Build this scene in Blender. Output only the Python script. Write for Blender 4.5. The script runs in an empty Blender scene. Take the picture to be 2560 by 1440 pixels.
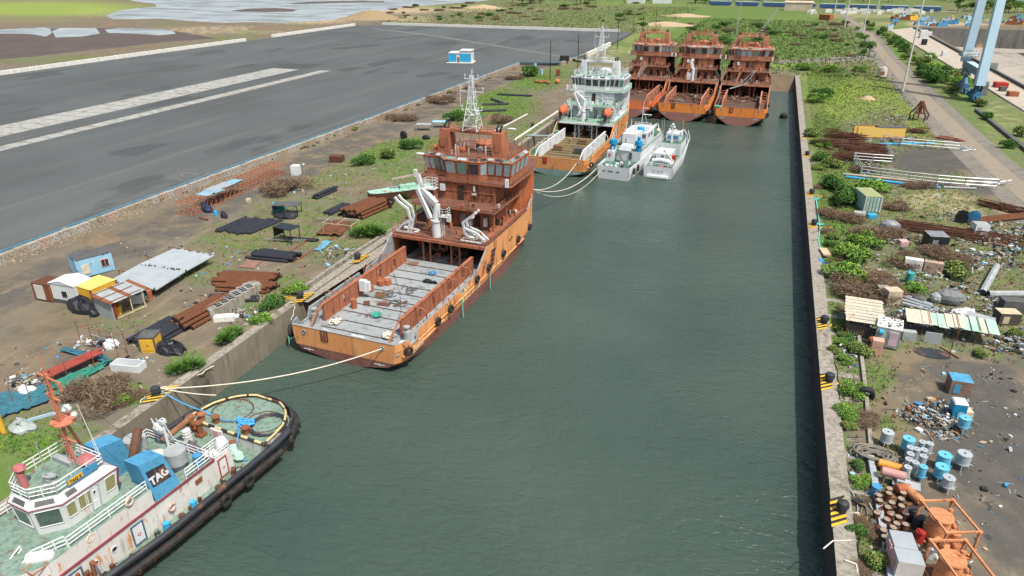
import bpy, math, random
import numpy as np
from mathutils import Vector, Matrix
random.seed(7)
R = math.radians
scene = bpy.context.scene
col = scene.collection

# ---------------------------------------------------------------- camera
FPX, PX0, PY0 = 1750.0, 1280.0, 720.0       # focal length in pixels of the 2560 px wide photograph
PITCH, YAW, CAMZ = R(25.24), R(20.02), 44.0
FW = Vector((-math.sin(YAW)*math.cos(PITCH), math.cos(YAW)*math.cos(PITCH), -math.sin(PITCH)))
RT = Vector((math.cos(YAW), math.sin(YAW), 0))
UP = RT.cross(FW)
cd = bpy.data.cameras.new('camera')
cam = bpy.data.objects.new('camera', cd); col.objects.link(cam)
cd.sensor_width = 36; cd.lens = FPX/2560*36; cd.clip_end = 6000; cd.clip_start = .5
cam.matrix_world = Matrix(((RT.x, UP.x, -FW.x, 0), (RT.y, UP.y, -FW.y, 0), (RT.z, UP.z, -FW.z, CAMZ), (0, 0, 0, 1)))
scene.camera = cam

# ---------------------------------------------------------------- sky and sun
SUN_EL, SUN_DIR = R(61), Vector((.86, -.51, 0)).normalized()
w = bpy.data.worlds.new('World'); scene.world = w; w.use_nodes = True
nt = w.node_tree; nt.nodes.clear()
sky = nt.nodes.new('ShaderNodeTexSky'); sky.sky_type = 'NISHITA'; sky.sun_disc = False
sky.sun_elevation = SUN_EL; sky.sun_rotation = math.atan2(SUN_DIR.x, SUN_DIR.y)
sky.air_density = 1.3; sky.dust_density = 5.0; sky.ozone_density = 1.5
bg = nt.nodes.new('ShaderNodeBackground'); bg.inputs['Strength'].default_value = .125
wo = nt.nodes.new('ShaderNodeOutputWorld')
nt.links.new(sky.outputs[0], bg.inputs['Color']); nt.links.new(bg.outputs[0], wo.inputs['Surface'])
sd = bpy.data.lights.new('sun', 'SUN'); sd.energy = 4.2; sd.angle = R(1.5); sd.color = (1, .93, .82)
sun = bpy.data.objects.new('sun', sd); col.objects.link(sun)
sv = Vector((SUN_DIR.x*math.cos(SUN_EL), SUN_DIR.y*math.cos(SUN_EL), math.sin(SUN_EL)))
sun.rotation_euler = sv.to_track_quat('Z', 'Y').to_euler(); sun.location = (100, -60, 150)
scene.view_settings.view_transform = 'Standard'; scene.view_settings.look = 'None'
scene.view_settings.exposure = 0.24; scene.view_settings.gamma = 1

# ---------------------------------------------------------------- photograph pixel -> point of the place
def at(px, py, z=0.0):
    d = FW*FPX + RT*(px-PX0) - UP*(py-PY0)
    t = (z-CAMZ)/d.z
    return Vector((d.x*t, d.y*t, z))
def mpp(p):                                   # metres that one photograph pixel covers at a point
    return (Vector(p)-Vector((0, 0, CAMZ))).dot(FW)/FPX
def topz(px, py, x, y):                       # height over (x, y) seen at row py
    lo, hi = -5.0, 60.0
    for _ in range(40):
        m = (lo+hi)/2; v = Vector((x, y, m-CAMZ)); r = PY0-FPX*v.dot(UP)/v.dot(FW)
        if r > py: lo = m
        else: hi = m
    return lo
WZ = -4.0                                     # water level, quay is 0

# ---------------------------------------------------------------- mesh builder
def rz2(x, y, a):
    c, s = math.cos(a), math.sin(a); return x*c-y*s, x*s+y*c
class MB:
    def __init__(s): s.v = []; s.f = []; s.m = []
    def face(s, pts, mi=0):
        i = len(s.v); s.v += [tuple(p) for p in pts]; s.f.append(tuple(range(i, i+len(pts)))); s.m.append(mi)
    def add(s, vs, fs, mi=0):
        i = len(s.v); s.v += [tuple(p) for p in vs]
        for f in fs: s.f.append(tuple(i+k for k in f)); s.m.append(mi)
    def box(s, cx, cy, cz, sx, sy, sz, rz=0, mi=0, tp=1.0, mt=None):     # cz = bottom; tp = top taper
        vs = []
        for z, k in ((cz, 1), (cz+sz, tp)):
            for a, b in ((-1, -1), (1, -1), (1, 1), (-1, 1)):
                x, y = rz2(a*sx/2*k, b*sy/2*k, rz); vs.append((cx+x, cy+y, z))
        s.add(vs, [(3, 2, 1, 0), (0, 1, 5, 4), (1, 2, 6, 5), (2, 3, 7, 6), (3, 0, 4, 7)], mi)
        s.add(vs[4:], [(0, 1, 2, 3)], mi if mt is None else mt)
    def prism(s, poly, z0, z1, mi=0, mt=None, bottom=True):
        n = len(poly)
        vs = [(p[0], p[1], z0) for p in poly]+[(p[0], p[1], z1) for p in poly]
        s.add(vs, [(k, (k+1) % n, n+(k+1) % n, n+k) for k in range(n)], mi)
        s.add(vs[n:], [tuple(range(n))], mi if mt is None else mt)
        if bottom: s.add(vs[:n], [tuple(reversed(range(n)))], mi)
    def cyl(s, p0, p1, r0, r1=None, n=8, mi=0, cap=True, mc=None):
        p0, p1 = Vector(p0), Vector(p1); r1 = r0 if r1 is None else r1
        d = (p1-p0); d = d.normalized() if d.length > 1e-6 else Vector((0, 0, 1))
        a = d.cross(Vector((0, 0, 1)) if abs(d.z) < .9 else Vector((1, 0, 0))).normalized(); b = d.cross(a)
        vs = []
        for p, r in ((p0, r0), (p1, r1)):
            for k in range(n):
                t = 2*math.pi*k/n; vs.append(p+a*(r*math.cos(t))+b*(r*math.sin(t)))
        s.add(vs, [(k, n+k, n+(k+1) % n, (k+1) % n) for k in range(n)], mi)
        if cap: s.add(vs, [tuple(range(n)), tuple(reversed(range(n, 2*n)))], mi if mc is None else mc)
    def tube(s, pts, r, n=5, mi=0, closed=False):
        pts = [Vector(p) for p in pts]; m = len(pts); vs = []; a0 = None
        for i, p in enumerate(pts):
            if closed: d = pts[(i+1) % m]-pts[i-1]
            else: d = pts[min(i+1, m-1)]-pts[max(i-1, 0)]
            d = d.normalized() if d.length > 1e-7 else Vector((0, 0, 1))
            if a0 is None: a0 = d.cross(Vector((0, 0, 1)) if abs(d.z) < .9 else Vector((1, 0, 0)))
            a = a0-d*a0.dot(d); a = a.normalized() if a.length > 1e-6 else d.orthogonal().normalized(); a0 = a; b = d.cross(a)
            for k in range(n):
                t = 2*math.pi*k/n; vs.append(p+a*(r*math.cos(t))+b*(r*math.sin(t)))
        q = m if closed else m-1
        s.add(vs, [(i*n+k, ((i+1) % m)*n+k, ((i+1) % m)*n+(k+1) % n, i*n+(k+1) % n) for i in range(q) for k in range(n)], mi)
        if not closed: s.add(vs, [tuple(range(n)), tuple(reversed(range((m-1)*n, m*n)))], mi)
    def beam(s, p0, p1, wd, ht=None, mi=0):    # square bar
        p0, p1 = Vector(p0), Vector(p1); ht = ht or wd; d = (p1-p0).normalized()
        a = d.cross(Vector((0, 0, 1)) if abs(d.z) < .9 else Vector((0, 1, 0))).normalized(); b = a.cross(d)
        vs = [p+a*(i*wd/2)+b*(j*ht/2) for p in (p0, p1) for i, j in ((-1, -1), (1, -1), (1, 1), (-1, 1))]
        s.add(vs, [(0, 1, 2, 3), (7, 6, 5, 4), (4, 5, 1, 0), (5, 6, 2, 1), (6, 7, 3, 2), (7, 4, 0, 3)], mi)
    def torus(s, c, ax, R0, r, n=16, k=6, mi=0):
        c, ax = Vector(c), Vector(ax).normalized(); a = ax.orthogonal().normalized(); b = ax.cross(a)
        s.tube([c+a*(R0*math.cos(2*math.pi*i/n))+b*(R0*math.sin(2*math.pi*i/n)) for i in range(n)], r, k, mi, True)
    def ball(s, c, r, n=8, mi=0, jit=0, zmin=-1):
        rx, ry, rz = (r, r, r) if not hasattr(r, '__len__') else r; vs = []; h = n//2
        for i in range(h+1):
            ph = math.pi*i/h
            for k in range(n):
                t = 2*math.pi*k/n; q = 1+random.uniform(-jit, jit)
                z = max(math.cos(ph), zmin)
                vs.append((c[0]+rx*q*math.sin(ph)*math.cos(t), c[1]+ry*q*math.sin(ph)*math.sin(t), c[2]+rz*z*q))
        s.add(vs, [(i*n+k, (i+1)*n+k, (i+1)*n+(k+1) % n, i*n+(k+1) % n) for i in range(h) for k in range(n)], mi)
    def rail(s, pts, h=1.05, nb=3, sp=1.6, r=.035, mi=0, closed=False):
        pts = [Vector(p) for p in pts]
        if closed: pts = pts+[pts[0]]
        for j in range(nb):
            z = h*(j+1)/nb
            for a, b in zip(pts, pts[1:]): s.cyl(a+Vector((0, 0, z)), b+Vector((0, 0, z)), r, n=4, mi=mi, cap=False)
        for a, b in zip(pts, pts[1:]):
            m = max(1, round((b-a).length/sp))
            for i in range(m+1):
                p = a.lerp(b, i/m); s.cyl(p, p+Vector((0, 0, h)), r*1.15, n=4, mi=mi, cap=False)
    def ladder(s, p0, p1, wd=.45, side=(1, 0, 0), r=.03, step=.35, mi=0):
        p0, p1, sd_ = Vector(p0), Vector(p1), Vector(side)*wd/2
        for q in (-1, 1): s.cyl(p0+sd_*q, p1+sd_*q, r, n=4, mi=mi)
        m = max(2, int((p1-p0).length/step))
        for i in range(1, m): p = p0.lerp(p1, i/m); s.cyl(p-sd_, p+sd_, r*.8, n=4, mi=mi)
    def tyre(s, c, ax, R0=.5, wd=.34, mi=0, n=16):
        c, ax = Vector(c), Vector(ax).normalized(); a = ax.orthogonal().normalized(); b = ax.cross(a)
        prof = [(.55, -.42), (.8, -.5), (.97, -.42), (1.0, 0), (.97, .42), (.8, .5), (.55, .42), (.6, 0)]; k = len(prof); vs = []
        for i in range(n):
            t = 2*math.pi*i/n; d = a*math.cos(t)+b*math.sin(t)
            for q, h in prof: vs.append(c+d*(R0*q)+ax*(wd*h))
        s.add(vs, [(i*k+j, ((i+1) % n)*k+j, ((i+1) % n)*k+(j+1) % k, i*k+(j+1) % k) for i in range(n) for j in range(k)], mi)
    def build(s, name, mats, parent=None, smooth=False, loc=None, rz=None, kind=None):
        me = bpy.data.meshes.new(name); me.from_pydata(s.v, [], s.f)
        for m in (mats if isinstance(mats, (list, tuple)) else [mats]): me.materials.append(m)
        if any(s.m): me.polygons.foreach_set('material_index', s.m)
        if smooth: me.polygons.foreach_set('use_smooth', [True]*len(s.f)); 
        me.update()
        if smooth and smooth != 'all':
            try: me.set_sharp_from_angle(angle=R(38))
            except Exception: pass
        o = bpy.data.objects.new(name, me); col.objects.link(o)
        if parent is not None: o.parent = parent
        if loc is not None: o.location = loc
        if rz is not None: o.rotation_euler = (0, 0, rz)
        if kind: o['kind'] = kind
        return o
def tag(o, label, cat, group=None):
    o['label'] = label; o['category'] = cat
    if group: o['group'] = group
    return o
def thing(name, label, cat, loc=(0, 0, 0), rz=0, group=None):
    o = bpy.data.objects.new(name, None); o.empty_display_size = .3; col.objects.link(o)
    o.location = loc; o.rotation_euler = (0, 0, rz)
    return tag(o, label, cat, group)
def dup(root, loc, rz=0, label=None, group=None, scale=None):
    r = root.copy(); col.objects.link(r); r.location = loc; r.rotation_euler = (0, 0, rz)
    if label: r['label'] = label
    if group: r['group'] = group
    if scale is not None: r.scale = (scale,)*3 if not hasattr(scale, '__len__') else scale
    for ch in list(root.children):
        c = ch.copy(); col.objects.link(c); c.parent = r
        for g in list(ch.children):
            d = g.copy(); col.objects.link(d); d.parent = c
    return r

# ---------------------------------------------------------------- materials
_mc = {}
def pm(name, c1, c2=None, rough=.7, sc=.6, mix=.5, rust=0, rc=(.16, .06, .025), rs=.8, streak=False, bump=0, metal=0, alpha=None, dirt=0, world=True, spec=.3):
    if name in _mc: return _mc[name]
    m = bpy.data.materials.new(name); m.use_nodes = True; t = m.node_tree; N, L = t.nodes, t.links
    b = N['Principled BSDF']; b.inputs['Roughness'].default_value = rough; b.inputs['Metallic'].default_value = metal
    b.inputs['Specular IOR Level'].default_value = spec
    m.diffuse_color = (*c1, 1)
    if world: g = N.new('ShaderNodeNewGeometry'); pos = g.outputs['Position']
    else: g = N.new('ShaderNodeTexCoord'); pos = g.outputs['Object']
    def noise(scale, det=4, zs=1.0, rgh=.6):
        mp = N.new('ShaderNodeMapping'); mp.inputs['Scale'].default_value = (scale, scale, scale*zs); L.new(pos, mp.inputs[0])
        n = N.new('ShaderNodeTexNoise'); n.inputs['Scale'].default_value = 1; n.inputs['Detail'].default_value = det; n.inputs['Roughness'].default_value = rgh
        L.new(mp.outputs[0], n.inputs['Vector']); return n.outputs['Fac']
    def ramp(src, a, bb):
        r = N.new('ShaderNodeMapRange'); r.inputs[1].default_value = a; r.inputs[2].default_value = bb; L.new(src, r.inputs[0]); return r.outputs[0]
    def mixc(fac, A, B):
        x = N.new('ShaderNodeMix'); x.data_type = 'RGBA'
        if isinstance(fac, (int, float)): x.inputs[0].default_value = fac
        else: L.new(fac, x.inputs[0])
        for i, q in ((6, A), (7, B)):
            if isinstance(q, tuple): x.inputs[i].default_value = (*q, 1)
            else: L.new(q, x.inputs[i])
        return x.outputs[2]
    c = c1
    c2 = c2 or tuple(v*.72 for v in c1)
    n1 = noise(sc, 5)
    c = mixc(ramp(n1, .5-mix*.3, .5+mix*.3), c1, c2)
    if dirt:
        c = mixc(ramp(noise(sc*5, 4, .15 if streak else 1), .62-dirt*.22, .75), c, tuple(v*.45+.012 for v in c1))
    if rust:
        nr = noise(rs, 7, .22 if streak else 1, .68); thr = .68-rust*.3
        nr2 = noise(rs*.3, 2, 1)
        ad = N.new('ShaderNodeMath'); ad.operation = 'MULTIPLY_ADD'; L.new(nr2, ad.inputs[0]); ad.inputs[1].default_value = .35; L.new(nr, ad.inputs[2])
        c = mixc(ramp(ad.outputs[0], thr+.17, thr+.25), c, mixc(ramp(noise(rs*3), .35, .65), rc, tuple(v*2.0+.01 for v in rc)))
    L.new(c, b.inputs['Base Color'])
    if bump:
        bp = N.new('ShaderNodeBump'); bp.inputs['Strength'].default_value = bump; bp.inputs['Distance'].default_value = .05
        L.new(noise(sc*8, 4), bp.inputs['Height']); L.new(bp.outputs[0], b.inputs['Normal'])
    if alpha is not None: b.inputs['Alpha'].default_value = alpha
    _mc[name] = m; return m
ORANGE = pm('orange_hull', (.70, .34, .14), (.60, .25, .10), .55, .25, .8, rust=.3, rs=.5, streak=True, dirt=.5)
MAROON = pm('maroon_bottom', (.17, .07, .058), (.24, .12, .10), .7, .35, .9, rust=.35, rs=.5, dirt=.5)
TEALB = pm('teal_bottom', (.12, .2, .2), (.2, .28, .26), .7, .3, .9, rust=.45, rs=.25, rc=(.17, .06, .02))
REDOX = pm('red_oxide', (.40, .155, .085), (.27, .095, .052), .8, .5, 1, rust=.42, rs=1.1, streak=True, rc=(.085, .032, .018), dirt=.5)
REDOXD = pm('red_oxide_deck', (.19, .085, .058), (.12, .06, .045), .85, .5, .9, rust=.5, rs=.6, rc=(.06, .03, .02), dirt=.5)
RAILR = pm('rusty_rail', (.2, .075, .045), (.3, .11, .06), .8, 2)
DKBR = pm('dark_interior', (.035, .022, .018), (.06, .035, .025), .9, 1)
GREYDK = pm('grey_deck', (.22, .25, .27), (.30, .33, .34), .75, .2, 1, rust=.33, rs=.28, rc=(.10, .055, .04), dirt=.5)
TIMBER = pm('timber_deck', (.30, .25, .12), (.20, .17, .09), .85, .5, 1, rust=.3, rs=.5, rc=(.08, .05, .03), dirt=.6)
WHITE = pm('white_paint', (.62, .64, .64), (.50, .53, .54), .45, .3, .7, rust=.14, rs=.6, streak=True, rc=(.28, .12, .04))
WHITEC = pm('clean_white', (.64, .67, .69), (.54, .58, .61), .4, .3)
WRUST = pm('white_rusty', (.66, .66, .64), (.54, .53, .50), .5, .5, .8, rust=.36, rs=1.3, streak=True, rc=(.34, .15, .045), dirt=.35)
GRND = pm('green_deck', (.09, .24, .15), (.16, .32, .22), .7, .4, .9, dirt=.4)
DGRN = pm('dark_green_deck', (.05, .12, .095), (.08, .16, .12), .7, .5)
TUGDK = pm('tug_deck', (.15, .235, .19), (.20, .285, .24), .75, .4, .9, rust=.36, rs=.9, rc=(.09, .06, .04), dirt=.8)
BLACK = pm('black_rubber', (.018, .018, .02), (.035, .035, .035), .8, 2)
BLACKP = pm('black_paint', (.02, .024, .03), (.045, .05, .06), .5, .4, .8, rust=.34, rs=.6, rc=(.12, .055, .03))
RUST = pm('rust', (.15, .06, .03), (.24, .095, .045), .9, 1.2, 1)
RUSTD = pm('dark_rust', (.075, .036, .024), (.13, .055, .032), .9, 1.5, 1)
RUSTO = pm('orange_rust', (.38, .14, .065), (.26, .085, .045), .85, 1.2, 1)
GALV = pm('galvanised', (.36, .41, .44), (.45, .5, .53), .4, .5, .8, metal=.3)
GREYP = pm('grey_paint', (.34, .37, .38), (.25, .28, .29), .6, 1)
DGREY = pm('dark_grey', (.07, .075, .08), (.11, .11, .11), .7, 1)
BLUEP = pm('blue_paint', (.05, .22, .42), (.07, .27, .48), .5, .5, .8, dirt=.4)
LBLUE = pm('light_blue', (.22, .45, .62), (.30, .53, .68), .6, .6, .8, rust=.3, rs=1.2, rc=(.15, .08, .05))
SKYB = pm('bright_blue', (.03, .30, .58), (.05, .38, .66), .5, 1)
CRBLUE = pm('crane_blue', (.42, .60, .75), (.48, .66, .79), .4, .1)
YELL = pm('yellow_paint', (.68, .42, .04), (.58, .34, .04), .6, .6, .8, rust=.25, rs=1.1, rc=(.10, .05, .03))
YELP = pm('pale_yellow', (.72, .52, .16), (.66, .44, .12), .6, .3, .8, rust=.12, rs=1)
HAZY = pm('hazard_yellow', (.72, .45, .03), (.6, .36, .03), .7, 1.5, dirt=.5)
REDP = pm('red_paint', (.45, .03, .025), (.32, .03, .025), .5, 1)
PINK = pm('pink_paint', (.62, .38, .38), (.55, .32, .33), .6, 1)
PEACH = pm('machine_orange', (.58, .26, .125), (.46, .185, .085), .7, .8, 1, rust=.34, rs=1.8, dirt=.5)
TEAL = pm('teal_paint', (.04, .26, .26), (.06, .34, .32), .6, 1)
AQUA = pm('aqua_rope', (.10, .42, .36), (.14, .5, .42), .8, 2)
ROPEW = pm('white_rope', (.66, .63, .54), (.52, .5, .42), .85, 3)
ROPEB = pm('blue_rope', (.05, .30, .62), (.08, .38, .7), .8, 3)
CABLE = pm('grey_cable', (.13, .12, .10), (.2, .19, .16), .8, 2)
CONC = pm('concrete', (.23, .215, .185), (.34, .315, .27), .9, .45, 1, rust=.42, rs=.5, rc=(.10, .09, .065), dirt=.8, streak=True, bump=.4)
CONCD = pm('concrete_wall', (.26, .235, .185), (.135, .12, .09), .95, .3, 1, rust=.5, rs=.22, rc=(.07, .062, .048), streak=True, dirt=.7, bump=.5)
BLOCKC = pm('block_concrete', (.36, .31, .24), (.30, .26, .20), .9, .25, 1, dirt=.8, rust=.3, rc=(.12, .09, .06))
BLOCKP = pm('block_pink', (.38, .28, .23), (.42, .33, .26), .9, .4, 1, dirt=.8, rust=.3, rc=(.12, .09, .06))
WBLOCK = pm('white_block', (.72, .73, .70), (.6, .6, .56), .85, .4, 1, dirt=.5)
SHEETW = pm('roof_sheet', (.56, .52, .42), (.46, .42, .34), .75, .5, 1, rust=.2, rs=.6, rc=(.3, .2, .1), dirt=.4)
SHEETG = pm('green_sheet', (.26, .44, .37), (.4, .52, .45), .6, .6)
WOOD = pm('wood', (.24, .15, .08), (.17, .11, .065), .9, 2, 1)
GLASSL = pm('pane_pale', (.36, .47, .52), (.26, .36, .40), .12, 1.2, 1, spec=.8)
GLASST = pm('pane_teal', (.10, .22, .2), (.18, .33, .3), .12, 1.2, 1, spec=.8)
GLASSD = pm('pane_dark', (.02, .035, .04), (.05, .07, .075), .1, 1.5, 1, spec=.8)
MAT_TANG = pm('tan_ochre', (.30, .23, .14), (.23, .17, .10), .95, .7, 1, bump=.5)
# ================================================================ THE SETTING
def XL(y): return -58.1-.010*(y-50)
def XR(y): return 10.1-.010*(y-58)
DEND = 320.0
# --- ground material driven by per-vertex ground cover (grass, soot, sand, lawn)
def ground_mat():
    m = bpy.data.materials.new('earth'); m.use_nodes = True; t = m.node_tree; N, L = t.nodes, t.links
    b = N['Principled BSDF']; b.inputs['Roughness'].default_value = .95; b.inputs['Specular IOR Level'].default_value = .1
    g = N.new('ShaderNodeNewGeometry'); at_ = N.new('ShaderNodeAttribute'); at_.attribute_name = 'cover'
    sp = N.new('ShaderNodeSeparateColor'); L.new(at_.outputs['Color'], sp.inputs[0])
    def noise(s, det=6, sy=1.0, r=.62):
        mp = N.new('ShaderNodeMapping'); mp.inputs['Scale'].default_value = (s, s*sy, s); L.new(g.outputs['Position'], mp.inputs[0])
        n = N.new('ShaderNodeTexNoise'); n.inputs['Scale'].default_value = 1; n.inputs['Detail'].default_value = det; n.inputs['Roughness'].default_value = r
        L.new(mp.outputs[0], n.inputs['Vector']); return n.outputs['Fac']
    def mr(src, a, c, lo=0., hi=1.):
        r = N.new('ShaderNodeMapRange'); r.inputs[1].default_value = a; r.inputs[2].default_value = c; r.inputs[3].default_value = lo; r.inputs[4].default_value = hi
        L.new(src, r.inputs[0]); return r.outputs[0]
    def mixc(f, A, B):
        x = N.new('ShaderNodeMix'); x.data_type = 'RGBA'; L.new(f, x.inputs[0])
        for i, q in ((6, A), (7, B)):
            if isinstance(q, tuple): x.inputs[i].default_value = (*q, 1)
            else: L.new(q, x.inputs[i])
        return x.outputs[2]
    def thr(ch, n, w=.14, k=1.0):             # noise-broken mask from a cover amount
        a = N.new('ShaderNodeMath'); a.operation = 'MULTIPLY_ADD'; L.new(n, a.inputs[0]); a.inputs[1].default_value = 2.3; L.new(ch, a.inputs[2])
        return mr(a.outputs[0], 1.62-w, 1.65+w, 0, k)
    big, mid, fine, vf = noise(.045, 4), noise(.22, 6), noise(1.3, 6), noise(5.0, 4)
    c = mixc(mr(mid, .35, .65), (.190, .152, .104), (.115, .096, .068))
    c = mixc(mr(big, .42, .6), c, (.145, .13, .105))
    c = mixc(mr(noise(.5, 7, .2), .54, .7, 0, .55), c, (.27, .225, .16))
    c = mixc(mr(vf, .58, .75, 0, .5), c, (.06, .05, .04))
    sand = mixc(mr(fine, .3, .7), (.42, .335, .225), (.30, .235, .155))
    c = mixc(thr(sp.outputs['Blue'], mid, .18), c, sand)
    soot = mixc(mr(mid, .3, .7), (.055, .056, .058), (.105, .098, .088))
    soot = mixc(mr(fine, .6, .72, 0, .5), soot, (.16, .15, .13))
    c = mixc(thr(sp.outputs['Green'], mid, .22, .95), c, soot)
    gr = mixc(mr(mid, .3, .7), (.060, .150, .022), (.105, .185, .035))
    gr = mixc(mr(fine, .5, .68), gr, (.150, .150, .060))
    gr = mixc(mr(vf, .55, .7, 0, .6), gr, (.040, .075, .020))
    c = mixc(thr(sp.outputs['Red'], noise(.45, 9, 1, .78), .26, .85), c, gr)
    lawn = mixc(mr(fine, .35, .65), (.26, .36, .055), (.17, .27, .04))
    lawn = mixc(mr(vf, .5, .72, 0, .7), lawn, (.20, .17, .09))
    c = mixc(thr(at_.outputs['Alpha'], noise(.35, 9, 1, .78), .3, .85), c, lawn)
    L.new(c, b.inputs['Base Color'])
    bp = N.new('ShaderNodeBump'); bp.inputs['Strength'].default_value = .8; bp.inputs['Distance'].default_value = .25
    a = N.new('ShaderNodeMath'); a.operation = 'MULTIPLY_ADD'; L.new(fine, a.inputs[0]); a.inputs[1].default_value = .6; L.new(mid, a.inputs[2])
    L.new(a.outputs[0], bp.inputs['Height']); L.new(bp.outputs[0], b.inputs['Normal'])
    return m
EARTH = ground_mat()
# ground cover patches, measured on the photograph: centre, half-axes, amount
GRASS = [(80,1160,190,130,.75),(320,985,70,32,.7),(470,905,60,38,.45),(630,775,60,55,.5),(720,720,60,45,.5),(300,800,110,40,.28),(420,790,80,30,.25),
 (500,680,110,36,.45),(590,605,120,36,.45),(660,560,60,25,.5),(720,530,130,50,.34),(800,520,120,40,.42),(760,590,130,36,.42),(850,625,120,45,.42),(940,560,90,50,.62),
 (980,520,90,40,.6),(820,440,120,40,.42),(900,395,110,38,.5),(960,385,90,36,.75),(1000,430,90,30,.6),(1045,362,80,22,.7),(1230,262,115,48,.9),(1180,300,90,25,.5),
 (1330,200,80,30,.8),(1390,180,60,22,.6),(1420,170,60,12,.4),(1250,300,70,18,.3),(1350,330,120,35,.5),(1120,370,90,25,.35),(880,320,50,8,.4),(1160,210,30,8,.3),
 (200,775,70,14,.3),(480,560,100,18,.35),(560,650,60,14,.3),(1500,150,120,20,.35),
 (2070,220,90,60,.7),(2060,330,60,70,.75),(2110,450,110,60,.75),(2100,520,100,50,.8),(2090,600,70,80,.8),(2110,720,60,60,.5),(2085,900,30,260,.6),(2120,1000,60,70,.7),
 (2105,1250,24,200,.75),(2170,940,80,60,.5),(2200,850,120,40,.3),(2330,800,120,40,.3),(2300,650,120,60,.45),(2250,700,80,40,.4),(2210,1190,50,120,.4),(2170,1380,60,90,.55),
 (2360,570,90,50,.35),(2210,400,60,20,.5),(2420,630,100,60,.45),(2540,600,60,60,.4),(2480,870,80,30,.4),(2200,1060,80,30,.4),(2560,1020,60,30,.3),
 (1840,110,340,62,.9),(1820,45,340,40,.75),(1500,45,260,34,.5),(1250,48,260,22,.4),(1330,30,260,20,.35),(2000,160,80,24,.6),(1990,120,120,40,.8),(960,78,80,8,.35),
 (2250,110,30,90,.75),(2330,170,50,60,.75),(2420,230,60,70,.6),(2450,300,60,50,.55),(2520,380,50,50,.5),(2560,330,60,60,.4),(2200,70,50,20,.5),(2500,330,70,50,.35),
 (2150,400,60,30,.4),(2380,360,40,20,.5),(100,110,300,16,.25),(230,150,330,14,.45),(150,190,300,12,.4),(620,80,60,8,.35),(560,95,120,10,.3),(40,150,90,12,.3),
 (420,60,60,12,.3),(1000,60,60,10,.4),(700,60,100,10,.2),(1900,6,800,12,.6),(2000,60,100,12,.5)]
SOOT = [(2330,640,170,60,.35),(2380,820,170,60,.45),(2250,770,90,40,.4),(2470,600,80,60,.4),(2130,880,60,60,.35),(2090,1150,50,160,.3),(150,930,220,70,.3),(600,800,120,40,.3),(860,640,90,36,.35),(2440,990,150,110,.72),(2500,1130,190,160,.9),(2540,1330,120,160,.65),(2440,900,220,36,.45),(2330,402,125,38,.9),(2450,468,90,26,.55),(2330,1230,100,80,.45),
 (2230,1260,80,90,.45),(2540,500,50,20,.5),(2500,640,90,50,.3),(1560,62,30,5,.3),(2100,1100,40,60,.2),(2330,960,140,50,.35),(30,230,60,20,.3),(2480,1420,90,60,.5),(60,105,260,8,.3)]
SAND = [(1640,58,60,26,.85),(1605,100,50,20,.8),(1560,125,50,12,.6),(1000,22,130,14,.7),(1180,20,80,10,.7),(1400,22,130,6,.4),(2330,500,140,26,.6),(2420,520,140,20,.55),(2180,245,50,14,.5),
 (560,75,200,12,.45),(760,50,140,12,.6),(1030,48,60,10,.6),(2200,395,40,12,.2),(240,30,90,14,.35),(2430,545,80,10,.4),(1250,150,60,8,.35),(2300,60,260,6,.7),(2140,40,160,7,.6),
 (2530,800,60,30,.5),(2420,250,30,50,.2),(2500,300,60,60,.4),(2060,150,110,8,.45),(480,80,60,14,.4),(1500,140,60,8,.4),(2300,745,40,10,.3),(2540,745,50,12,.5)]
LAWN = [(2150,235,130,44,.75),(2110,270,80,36,.6),(2260,270,40,36,.55),(2290,320,40,36,.45),(2050,190,50,26,.5),(2340,380,40,30,.35),(1640,108,26,8,.5),(1680,120,110,9,.45),(1620,10,340,8,.25),
 (1960,50,60,8,.2),(100,22,300,22,.7),(60,50,180,9,.3),(2540,15,120,9,.5),(2440,50,120,6,.4),(1960,165,70,10,.5),(2380,190,60,60,.3),(2520,330,60,80,.2)]
def cover(P):                                 # P: n x 2 ground points
    fw, rt, up = (np.array(q) for q in (FW, RT, UP))
    V = np.c_[P, np.full(len(P), -CAMZ)]; k = np.maximum(V@fw, 1.0)
    px, py = PX0+FPX*(V@rt)/k, PY0-FPX*(V@up)/k
    out = np.zeros((len(P), 4), np.float32)
    for ch, lst in enumerate((GRASS, SOOT, SAND, LAWN)):
        for x, y, a, b_, v in lst:
            d = np.sqrt(((px-x)/a)**2+((py-y)/b_)**2)
            out[:, ch] = np.maximum(out[:, ch], v*np.clip((1.35-d)/.8, 0, 1))
    X, Y = P[:, 0], P[:, 1]
    out[:, 0] = np.maximum(out[:, 0], np.where((X > 10) & (X < 43) & (Y > 88), .36, 0))
    out[:, 0] = np.maximum(out[:, 0], np.where((X > 56) & (X < 76), .46, 0))
    out[:, 0] = np.maximum(out[:, 0], np.where((Y > 650), .42, 0))
    out[:, 0] = np.where((px < -40) | (px > 2600), .45, out[:, 0])
    # gravel track along the yard wall
    c = -101.5+2.2*np.sin(Y*.02); d = np.abs(X-c)
    out[:, 1] = np.maximum(out[:, 1], np.where(Y < 330, .46*np.clip((8.5-d)/3.5, 0, 1), 0))
    out[:, 0] = np.where((d < 6.5) & (Y < 330), 0, out[:, 0])
    out[:, :3] += .0
    out[:, 0] *= np.where((X < -59) & (Y < 320) & (Y > 60), .84, 1)
    out[:, 0] *= 1-np.clip(out[:, 1]*1.5-.35, 0, .85); out[:, 3] *= 1-np.clip(out[:, 1]*1.6-.3, 0, 1)
    out[:, 3] = np.where(out[:, 3] == 0, -.2, out[:, 3]); out[:, 2] = np.where(out[:, 2] == 0, -.2, out[:, 2])
    out[:, 0] = np.where(out[:, 0] > .05, out[:, 0]*1.12+.03, out[:, 0]); out[:, 1] *= 1.08
    return out
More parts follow.
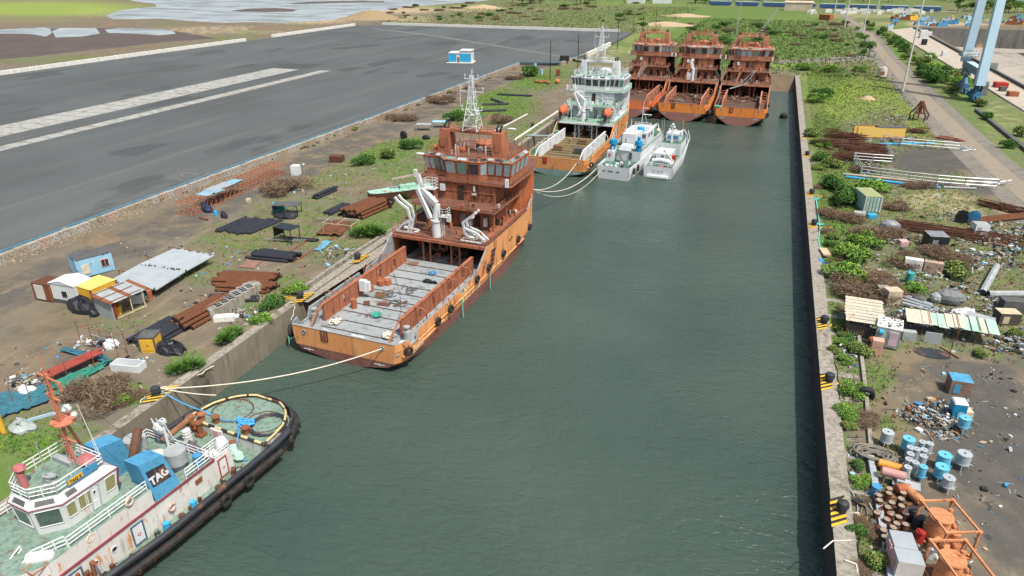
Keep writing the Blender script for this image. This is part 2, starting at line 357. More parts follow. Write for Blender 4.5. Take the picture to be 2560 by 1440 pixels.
def grid(name, x0f, x1f, ys, nx, pw=1.0):
    s = np.linspace(0, 1, nx+1)**pw; ny = len(ys)
    ys = np.array(ys); a = np.array([x0f(y) for y in ys]); b = np.array([x1f(y) for y in ys])
    X = a[:, None]+(b-a)[:, None]*s[None, :]; Y = np.repeat(ys[:, None], nx+1, 1)
    P = np.c_[X.ravel(), Y.ravel()]; co = np.c_[P, np.zeros(len(P))].astype(np.float32)
    i = (np.arange(ny-1)[:, None]*(nx+1)+np.arange(nx)[None, :]).ravel()
    q = np.c_[i, i+1, i+nx+2, i+nx+1]
    if x1f(100.) < x0f(100.): q = q[:, ::-1]
    me = bpy.data.meshes.new(name); me.vertices.add(len(co)); me.vertices.foreach_set('co', co.ravel())
    me.loops.add(q.size); me.loops.foreach_set('vertex_index', q.ravel().astype(np.int32))
    me.polygons.add(len(q)); me.polygons.foreach_set('loop_start', np.arange(0, q.size, 4, dtype=np.int32))
    me.update(calc_edges=True); me.validate()
    ca = me.attributes.new('cover', 'FLOAT_COLOR', 'POINT'); ca.data.foreach_set('color', cover(P).ravel())
    me.materials.append(EARTH); o = bpy.data.objects.new(name, me); col.objects.link(o); o['kind'] = 'structure'
    return o
ys = [12*math.exp(math.log(1000/12)*i/400) for i in range(401)]
ys.append(DEND); ys = sorted(ys)+[1400, 2200, 4500]
yd = [y for y in ys if y >= DEND]
grid('ground', XL, lambda y: XL(y)-140-1.5*y, ys, 300, 1.5)
PITX = 90.0; PITY = 588.0
ys2 = [y for y in ys if y < PITY]+[PITY]; ys3 = [PITY]+[y for y in ys if y > PITY]
grid('ground', XR, lambda y: PITX, ys2, 190)
grid('ground', XR, lambda y: 160+1.0*y, ys3, 120)
grid('ground', XL, XR, yd, 110)

def sheet(name, pts, z, mat, kind='structure'):
    b = MB(); b.face([(p[0], p[1], z) for p in pts]); return b.build(name, mat, kind=kind)
# --- water
def water_mat(name, c1, c2, rough, rs, st):
    m = bpy.data.materials.new(name); m.use_nodes = True; t = m.node_tree; N, L = t.nodes, t.links; b = N['Principled BSDF']
    b.inputs['Roughness'].default_value = rough; b.inputs['IOR'].default_value = 1.33; b.inputs['Specular IOR Level'].default_value = .5
    g = N.new('ShaderNodeNewGeometry')
    def noise(s, det, sy=1, dist=0):
        mp = N.new('ShaderNodeMapping'); mp.inputs['Scale'].default_value = (s, s*sy, s); mp.inputs['Rotation'].default_value = (0, 0, R(-22)); L.new(g.outputs['Position'], mp.inputs[0])
        n = N.new('ShaderNodeTexNoise'); n.inputs['Scale'].default_value = 1; n.inputs['Detail'].default_value = det; n.inputs['Distortion'].default_value = dist
        L.new(mp.outputs[0], n.inputs['Vector']); return n.outputs['Fac']
    x = N.new('ShaderNodeMix'); x.data_type = 'RGBA'; x.inputs[6].default_value = (*c1, 1); x.inputs[7].default_value = (*c2, 1)
    r = N.new('ShaderNodeMapRange'); r.inputs[1].default_value = .35; r.inputs[2].default_value = .65; L.new(noise(.03, 3), r.inputs[0]); L.new(r.outputs[0], x.inputs[0])
    L.new(x.outputs[2], b.inputs['Base Color'])
    rr_ = N.new('ShaderNodeMapRange'); rr_.inputs[1].default_value = .4; rr_.inputs[2].default_value = .62; rr_.inputs[3].default_value = rough*.6; rr_.inputs[4].default_value = rough*2.6; L.new(noise(.018, 4, 2.5, .8), rr_.inputs[0]); L.new(rr_.outputs[0], b.inputs['Roughness'])
    bp = N.new('ShaderNodeBump'); bp.inputs['Strength'].default_value = st; bp.inputs['Distance'].default_value = .26
    a = N.new('ShaderNodeMath'); a.operation = 'MULTIPLY_ADD'; L.new(noise(rs*.28, 3, 1.7, .5), a.inputs[0]); a.inputs[1].default_value = 1.6; L.new(noise(rs, 4, 2.4, .3), a.inputs[2])
    L.new(a.outputs[0], bp.inputs['Height']); L.new(bp.outputs[0], b.inputs['Normal'])
    return m
WATER = water_mat('harbour_water', (.040, .068, .056), (.057, .086, .070), .10, 1.1, .85)
LAGOON = water_mat('lagoon_water', (.25, .29, .31), (.32, .36, .38), .22, .5, .12)  # pale base colour stands in for the reflected sky
sheet('water', [(XL(-60), -60), (XR(-60), -60), (XR(DEND), DEND), (XL(DEND), DEND)], WZ, WATER)
def pxsheet(name, pts, z, mat, kind='structure'):
    return sheet(name, [at(x, y, z)[:2] for x, y in pts], z, mat, kind)
pxsheet('water', [(262,40),(300,26),(345,20),(392,17),(388,10),(330,2),(300,-12),(1300,-12),(1210,2),(1140,8),(1060,14),(1000,20),(940,30),(905,36),(870,46),(800,52),(700,58),(640,55),(560,57),(500,54),(440,50),(400,46),(330,48),(285,48)], .02, LAGOON)
MUD = pm('mud', (.075, .055, .045), (.12, .09, .07), .55, .06, 1, dirt=.6)
pxsheet('mudflat', [(-60,78),(60,74),(200,70),(330,70),(440,78),(500,88),(540,96),(420,104),(300,118),(180,130),(80,142),(-60,152)], .012, MUD)
for pts in ([(-40,76),(40,72),(110,68),(125,72),(130,82),(115,92),(85,86),(60,84),(-40,84)], [(130,78),(150,70),(240,70),(250,84),(200,92),(140,94)], [(262,74),(300,70),(380,72),(430,76),(440,84),(400,88),(330,84),(270,82)]):
    pxsheet('water', pts, .024, LAGOON)
pxsheet('mudflat', [(575,27),(620,22),(690,20),(745,24),(730,29),(660,30),(600,29)], .03, MUD)
pxsheet('mudflat', [(722,8),(770,5),(860,2),(960,3),(960,6),(860,7),(790,9),(735,10)], .03, MUD)
# --- raised asphalt yard
def asphalt_mat():
    m = pm('asphalt', (.066, .078, .084), (.096, .108, .108), .88, .02, 1.0)
    t = m.node_tree; N, L = t.nodes, t.links; b = N['Principled BSDF']
    src = b.inputs['Base Color'].links[0].from_socket
    g = N.new('ShaderNodeNewGeometry'); out = src
    for (sx, sy, lo, hi, cc, k) in ((.12, .012, .50, .78, (.15, .155, .145), .35), (.2, .02, .52, .8, (.06, .065, .068), .4), (.03, .02, .5, .62, (.065, .07, .072), .6), (.06, .03, .6, .64, (.045, .048, .05), .6), (.5, .004, .58, .7, (.14, .14, .13), .45), (3, 3, .45, .7, (.07, .075, .08), .35)):
        mp = N.new('ShaderNodeMapping'); mp.inputs['Scale'].default_value = (sx, sy, 1); mp.inputs['Rotation'].default_value = (0, 0, R(3)); L.new(g.outputs['Position'], mp.inputs[0])
        n = N.new('ShaderNodeTexNoise'); n.inputs['Scale'].default_value = 1; n.inputs['Detail'].default_value = 6; L.new(mp.outputs[0], n.inputs['Vector'])
        r = N.new('ShaderNodeMapRange'); r.inputs[1].default_value = lo; r.inputs[2].default_value = hi; r.inputs[4].default_value = k; L.new(n.outputs['Fac'], r.inputs[0])
        x = N.new('ShaderNodeMix'); x.data_type = 'RGBA'; L.new(r.outputs[0], x.inputs[0]); L.new(out, x.inputs[6]); x.inputs[7].default_value = (*cc, 1); out = x.outputs[2]
    L.new(out, b.inputs['Base Color']); return m
ASPH = asphalt_mat()
YZ = 1.2
ypoly = [(-112, -20), (-112.6, 100), (-111, 190), (-109.8, 312), (-92.5, 316), (-89.5, 348), (-88.3, 410), (-89.8, 470), (-180, 468), (-268, 465), (-281, 452), (-286, 342), (-294, 205), (-300, -20)]
b = MB(); b.prism(ypoly, -.2, YZ, 0, bottom=False); b.build('asphalt_yard', ASPH, kind='structure')
PAD = pm('concrete_strip', (.27, .28, .265), (.36, .37, .35), .85, .12, 1, rust=.4, rs=.12, rc=(.17, .16, .14), dirt=.6)
def ypx(pts, z): return [at(x, y, z)[:2] for x, y in pts]
def strip(x0, x1, y0, y1, n, nm):
    b = MB(); d = (y1-y0)/n
    for i in range(n):
        ya, yb = y0+i*d+.12, y0+(i+1)*d-.12; sl = (x1-x0)*.28
        b.face([(x0, ya, YZ+.005), (x1, ya+sl*.3, YZ+.005), (x1, yb+sl*.3, YZ+.005), (x0, yb, YZ+.005)])
    b.build(nm, PAD, kind='structure')
strip(-203.5, -190.5, 60, 258, 34, 'concrete_pavement')
strip(-180.6, -176, 40, 260, 44, 'concrete_pavement')
# faint pale track across the yard
b = MB(); A = [at(x, y, YZ+.006) for x, y in ((935,70),(1100,90),(1280,119),(1400,139),(1460,147),(1460,151),(1400,142),(1280,122),(1100,93),(925,71))]; b.face(A); b.build('track', pm('track_dust', (.16,.165,.155), None, .9, .1), kind='structure')
# --- roads
ROADM = pm('old_road', (.15, .14, .122), (.21, .19, .155), .9, .12, 1, rust=.2, rs=.2, rc=(.08, .075, .07), dirt=.5)
b = MB(); rp = [(44.5, 47.5, 740), (47, 57, 520), (42.8, 54.5, 400), (42.2, 55.3, 300), (43.3, 56, 225), (44.7, 56.5, 190), (45.9, 57.5, 165), (48, 58.5, 120), (50, 60, 60)]
for (a0, a1, ya), (c0, c1, yb) in zip(rp, rp[1:]): b.face([(a0, ya, .012), (c0, yb, .012), (c1, yb, .012), (a1, ya, .012)])
b.build('road', ROADM, kind='structure')
ROADP = pm('road_sand', (.25, .215, .16), (.21, .185, .145), .95, .3, 1, dirt=.3)
b = MB(); rr = [(p[0]+(p[1]-p[0])*.34, p[0]+(p[1]-p[0])*.72, p[2]) for p in rp]
for (a0, a1, ya), (c0, c1, yb) in zip(rr, rr[1:]): b.face([(a0, ya, .018), (c0, yb, .018), (c1, yb, .018), (a1, ya, .018)])
b.build('road_dust', ROADP, kind='structure')
b = MB(); b.face([(p[0], p[1], .008) for p in (at(1935,150), at(2100,143), at(2175,136), at(2190,150), at(2100,153), at(1935,160))]); b.build('side_road', ROADM, kind='structure')
APR = pm('apron_concrete', (.42, .37, .30), (.34, .31, .26), .9, .08, 1, rust=.3, rs=.1, rc=(.20, .17, .14), dirt=.4)
b = MB(); b.face([(76.5, 20, .016), (88.6, 20, .016), (84.5, 585, .016), (68, 560, .016), (74.5, 300, .016)]); b.build('quay_apron', APR, kind='structure')
# --- dry dock pit on the far right
PITF = pm('pit_floor', (.36, .33, .28), (.27, .25, .22), .85, .03, 1, rust=.3, rs=.05, rc=(.15, .14, .13), dirt=.4)
PITW = pm('pit_wall', (.135, .135, .135), (.20, .19, .17), .9, .08, 1, rust=.3, rs=.1, rc=(.30, .22, .11), dirt=.7, streak=True)
b = MB()
b.face([(PITX, 12, -12), (260, 12, -12), (260, PITY, -12), (PITX, PITY, -12)])
b.build('dock_floor', PITF, kind='structure')
b = MB()
b.face([(PITX, PITY, -12), (560, PITY, -12), (560, PITY, 0), (PITX, PITY, 0)], 0); b.face([(PITX, 12, 0), (PITX, 12, -12), (PITX, PITY, -12), (PITX, PITY, 0)], 0)
b.face([(167, 12, -12), (167, 12, 0), (167, PITY, 0), (167, PITY, -12)], 0); b.face([(167, 12, .02), (560, 12, .02), (560, PITY, .02), (167, PITY, .02)], 1)
b.prism([(150, 430), (158, 420), (166.9, 420), (166.9, 560), (150, 560)], -11.99, -2, 0)
o = b.build('dry_dock_wall', [PITW, APR]); tag(o, 'tall dark grey concrete wall around the empty dry dock on the far right', 'dock wall')
# bank of earth at the head of the basin
b = MB(); n = 24; vs = []
for i in range(n+1):
    x = XL(DEND)+(XR(DEND)-XL(DEND))*i/n
    for j in range(5): vs.append((x, DEND+.5-j*5+random.uniform(-1, 1)*(j > 0), .02-j*1.25+random.uniform(-.2, .2)*(j > 0)))
b.add(vs, [(i*5+j, i*5+j+1, (i+1)*5+j+1, (i+1)*5+j) for i in range(n) for j in range(4)])
b.build('earth_bank', pm('bank_earth', (.17, .125, .075), (.10, .08, .055), .95, .3, 1, dirt=.6, bump=.8), kind='structure')
# --- quay walls with coping (things), and the flat apron slabs behind the coping
def quay(name, Xf, sgn, y0, y1, label, steps, cope):
    b = MB(); n = 40
    for i in range(n):
        ya, yb = y0+(y1-y0)*i/n, y0+(y1-y0)*(i+1)/n
        xa, xb = Xf(ya), Xf(yb); o_ = sgn*cope
        b.add([(xa, ya, WZ-.5), (xb, yb, WZ-.5), (xb, yb, .28), (xa, ya, .28), (xb-o_, yb, .28), (xa-o_, ya, .28), (xb-o_, yb, -.05), (xa-o_, ya, -.05)],
              [(0, 1, 2, 3) if sgn < 0 else (3, 2, 1, 0), (3, 2, 4, 5) if sgn < 0 else (5, 4, 2, 3), (5, 4, 6, 7) if sgn < 0 else (7, 6, 4, 5)])
        b.m[-2] = 1; 
    return b
bq = quay('quay_wall', XL, 1, -60, DEND, '', 0, 1.3)
# flip winding is irrelevant to the look; the left wall faces +X, the right wall faces -X
o = bq.build('quay_wall', [CONCD, CONC]); tag(o, 'weathered concrete quay wall on the left side of the basin', 'quay wall')
QD = pm('quay_shade_tone', (.045, .043, .04), (.075, .07, .06), .9, .3, 1, dirt=.6, streak=True, bump=.4)  # shade of the face turned from the sun, painted into dirt-streaked concrete
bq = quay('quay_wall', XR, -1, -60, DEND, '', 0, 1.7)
o = bq.build('quay_wall', [QD, CONC]); tag(o, 'stained concrete quay wall, shade painted in, on the right side of the basin', 'quay wall')
# stretches of concrete apron behind the left coping, and slabs behind the right coping
pxsheet('quay_pavement', [(1030,590),(1010,578),(800,712),(745,752),(770,756)], .02, CONC)
b = MB()
for y in np.arange(26, 110, 5.2):
    x = XR(y)+1.7; b.face([(x, y, .02), (x+2.6, y+.1, .02), (x+2.6, y+1.2, .02), (x, y+1.1, .02)])
b.build('quay_pavement', CONC, kind='structure')
# low inner kerbs
def kerb(pts, wd, ht, mat, label, z=0):
    b = MB()
    for p, q in zip(pts, pts[1:]): b.beam((p[0], p[1], z+ht/2), (q[0], q[1], z+ht/2), wd, ht)
    o = b.build('kerb', mat); tag(o, label, 'kerb')
kerb([(14.3, 20), (14.2, 45), (14.0, 63)], .55, .5, pm('white_kerb', (.42, .45, .5), (.26, .28, .3), .85, .8, 1, dirt=.8), 'peeling white low kerb running beside the rusty barrels')
kerb([(14.2, 64), (14.6, 75), (14.9, 90)], .4, .35, CONC, 'narrow grey kerb behind the bollard, between bushes and quay coping')
kerb([tuple(at(x, y)[:2]) for x, y in ((1000, 566), (900, 628), (840, 668), (760, 724))], .5, .55, CONC, 'mossy concrete kerb behind the quay beside the big orange ship')
kerb([tuple(at(x, y)[:2]) for x, y in ((1400, 276), (1330, 322), (1285, 352))], .5, .3, WBLOCK, 'white kerb line beside the white supply ship')
kerb([tuple(at(x, y)[:2]) for x, y in ((1318, 286), (1230, 332))], .4, .2, WBLOCK, 'thin white kerb on the grass left of the white supply ship')
kerb([(62.2, 130), (62.0, 200), (61.5, 262)], 1.1, .8, DGREY, 'dark drain wall running beside the right-hand road')
kerb([(75.6, 150), (75.4, 268), (74, 340), (69, 500)], .5, .4, CONC, 'long pale kerb along the near edge of the far apron')
kerb([(88.8, 200), (87.5, 400), (85, 580)], .9, .9, DGREY, 'dark parapet between the far apron and the dry dock')
# ================================================================ OFFSHORE SUPPLY SHIPS
def lerp(tab, y):
    for (a, va), (b_, vb) in zip(tab, tab[1:]):
        if y <= b_: return va+(vb-va)*((y-a)/(b_-a) if b_ > a else 0)
    return tab[-1][1]
BD = [(0, 7.3), (.8, 7.8), (2, 8.1), (40, 8.1), (46, 7.9), (50, 7.3), (54, 5.9), (57.5, 3.9), (60, 1.7), (61.3, .15)]
BW = [(0, 6.7), (2, 7.6), (34, 7.9), (42, 7.4), (48, 6.2), (53, 4.2), (57, 2.0), (59.5, .1)]
ZT = [(0, 4.25), (2.0, 4.25), (2.6, 3.1), (4.2, 3.1), (4.8, 4.45), (17.3, 4.45), (17.8, 3.5), (18.9, 3.5), (19.4, 4.5), (23.2, 4.6), (27.6, 7.5), (46, 7.5), (48.5, 8.4), (52, 8.7), (61.3, 9.4)]
def osv(name, label, loc, rz, P, boom=None, group=None, opts=()):
    root = thing(name, label, 'ship', loc, rz, group)
    YS = sorted(set([0, .8, 1.4, 2.0, 2.6, 4.2, 4.8, 8, 12, 17.3, 17.8, 18.9, 19.4, 23.2, 25.4, 27.6, 31, 35, 40, 43, 46, 48.5, 50, 52, 54, 56, 57.5, 59, 60, 61.3]))
    PZ = P.get('paint', 1.35)
    def sec(y):
        bd, bw = lerp(BD, y), min(lerp(BW, min(y, 59.5)), lerp(BD, y)); ris = max(0, 1-y/12.0); bow = max(0, (y-50)/11.3)
        zk = P.get('keel', -.35)*(1-min(1, y/12))-2.35*min(1, y/12); zb = .75*ris-1.4*(1-ris)
        if y > 59.5: bw = .05
        zt = lerp(ZT, y); b1 = bw+(bd-bw)*(.25 if bow > 0 else .55); b2 = bw+(bd-bw)*(.55 if bow > 0 else .9)
        return [(0, zk), (bw*.5, zk+.55*ris), (bw*.93, zb), (bw, zb+.55), (b1, max(PZ+y*P.get('pr', .022), zb+.7)), (b2, 3.05), (bd, min(3.15, zt) if y < 27 else 3.6), (bd, zt)]
    h = MB(); n = len(YS); k = 8
    for sd_ in (-1, 1):
        vs = []
        for y in YS:
            for x, z in sec(y): vs.append((x*sd_, y, z))
        for i in range(n-1):
            for j in range(k-1):
                q = (i*k+j, i*k+j+1, (i+1)*k+j+1, (i+1)*k+j); q = q if sd_ < 0 else q[::-1]
                h.f.append(tuple(len(h.v)+a for a in q)); h.m.append(1 if j < 4 else 0)
        h.v += vs
    s0 = sec(0)
    for j in range(k-1):
        (xa, za), (xb, zb_) = s0[j], s0[j+1]
        h.face([(-xa, 0, za), (xa, 0, za), (xb, 0, zb_), (-xb, 0, zb_)], 1 if j < 4 else 0)
    h.build('hull', [P['hull'], P['bottom']], root)
    # bulwark inner face and cap
    t = .22
    for sd_ in (-1, 1):
        bw = MB()
        for a, b_ in zip(YS, YS[1:]):
            def pt(y, inn): 
                bd = lerp(BD, y); return (sd_*(bd-(t if inn else 0)), y+(t if inn and y < .5 else 0))
            za, zb_ = lerp(ZT, a), lerp(ZT, b_); dk = 2.8 if b_ <= 23.3 else 7.3
            if 23.2 < b_ < 46.2: 
                if b_ > 27.7: continue
                dk = 2.8
            o1, o2, i1, i2 = pt(a, 0), pt(b_, 0), pt(a, 1), pt(b_, 1)
            bw.face([(*i1, dk), (*i2, dk), (*i2, zb_), (*i1, za)], 0); bw.face([(*i1, za), (*i2, zb_), (*o2, zb_+.01), (*o1, za+.01)], 1)
            if b_ < 23.3 and b_-a > 2:
                m = int((b_-a)/1.6)
                for q in range(m): y = a+(q+.5)*(b_-a)/m; bw.box(sd_*(lerp(BD, y)-.42), y, 2.8, .4, .08, lerp(ZT, y)-2.9, mi=0)
        bw.build('bulwark', [P['bulin'], P['cap']], root)
    bw = MB(); bw.face([(-7.1, t, 2.8), (7.1, t, 2.8), (7.1, t, 4.25), (-7.1, t, 4.25)], 0); bw.box(0, .11, 4.25, 14.4, .3, .06, mi=1)
    bw.build('transom_bulwark', [P['bulin'], P['cap']], root)
    # transom gate, fairleads, scupper marks
    g = MB(); g.box(-2.6, -.05, 2.75, 1.0, .12, 1.55, mi=0); g.box(-2.6, -.12, 2.85, .75, .06, 1.3, mi=1); g.build('stern_gate', [DKBR, P['gate']], root)
    for x in (-5.6, 5.6):
        f = MB(); f.torus((x, -.04, 3.5), (0, 1, 0), .26, .07, 12, 5); f.cyl((x, -.03, 3.5), (x, .05, 3.5), .2, n=10, mi=1); f.build('fairlead', [GREYP, BLACK], root)
    f = MB()
    for x in (-5.2, 5.0): f.box(x, -.02, PZ-.45, 1.5, .03, .1); f.box(x, -.02, PZ-.62, .1, .03, .42)
    f.build('draught_marks', WHITEC, root)
    # rubbing strakes
    f = MB()
    for sd_ in (-1, 1):
        for z, y0, y1 in ((2.85, 4.5, 44), (2.2, .9, 12)):
            ys_ = np.linspace(y0, y1, 12); f.tube([(sd_*(lerp(BD, y)*.995+.02), y, z) for y in ys_], .13, 5)
    f.build('rubbing_strake', P['hull'], root)
    # working deck
    d = MB(); d.prism([(-7.5, .2), (7.5, .2), (7.9, 2), (7.9, 35), (-7.9, 35), (-7.9, 2)], 2.6, 2.8, 0)
    dk = d.build('working_deck', P['deck'], root)
    d = MB()
    for i in range(11): y = 3.2+i*2.55; d.beam((-5.3, y, 2.84), (5.3, y, 2.84), .12, .08)
    if 'timber' in opts:
        for i in range(40): y = 2.4+i*.62; d.beam((-5.2, y, 2.83), (5.2, y, 2.83), .05, .05)
    d.build('deck_seams', DKBR, dk)
    # cargo rails with openings
    for sd_ in (-1, 1):
        c = MB(); x = sd_*5.7; segs = [(4.6, 9.2), (9.9, 13.2), (13.8, 18.6), (19.3, 23.0), (23.7, 27.2)]; zt = 5.35
        for a, b_ in segs: c.box(x, (a+b_)/2, 2.8, .34, b_-a, zt-2.8)
        for (a, b_), (c_, d_) in zip(segs, segs[1:]): c.box(x, (b_+c_)/2, 4.7, .33, c_-b_, zt-4.72); c.box(x, (b_+c_)/2, 2.8, .33, c_-b_, .5)
        c.box(x, 15.9, zt, .5, 22.6, .12)
        for i in range(16):
            y = 5.3+i*1.42
            for s2 in (-1, 1): c.box(x+s2*.2, y, 2.8, .1, .09, zt-2.82)
        c.build('cargo_rail', P['crail'], root)
        e = MB(); pts = [(x, 4.7, zt+.06), (x, 3.7, zt-.25), (x, 2.6, zt-.9), (x, 1.5, zt-1.8), (x, .6, 3.6), (x, .35, 2.9)]; e.tube(pts, .15, 6)
        e.build('rail_hoop', P['hoop'], root)
        for y in (8, 13, 18, 22.5):
            e = MB(); e.tube([(x, y, zt), (x+sd_*.5, y, zt+.35), (x+sd_*1.5, y, zt+.25), (x+sd_*1.9, y, zt-.4), (x+sd_*1.95, y, 2.9)], .09, 5); e.build('rail_hoop', P['hoop'], root)
    # dark space under the forecastle deck
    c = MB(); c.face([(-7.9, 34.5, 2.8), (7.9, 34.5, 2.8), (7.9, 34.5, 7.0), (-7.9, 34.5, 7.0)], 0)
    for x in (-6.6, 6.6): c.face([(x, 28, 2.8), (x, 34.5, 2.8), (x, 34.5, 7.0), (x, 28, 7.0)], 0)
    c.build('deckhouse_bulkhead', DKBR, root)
    for x in (-3.2, -2.0, 1.6, 3.0):
        c = MB(); c.cyl((x, 28.6, 2.8), (x, 28.6, 7.0), .15, n=7); c.cyl((x, 28.6, 2.8), (x+.5, 29.6, 4.0), .08, n=5); c.build('pillar', P['crail'], root)
    for x in (-1.9, 2.2):
        c = MB(); c.cyl((x-1.2, 31.5, 4.0), (x+1.2, 31.5, 4.0), .75, n=14); c.cyl((x-1.3, 31.5, 4.0), (x-1.2, 31.5, 4.0), 1.1, n=14); c.cyl((x+1.3, 31.5, 4.0), (x+1.2, 31.5, 4.0), 1.1, n=14)
        c.box(x, 32.6, 2.8, 2.6, 1.0, 1.5); c.build('winch', P['winch'], root)
    c = MB(); c.tube([(-4.5, 29, 6.4), (-2, 29.4, 6.0), (0, 29, 6.3), (1.4, 29.3, 5.4), (3.9, 29, 6.2)], .06, 4)
    for i in range(6): c.torus((random.uniform(-4, 4), 29.3, random.uniform(4.6, 6)), (0, 1, .2), random.uniform(.4, .9), .05, 12, 4)
    c.build('hanging_pipework', P['crail'], root)
    # forecastle deck
    def outline(y0, y1, k_=.985, m=12):
        yy = [y0+(y1-y0)*i/m for i in range(m+1)]
        return [(-lerp(BD, y)*k_, y) for y in yy]+[(lerp(BD, y)*k_, y) for y in reversed(yy)]
    c = MB(); pl = outline(27.6, 60.8); c.prism(pl, 6.95, 7.3, 1, 0); c.box(0, 27.45, 6.75, 16.0, .3, .5, mi=1)
    fd = c.build('forecastle_deck', [P['fdeck'], P['trim']], root)
    r = MB(); r.rail([(-7.8, 27.6, 7.3), (-1, 27.6, 7.3)]); r.rail([(1.0, 27.6, 7.3), (7.8, 27.6, 7.3)])
    for sd_ in (-1, 1): r.rail([(sd_*(lerp(BD, y)-.15), y, 7.45) for y in (27.6, 33, 40, 44, 47)], 1.05)
    r.build('guard_rail', P['rail'], root)
    # side pipes lying along the starboard alley
    c = MB()
    for i in range(5): c.cyl((6.35+i*.22, 31, 7.42+.05*(i % 2)), (6.15+i*.2, 46, 7.45), .08, n=5)
    c.build('deck_pipe', P['crail'], root)
    # dark slanted openings in the side
    for sd_ in (-1, 1):
        x = sd_*8.13
        for y0, y1 in ((24.9, 26.6), (27.9, 30.6)):
            c = MB(); q = [(x, y0, 3.6), (x, y1-.9, 3.6), (x, y1, 6.3 if y0 > 26 else 5.6), (x, y0+.9, 6.3 if y0 > 26 else 5.2)]; c.face(q, 0)
            c.tube([(x+sd_*.02, p[1], p[2]) for p in q], .07, 4, 1, True)
            for z in (4.2, 4.9, 5.6): c.beam((x+sd_*.02, y0+.5, z), (x+sd_*.02, y1-.3, z), .07, mi=1)
            c.build('side_opening', [BLACK, P['trim']], root)
    for y, z in ((36.8, 5.2), (37.7, 5.3), (52.3, 6.3)):
        c = MB(); xx = lerp(BD, y)-(0 if y < 45 else .35); c.cyl((xx-.3, y, z), (xx+.06, y, z), .24, n=10); c.build('porthole', BLACK, root)
    # superstructure: tier one
    W = P['wall']
    c = MB(); c.box(0, 44.6, 7.3, 11.2, 19.2, 3.3, mi=0)
    for x in (-5.62, -4.6, -2.0, 4.2, 5.62): c.box(x, 34.95, 7.3, .35, .3, 3.2, mi=0)
    t1 = c.build('lower_deckhouse', W, root)
    for x, wd, mt in ((-3.3, .95, DKBR), (.9, .9, P['door']), (3.3, .95, DKBR)):
        c = MB(); c.box(x, 34.92, 7.5, wd, .12, 2.0); c.build('door', mt, t1)
    c = MB(); c.box(-1.2, 34.6, 8.3, .6, .5, 1.2, mi=0); c.box(2.1, 34.7, 7.6, .9, .4, .9, mi=1); c.box(4.9, 34.5, 7.9, .5, .6, 1.4, mi=1); c.box(-5.0, 34.7, 7.3, .8, .6, 1.7, mi=0); c.build('wall_locker', [P['crail'], P['lock']], t1)
    c = MB(); c.prism([(-7.3, 33.2), (7.0, 33.2), (7.0, 46), (6.2, 54.5), (-6.2, 54.5), (-7.3, 46)], 10.6, 10.85, 1, 0); d2 = c.build('boat_deck', [P['fdeck'], P['trim']], root)
    c = MB(); c.rail([(-7.2, 46, 10.85), (-7.2, 33.3, 10.85), (6.9, 33.3, 10.85), (6.9, 46, 10.85)]); c.build('guard_rail', P['rail'], d2)
    for x in (-6.9, 6.7):
        for y in (33.6, 39): c = MB(); c.cyl((x, y, 7.3), (x, y, 10.6), .1, n=6); c.build('pillar', P['trim'], d2)
    c = MB(); c.beam((-2.4, 33.0, 10.6), (-3.4, 30.6, 7.3), .5, .1); c.build('pillar', P['trim'], d2)
    c = MB(); c.ladder((-3.6, 30.8, 7.3), (-2.2, 33.2, 10.8), .7, (1, .0, 0), .05); c.rail([(-3.2, 30.8, 7.3), (-1.8, 33.2, 10.8)], 1, 2); c.build('stair', P['rail'], root)
    # tier two, with funnel-like casing on the starboard side
    c = MB(); c.box(0, 45.5, 10.85, 10.6, 16, 3.2, mi=0)
    for x in (-5.35, -1.75, 1.3, 3.4, 5.35): c.box(x, 37.45, 10.85, .14, .14, 3.1, mi=0)
    c.box(0, 37.44, 12.4, 10.5, .1, .08)
    t2 = c.build('upper_deckhouse', W, root)
    c = MB(); c.box(-.5, 37.44, 10.95, 1.0, .14, 2.5); c.build('door', DKBR, t2)
    c = MB(); c.box(-3.6, 37.2, 12.3, .8, .4, 1.1); c.build('lamp_box', WHITEC, t2)
    c = MB(); c.box(1.9, 37.3, 12.7, .25, .3, .9); c.box(1.9, 37.2, 12.1, .7, .3, .25); c.build('floodlight', P['lock'], t2)
    for sd_ in (1,):
        c = MB(); c.prism([(sd_*4.6, 44), (sd_*6.9, 44.8), (sd_*6.7, 52.5), (sd_*5.4, 55.5), (sd_*2, 56), (sd_*2, 44)], 7.32, 14.0, 0); c.build('side_casing', P['casing'], root)
        c = MB(); c.prism([(-sd_*4.6, 44), (-sd_*6.9, 44.8), (-sd_*6.7, 52.5), (-sd_*5.4, 55.5), (-sd_*2, 56), (-sd_*2, 44)], 7.32, 14.0, 0); c.build('side_casing', P['casing'], root)
    # life raft and hanging clutter on the sides
    # bridge deck
    c = MB(); c.prism([(-8.1, 38), (-7.6, 37.1), (8.0, 37.1), (8.2, 38), (8.2, 47), (6.5, 55), (-6.5, 55), (-8.2, 47)], 14.0, 14.3, 1, 0); bd_ = c.build('bridge_deck', [P['fdeck'], P['trim']], root)
    c = MB(); c.rail([(-8.1, 47, 14.3), (-8.0, 38.2, 14.3), (-7.5, 37.2, 14.3), (7.9, 37.2, 14.3), (8.1, 38.2, 14.3), (8.1, 47, 14.3)], 1.05, 3, 1.5); c.build('guard_rail', P['rail'], bd_)
    for x in (-8.2, 7.6): c = MB(); c.box(x, 36.9, 14.2, .5, .45, 1.3); c.build('lamp_box', WHITEC, bd_)
    # wheelhouse
    base = [(-7.3, 39.3), (-4.6, 39.3), (-3.2, 37.9), (2.6, 37.9), (3.4, 39.2), (7.3, 39.2), (7.3, 47), (4, 50.5), (-4, 50.5), (-7.3, 47)]
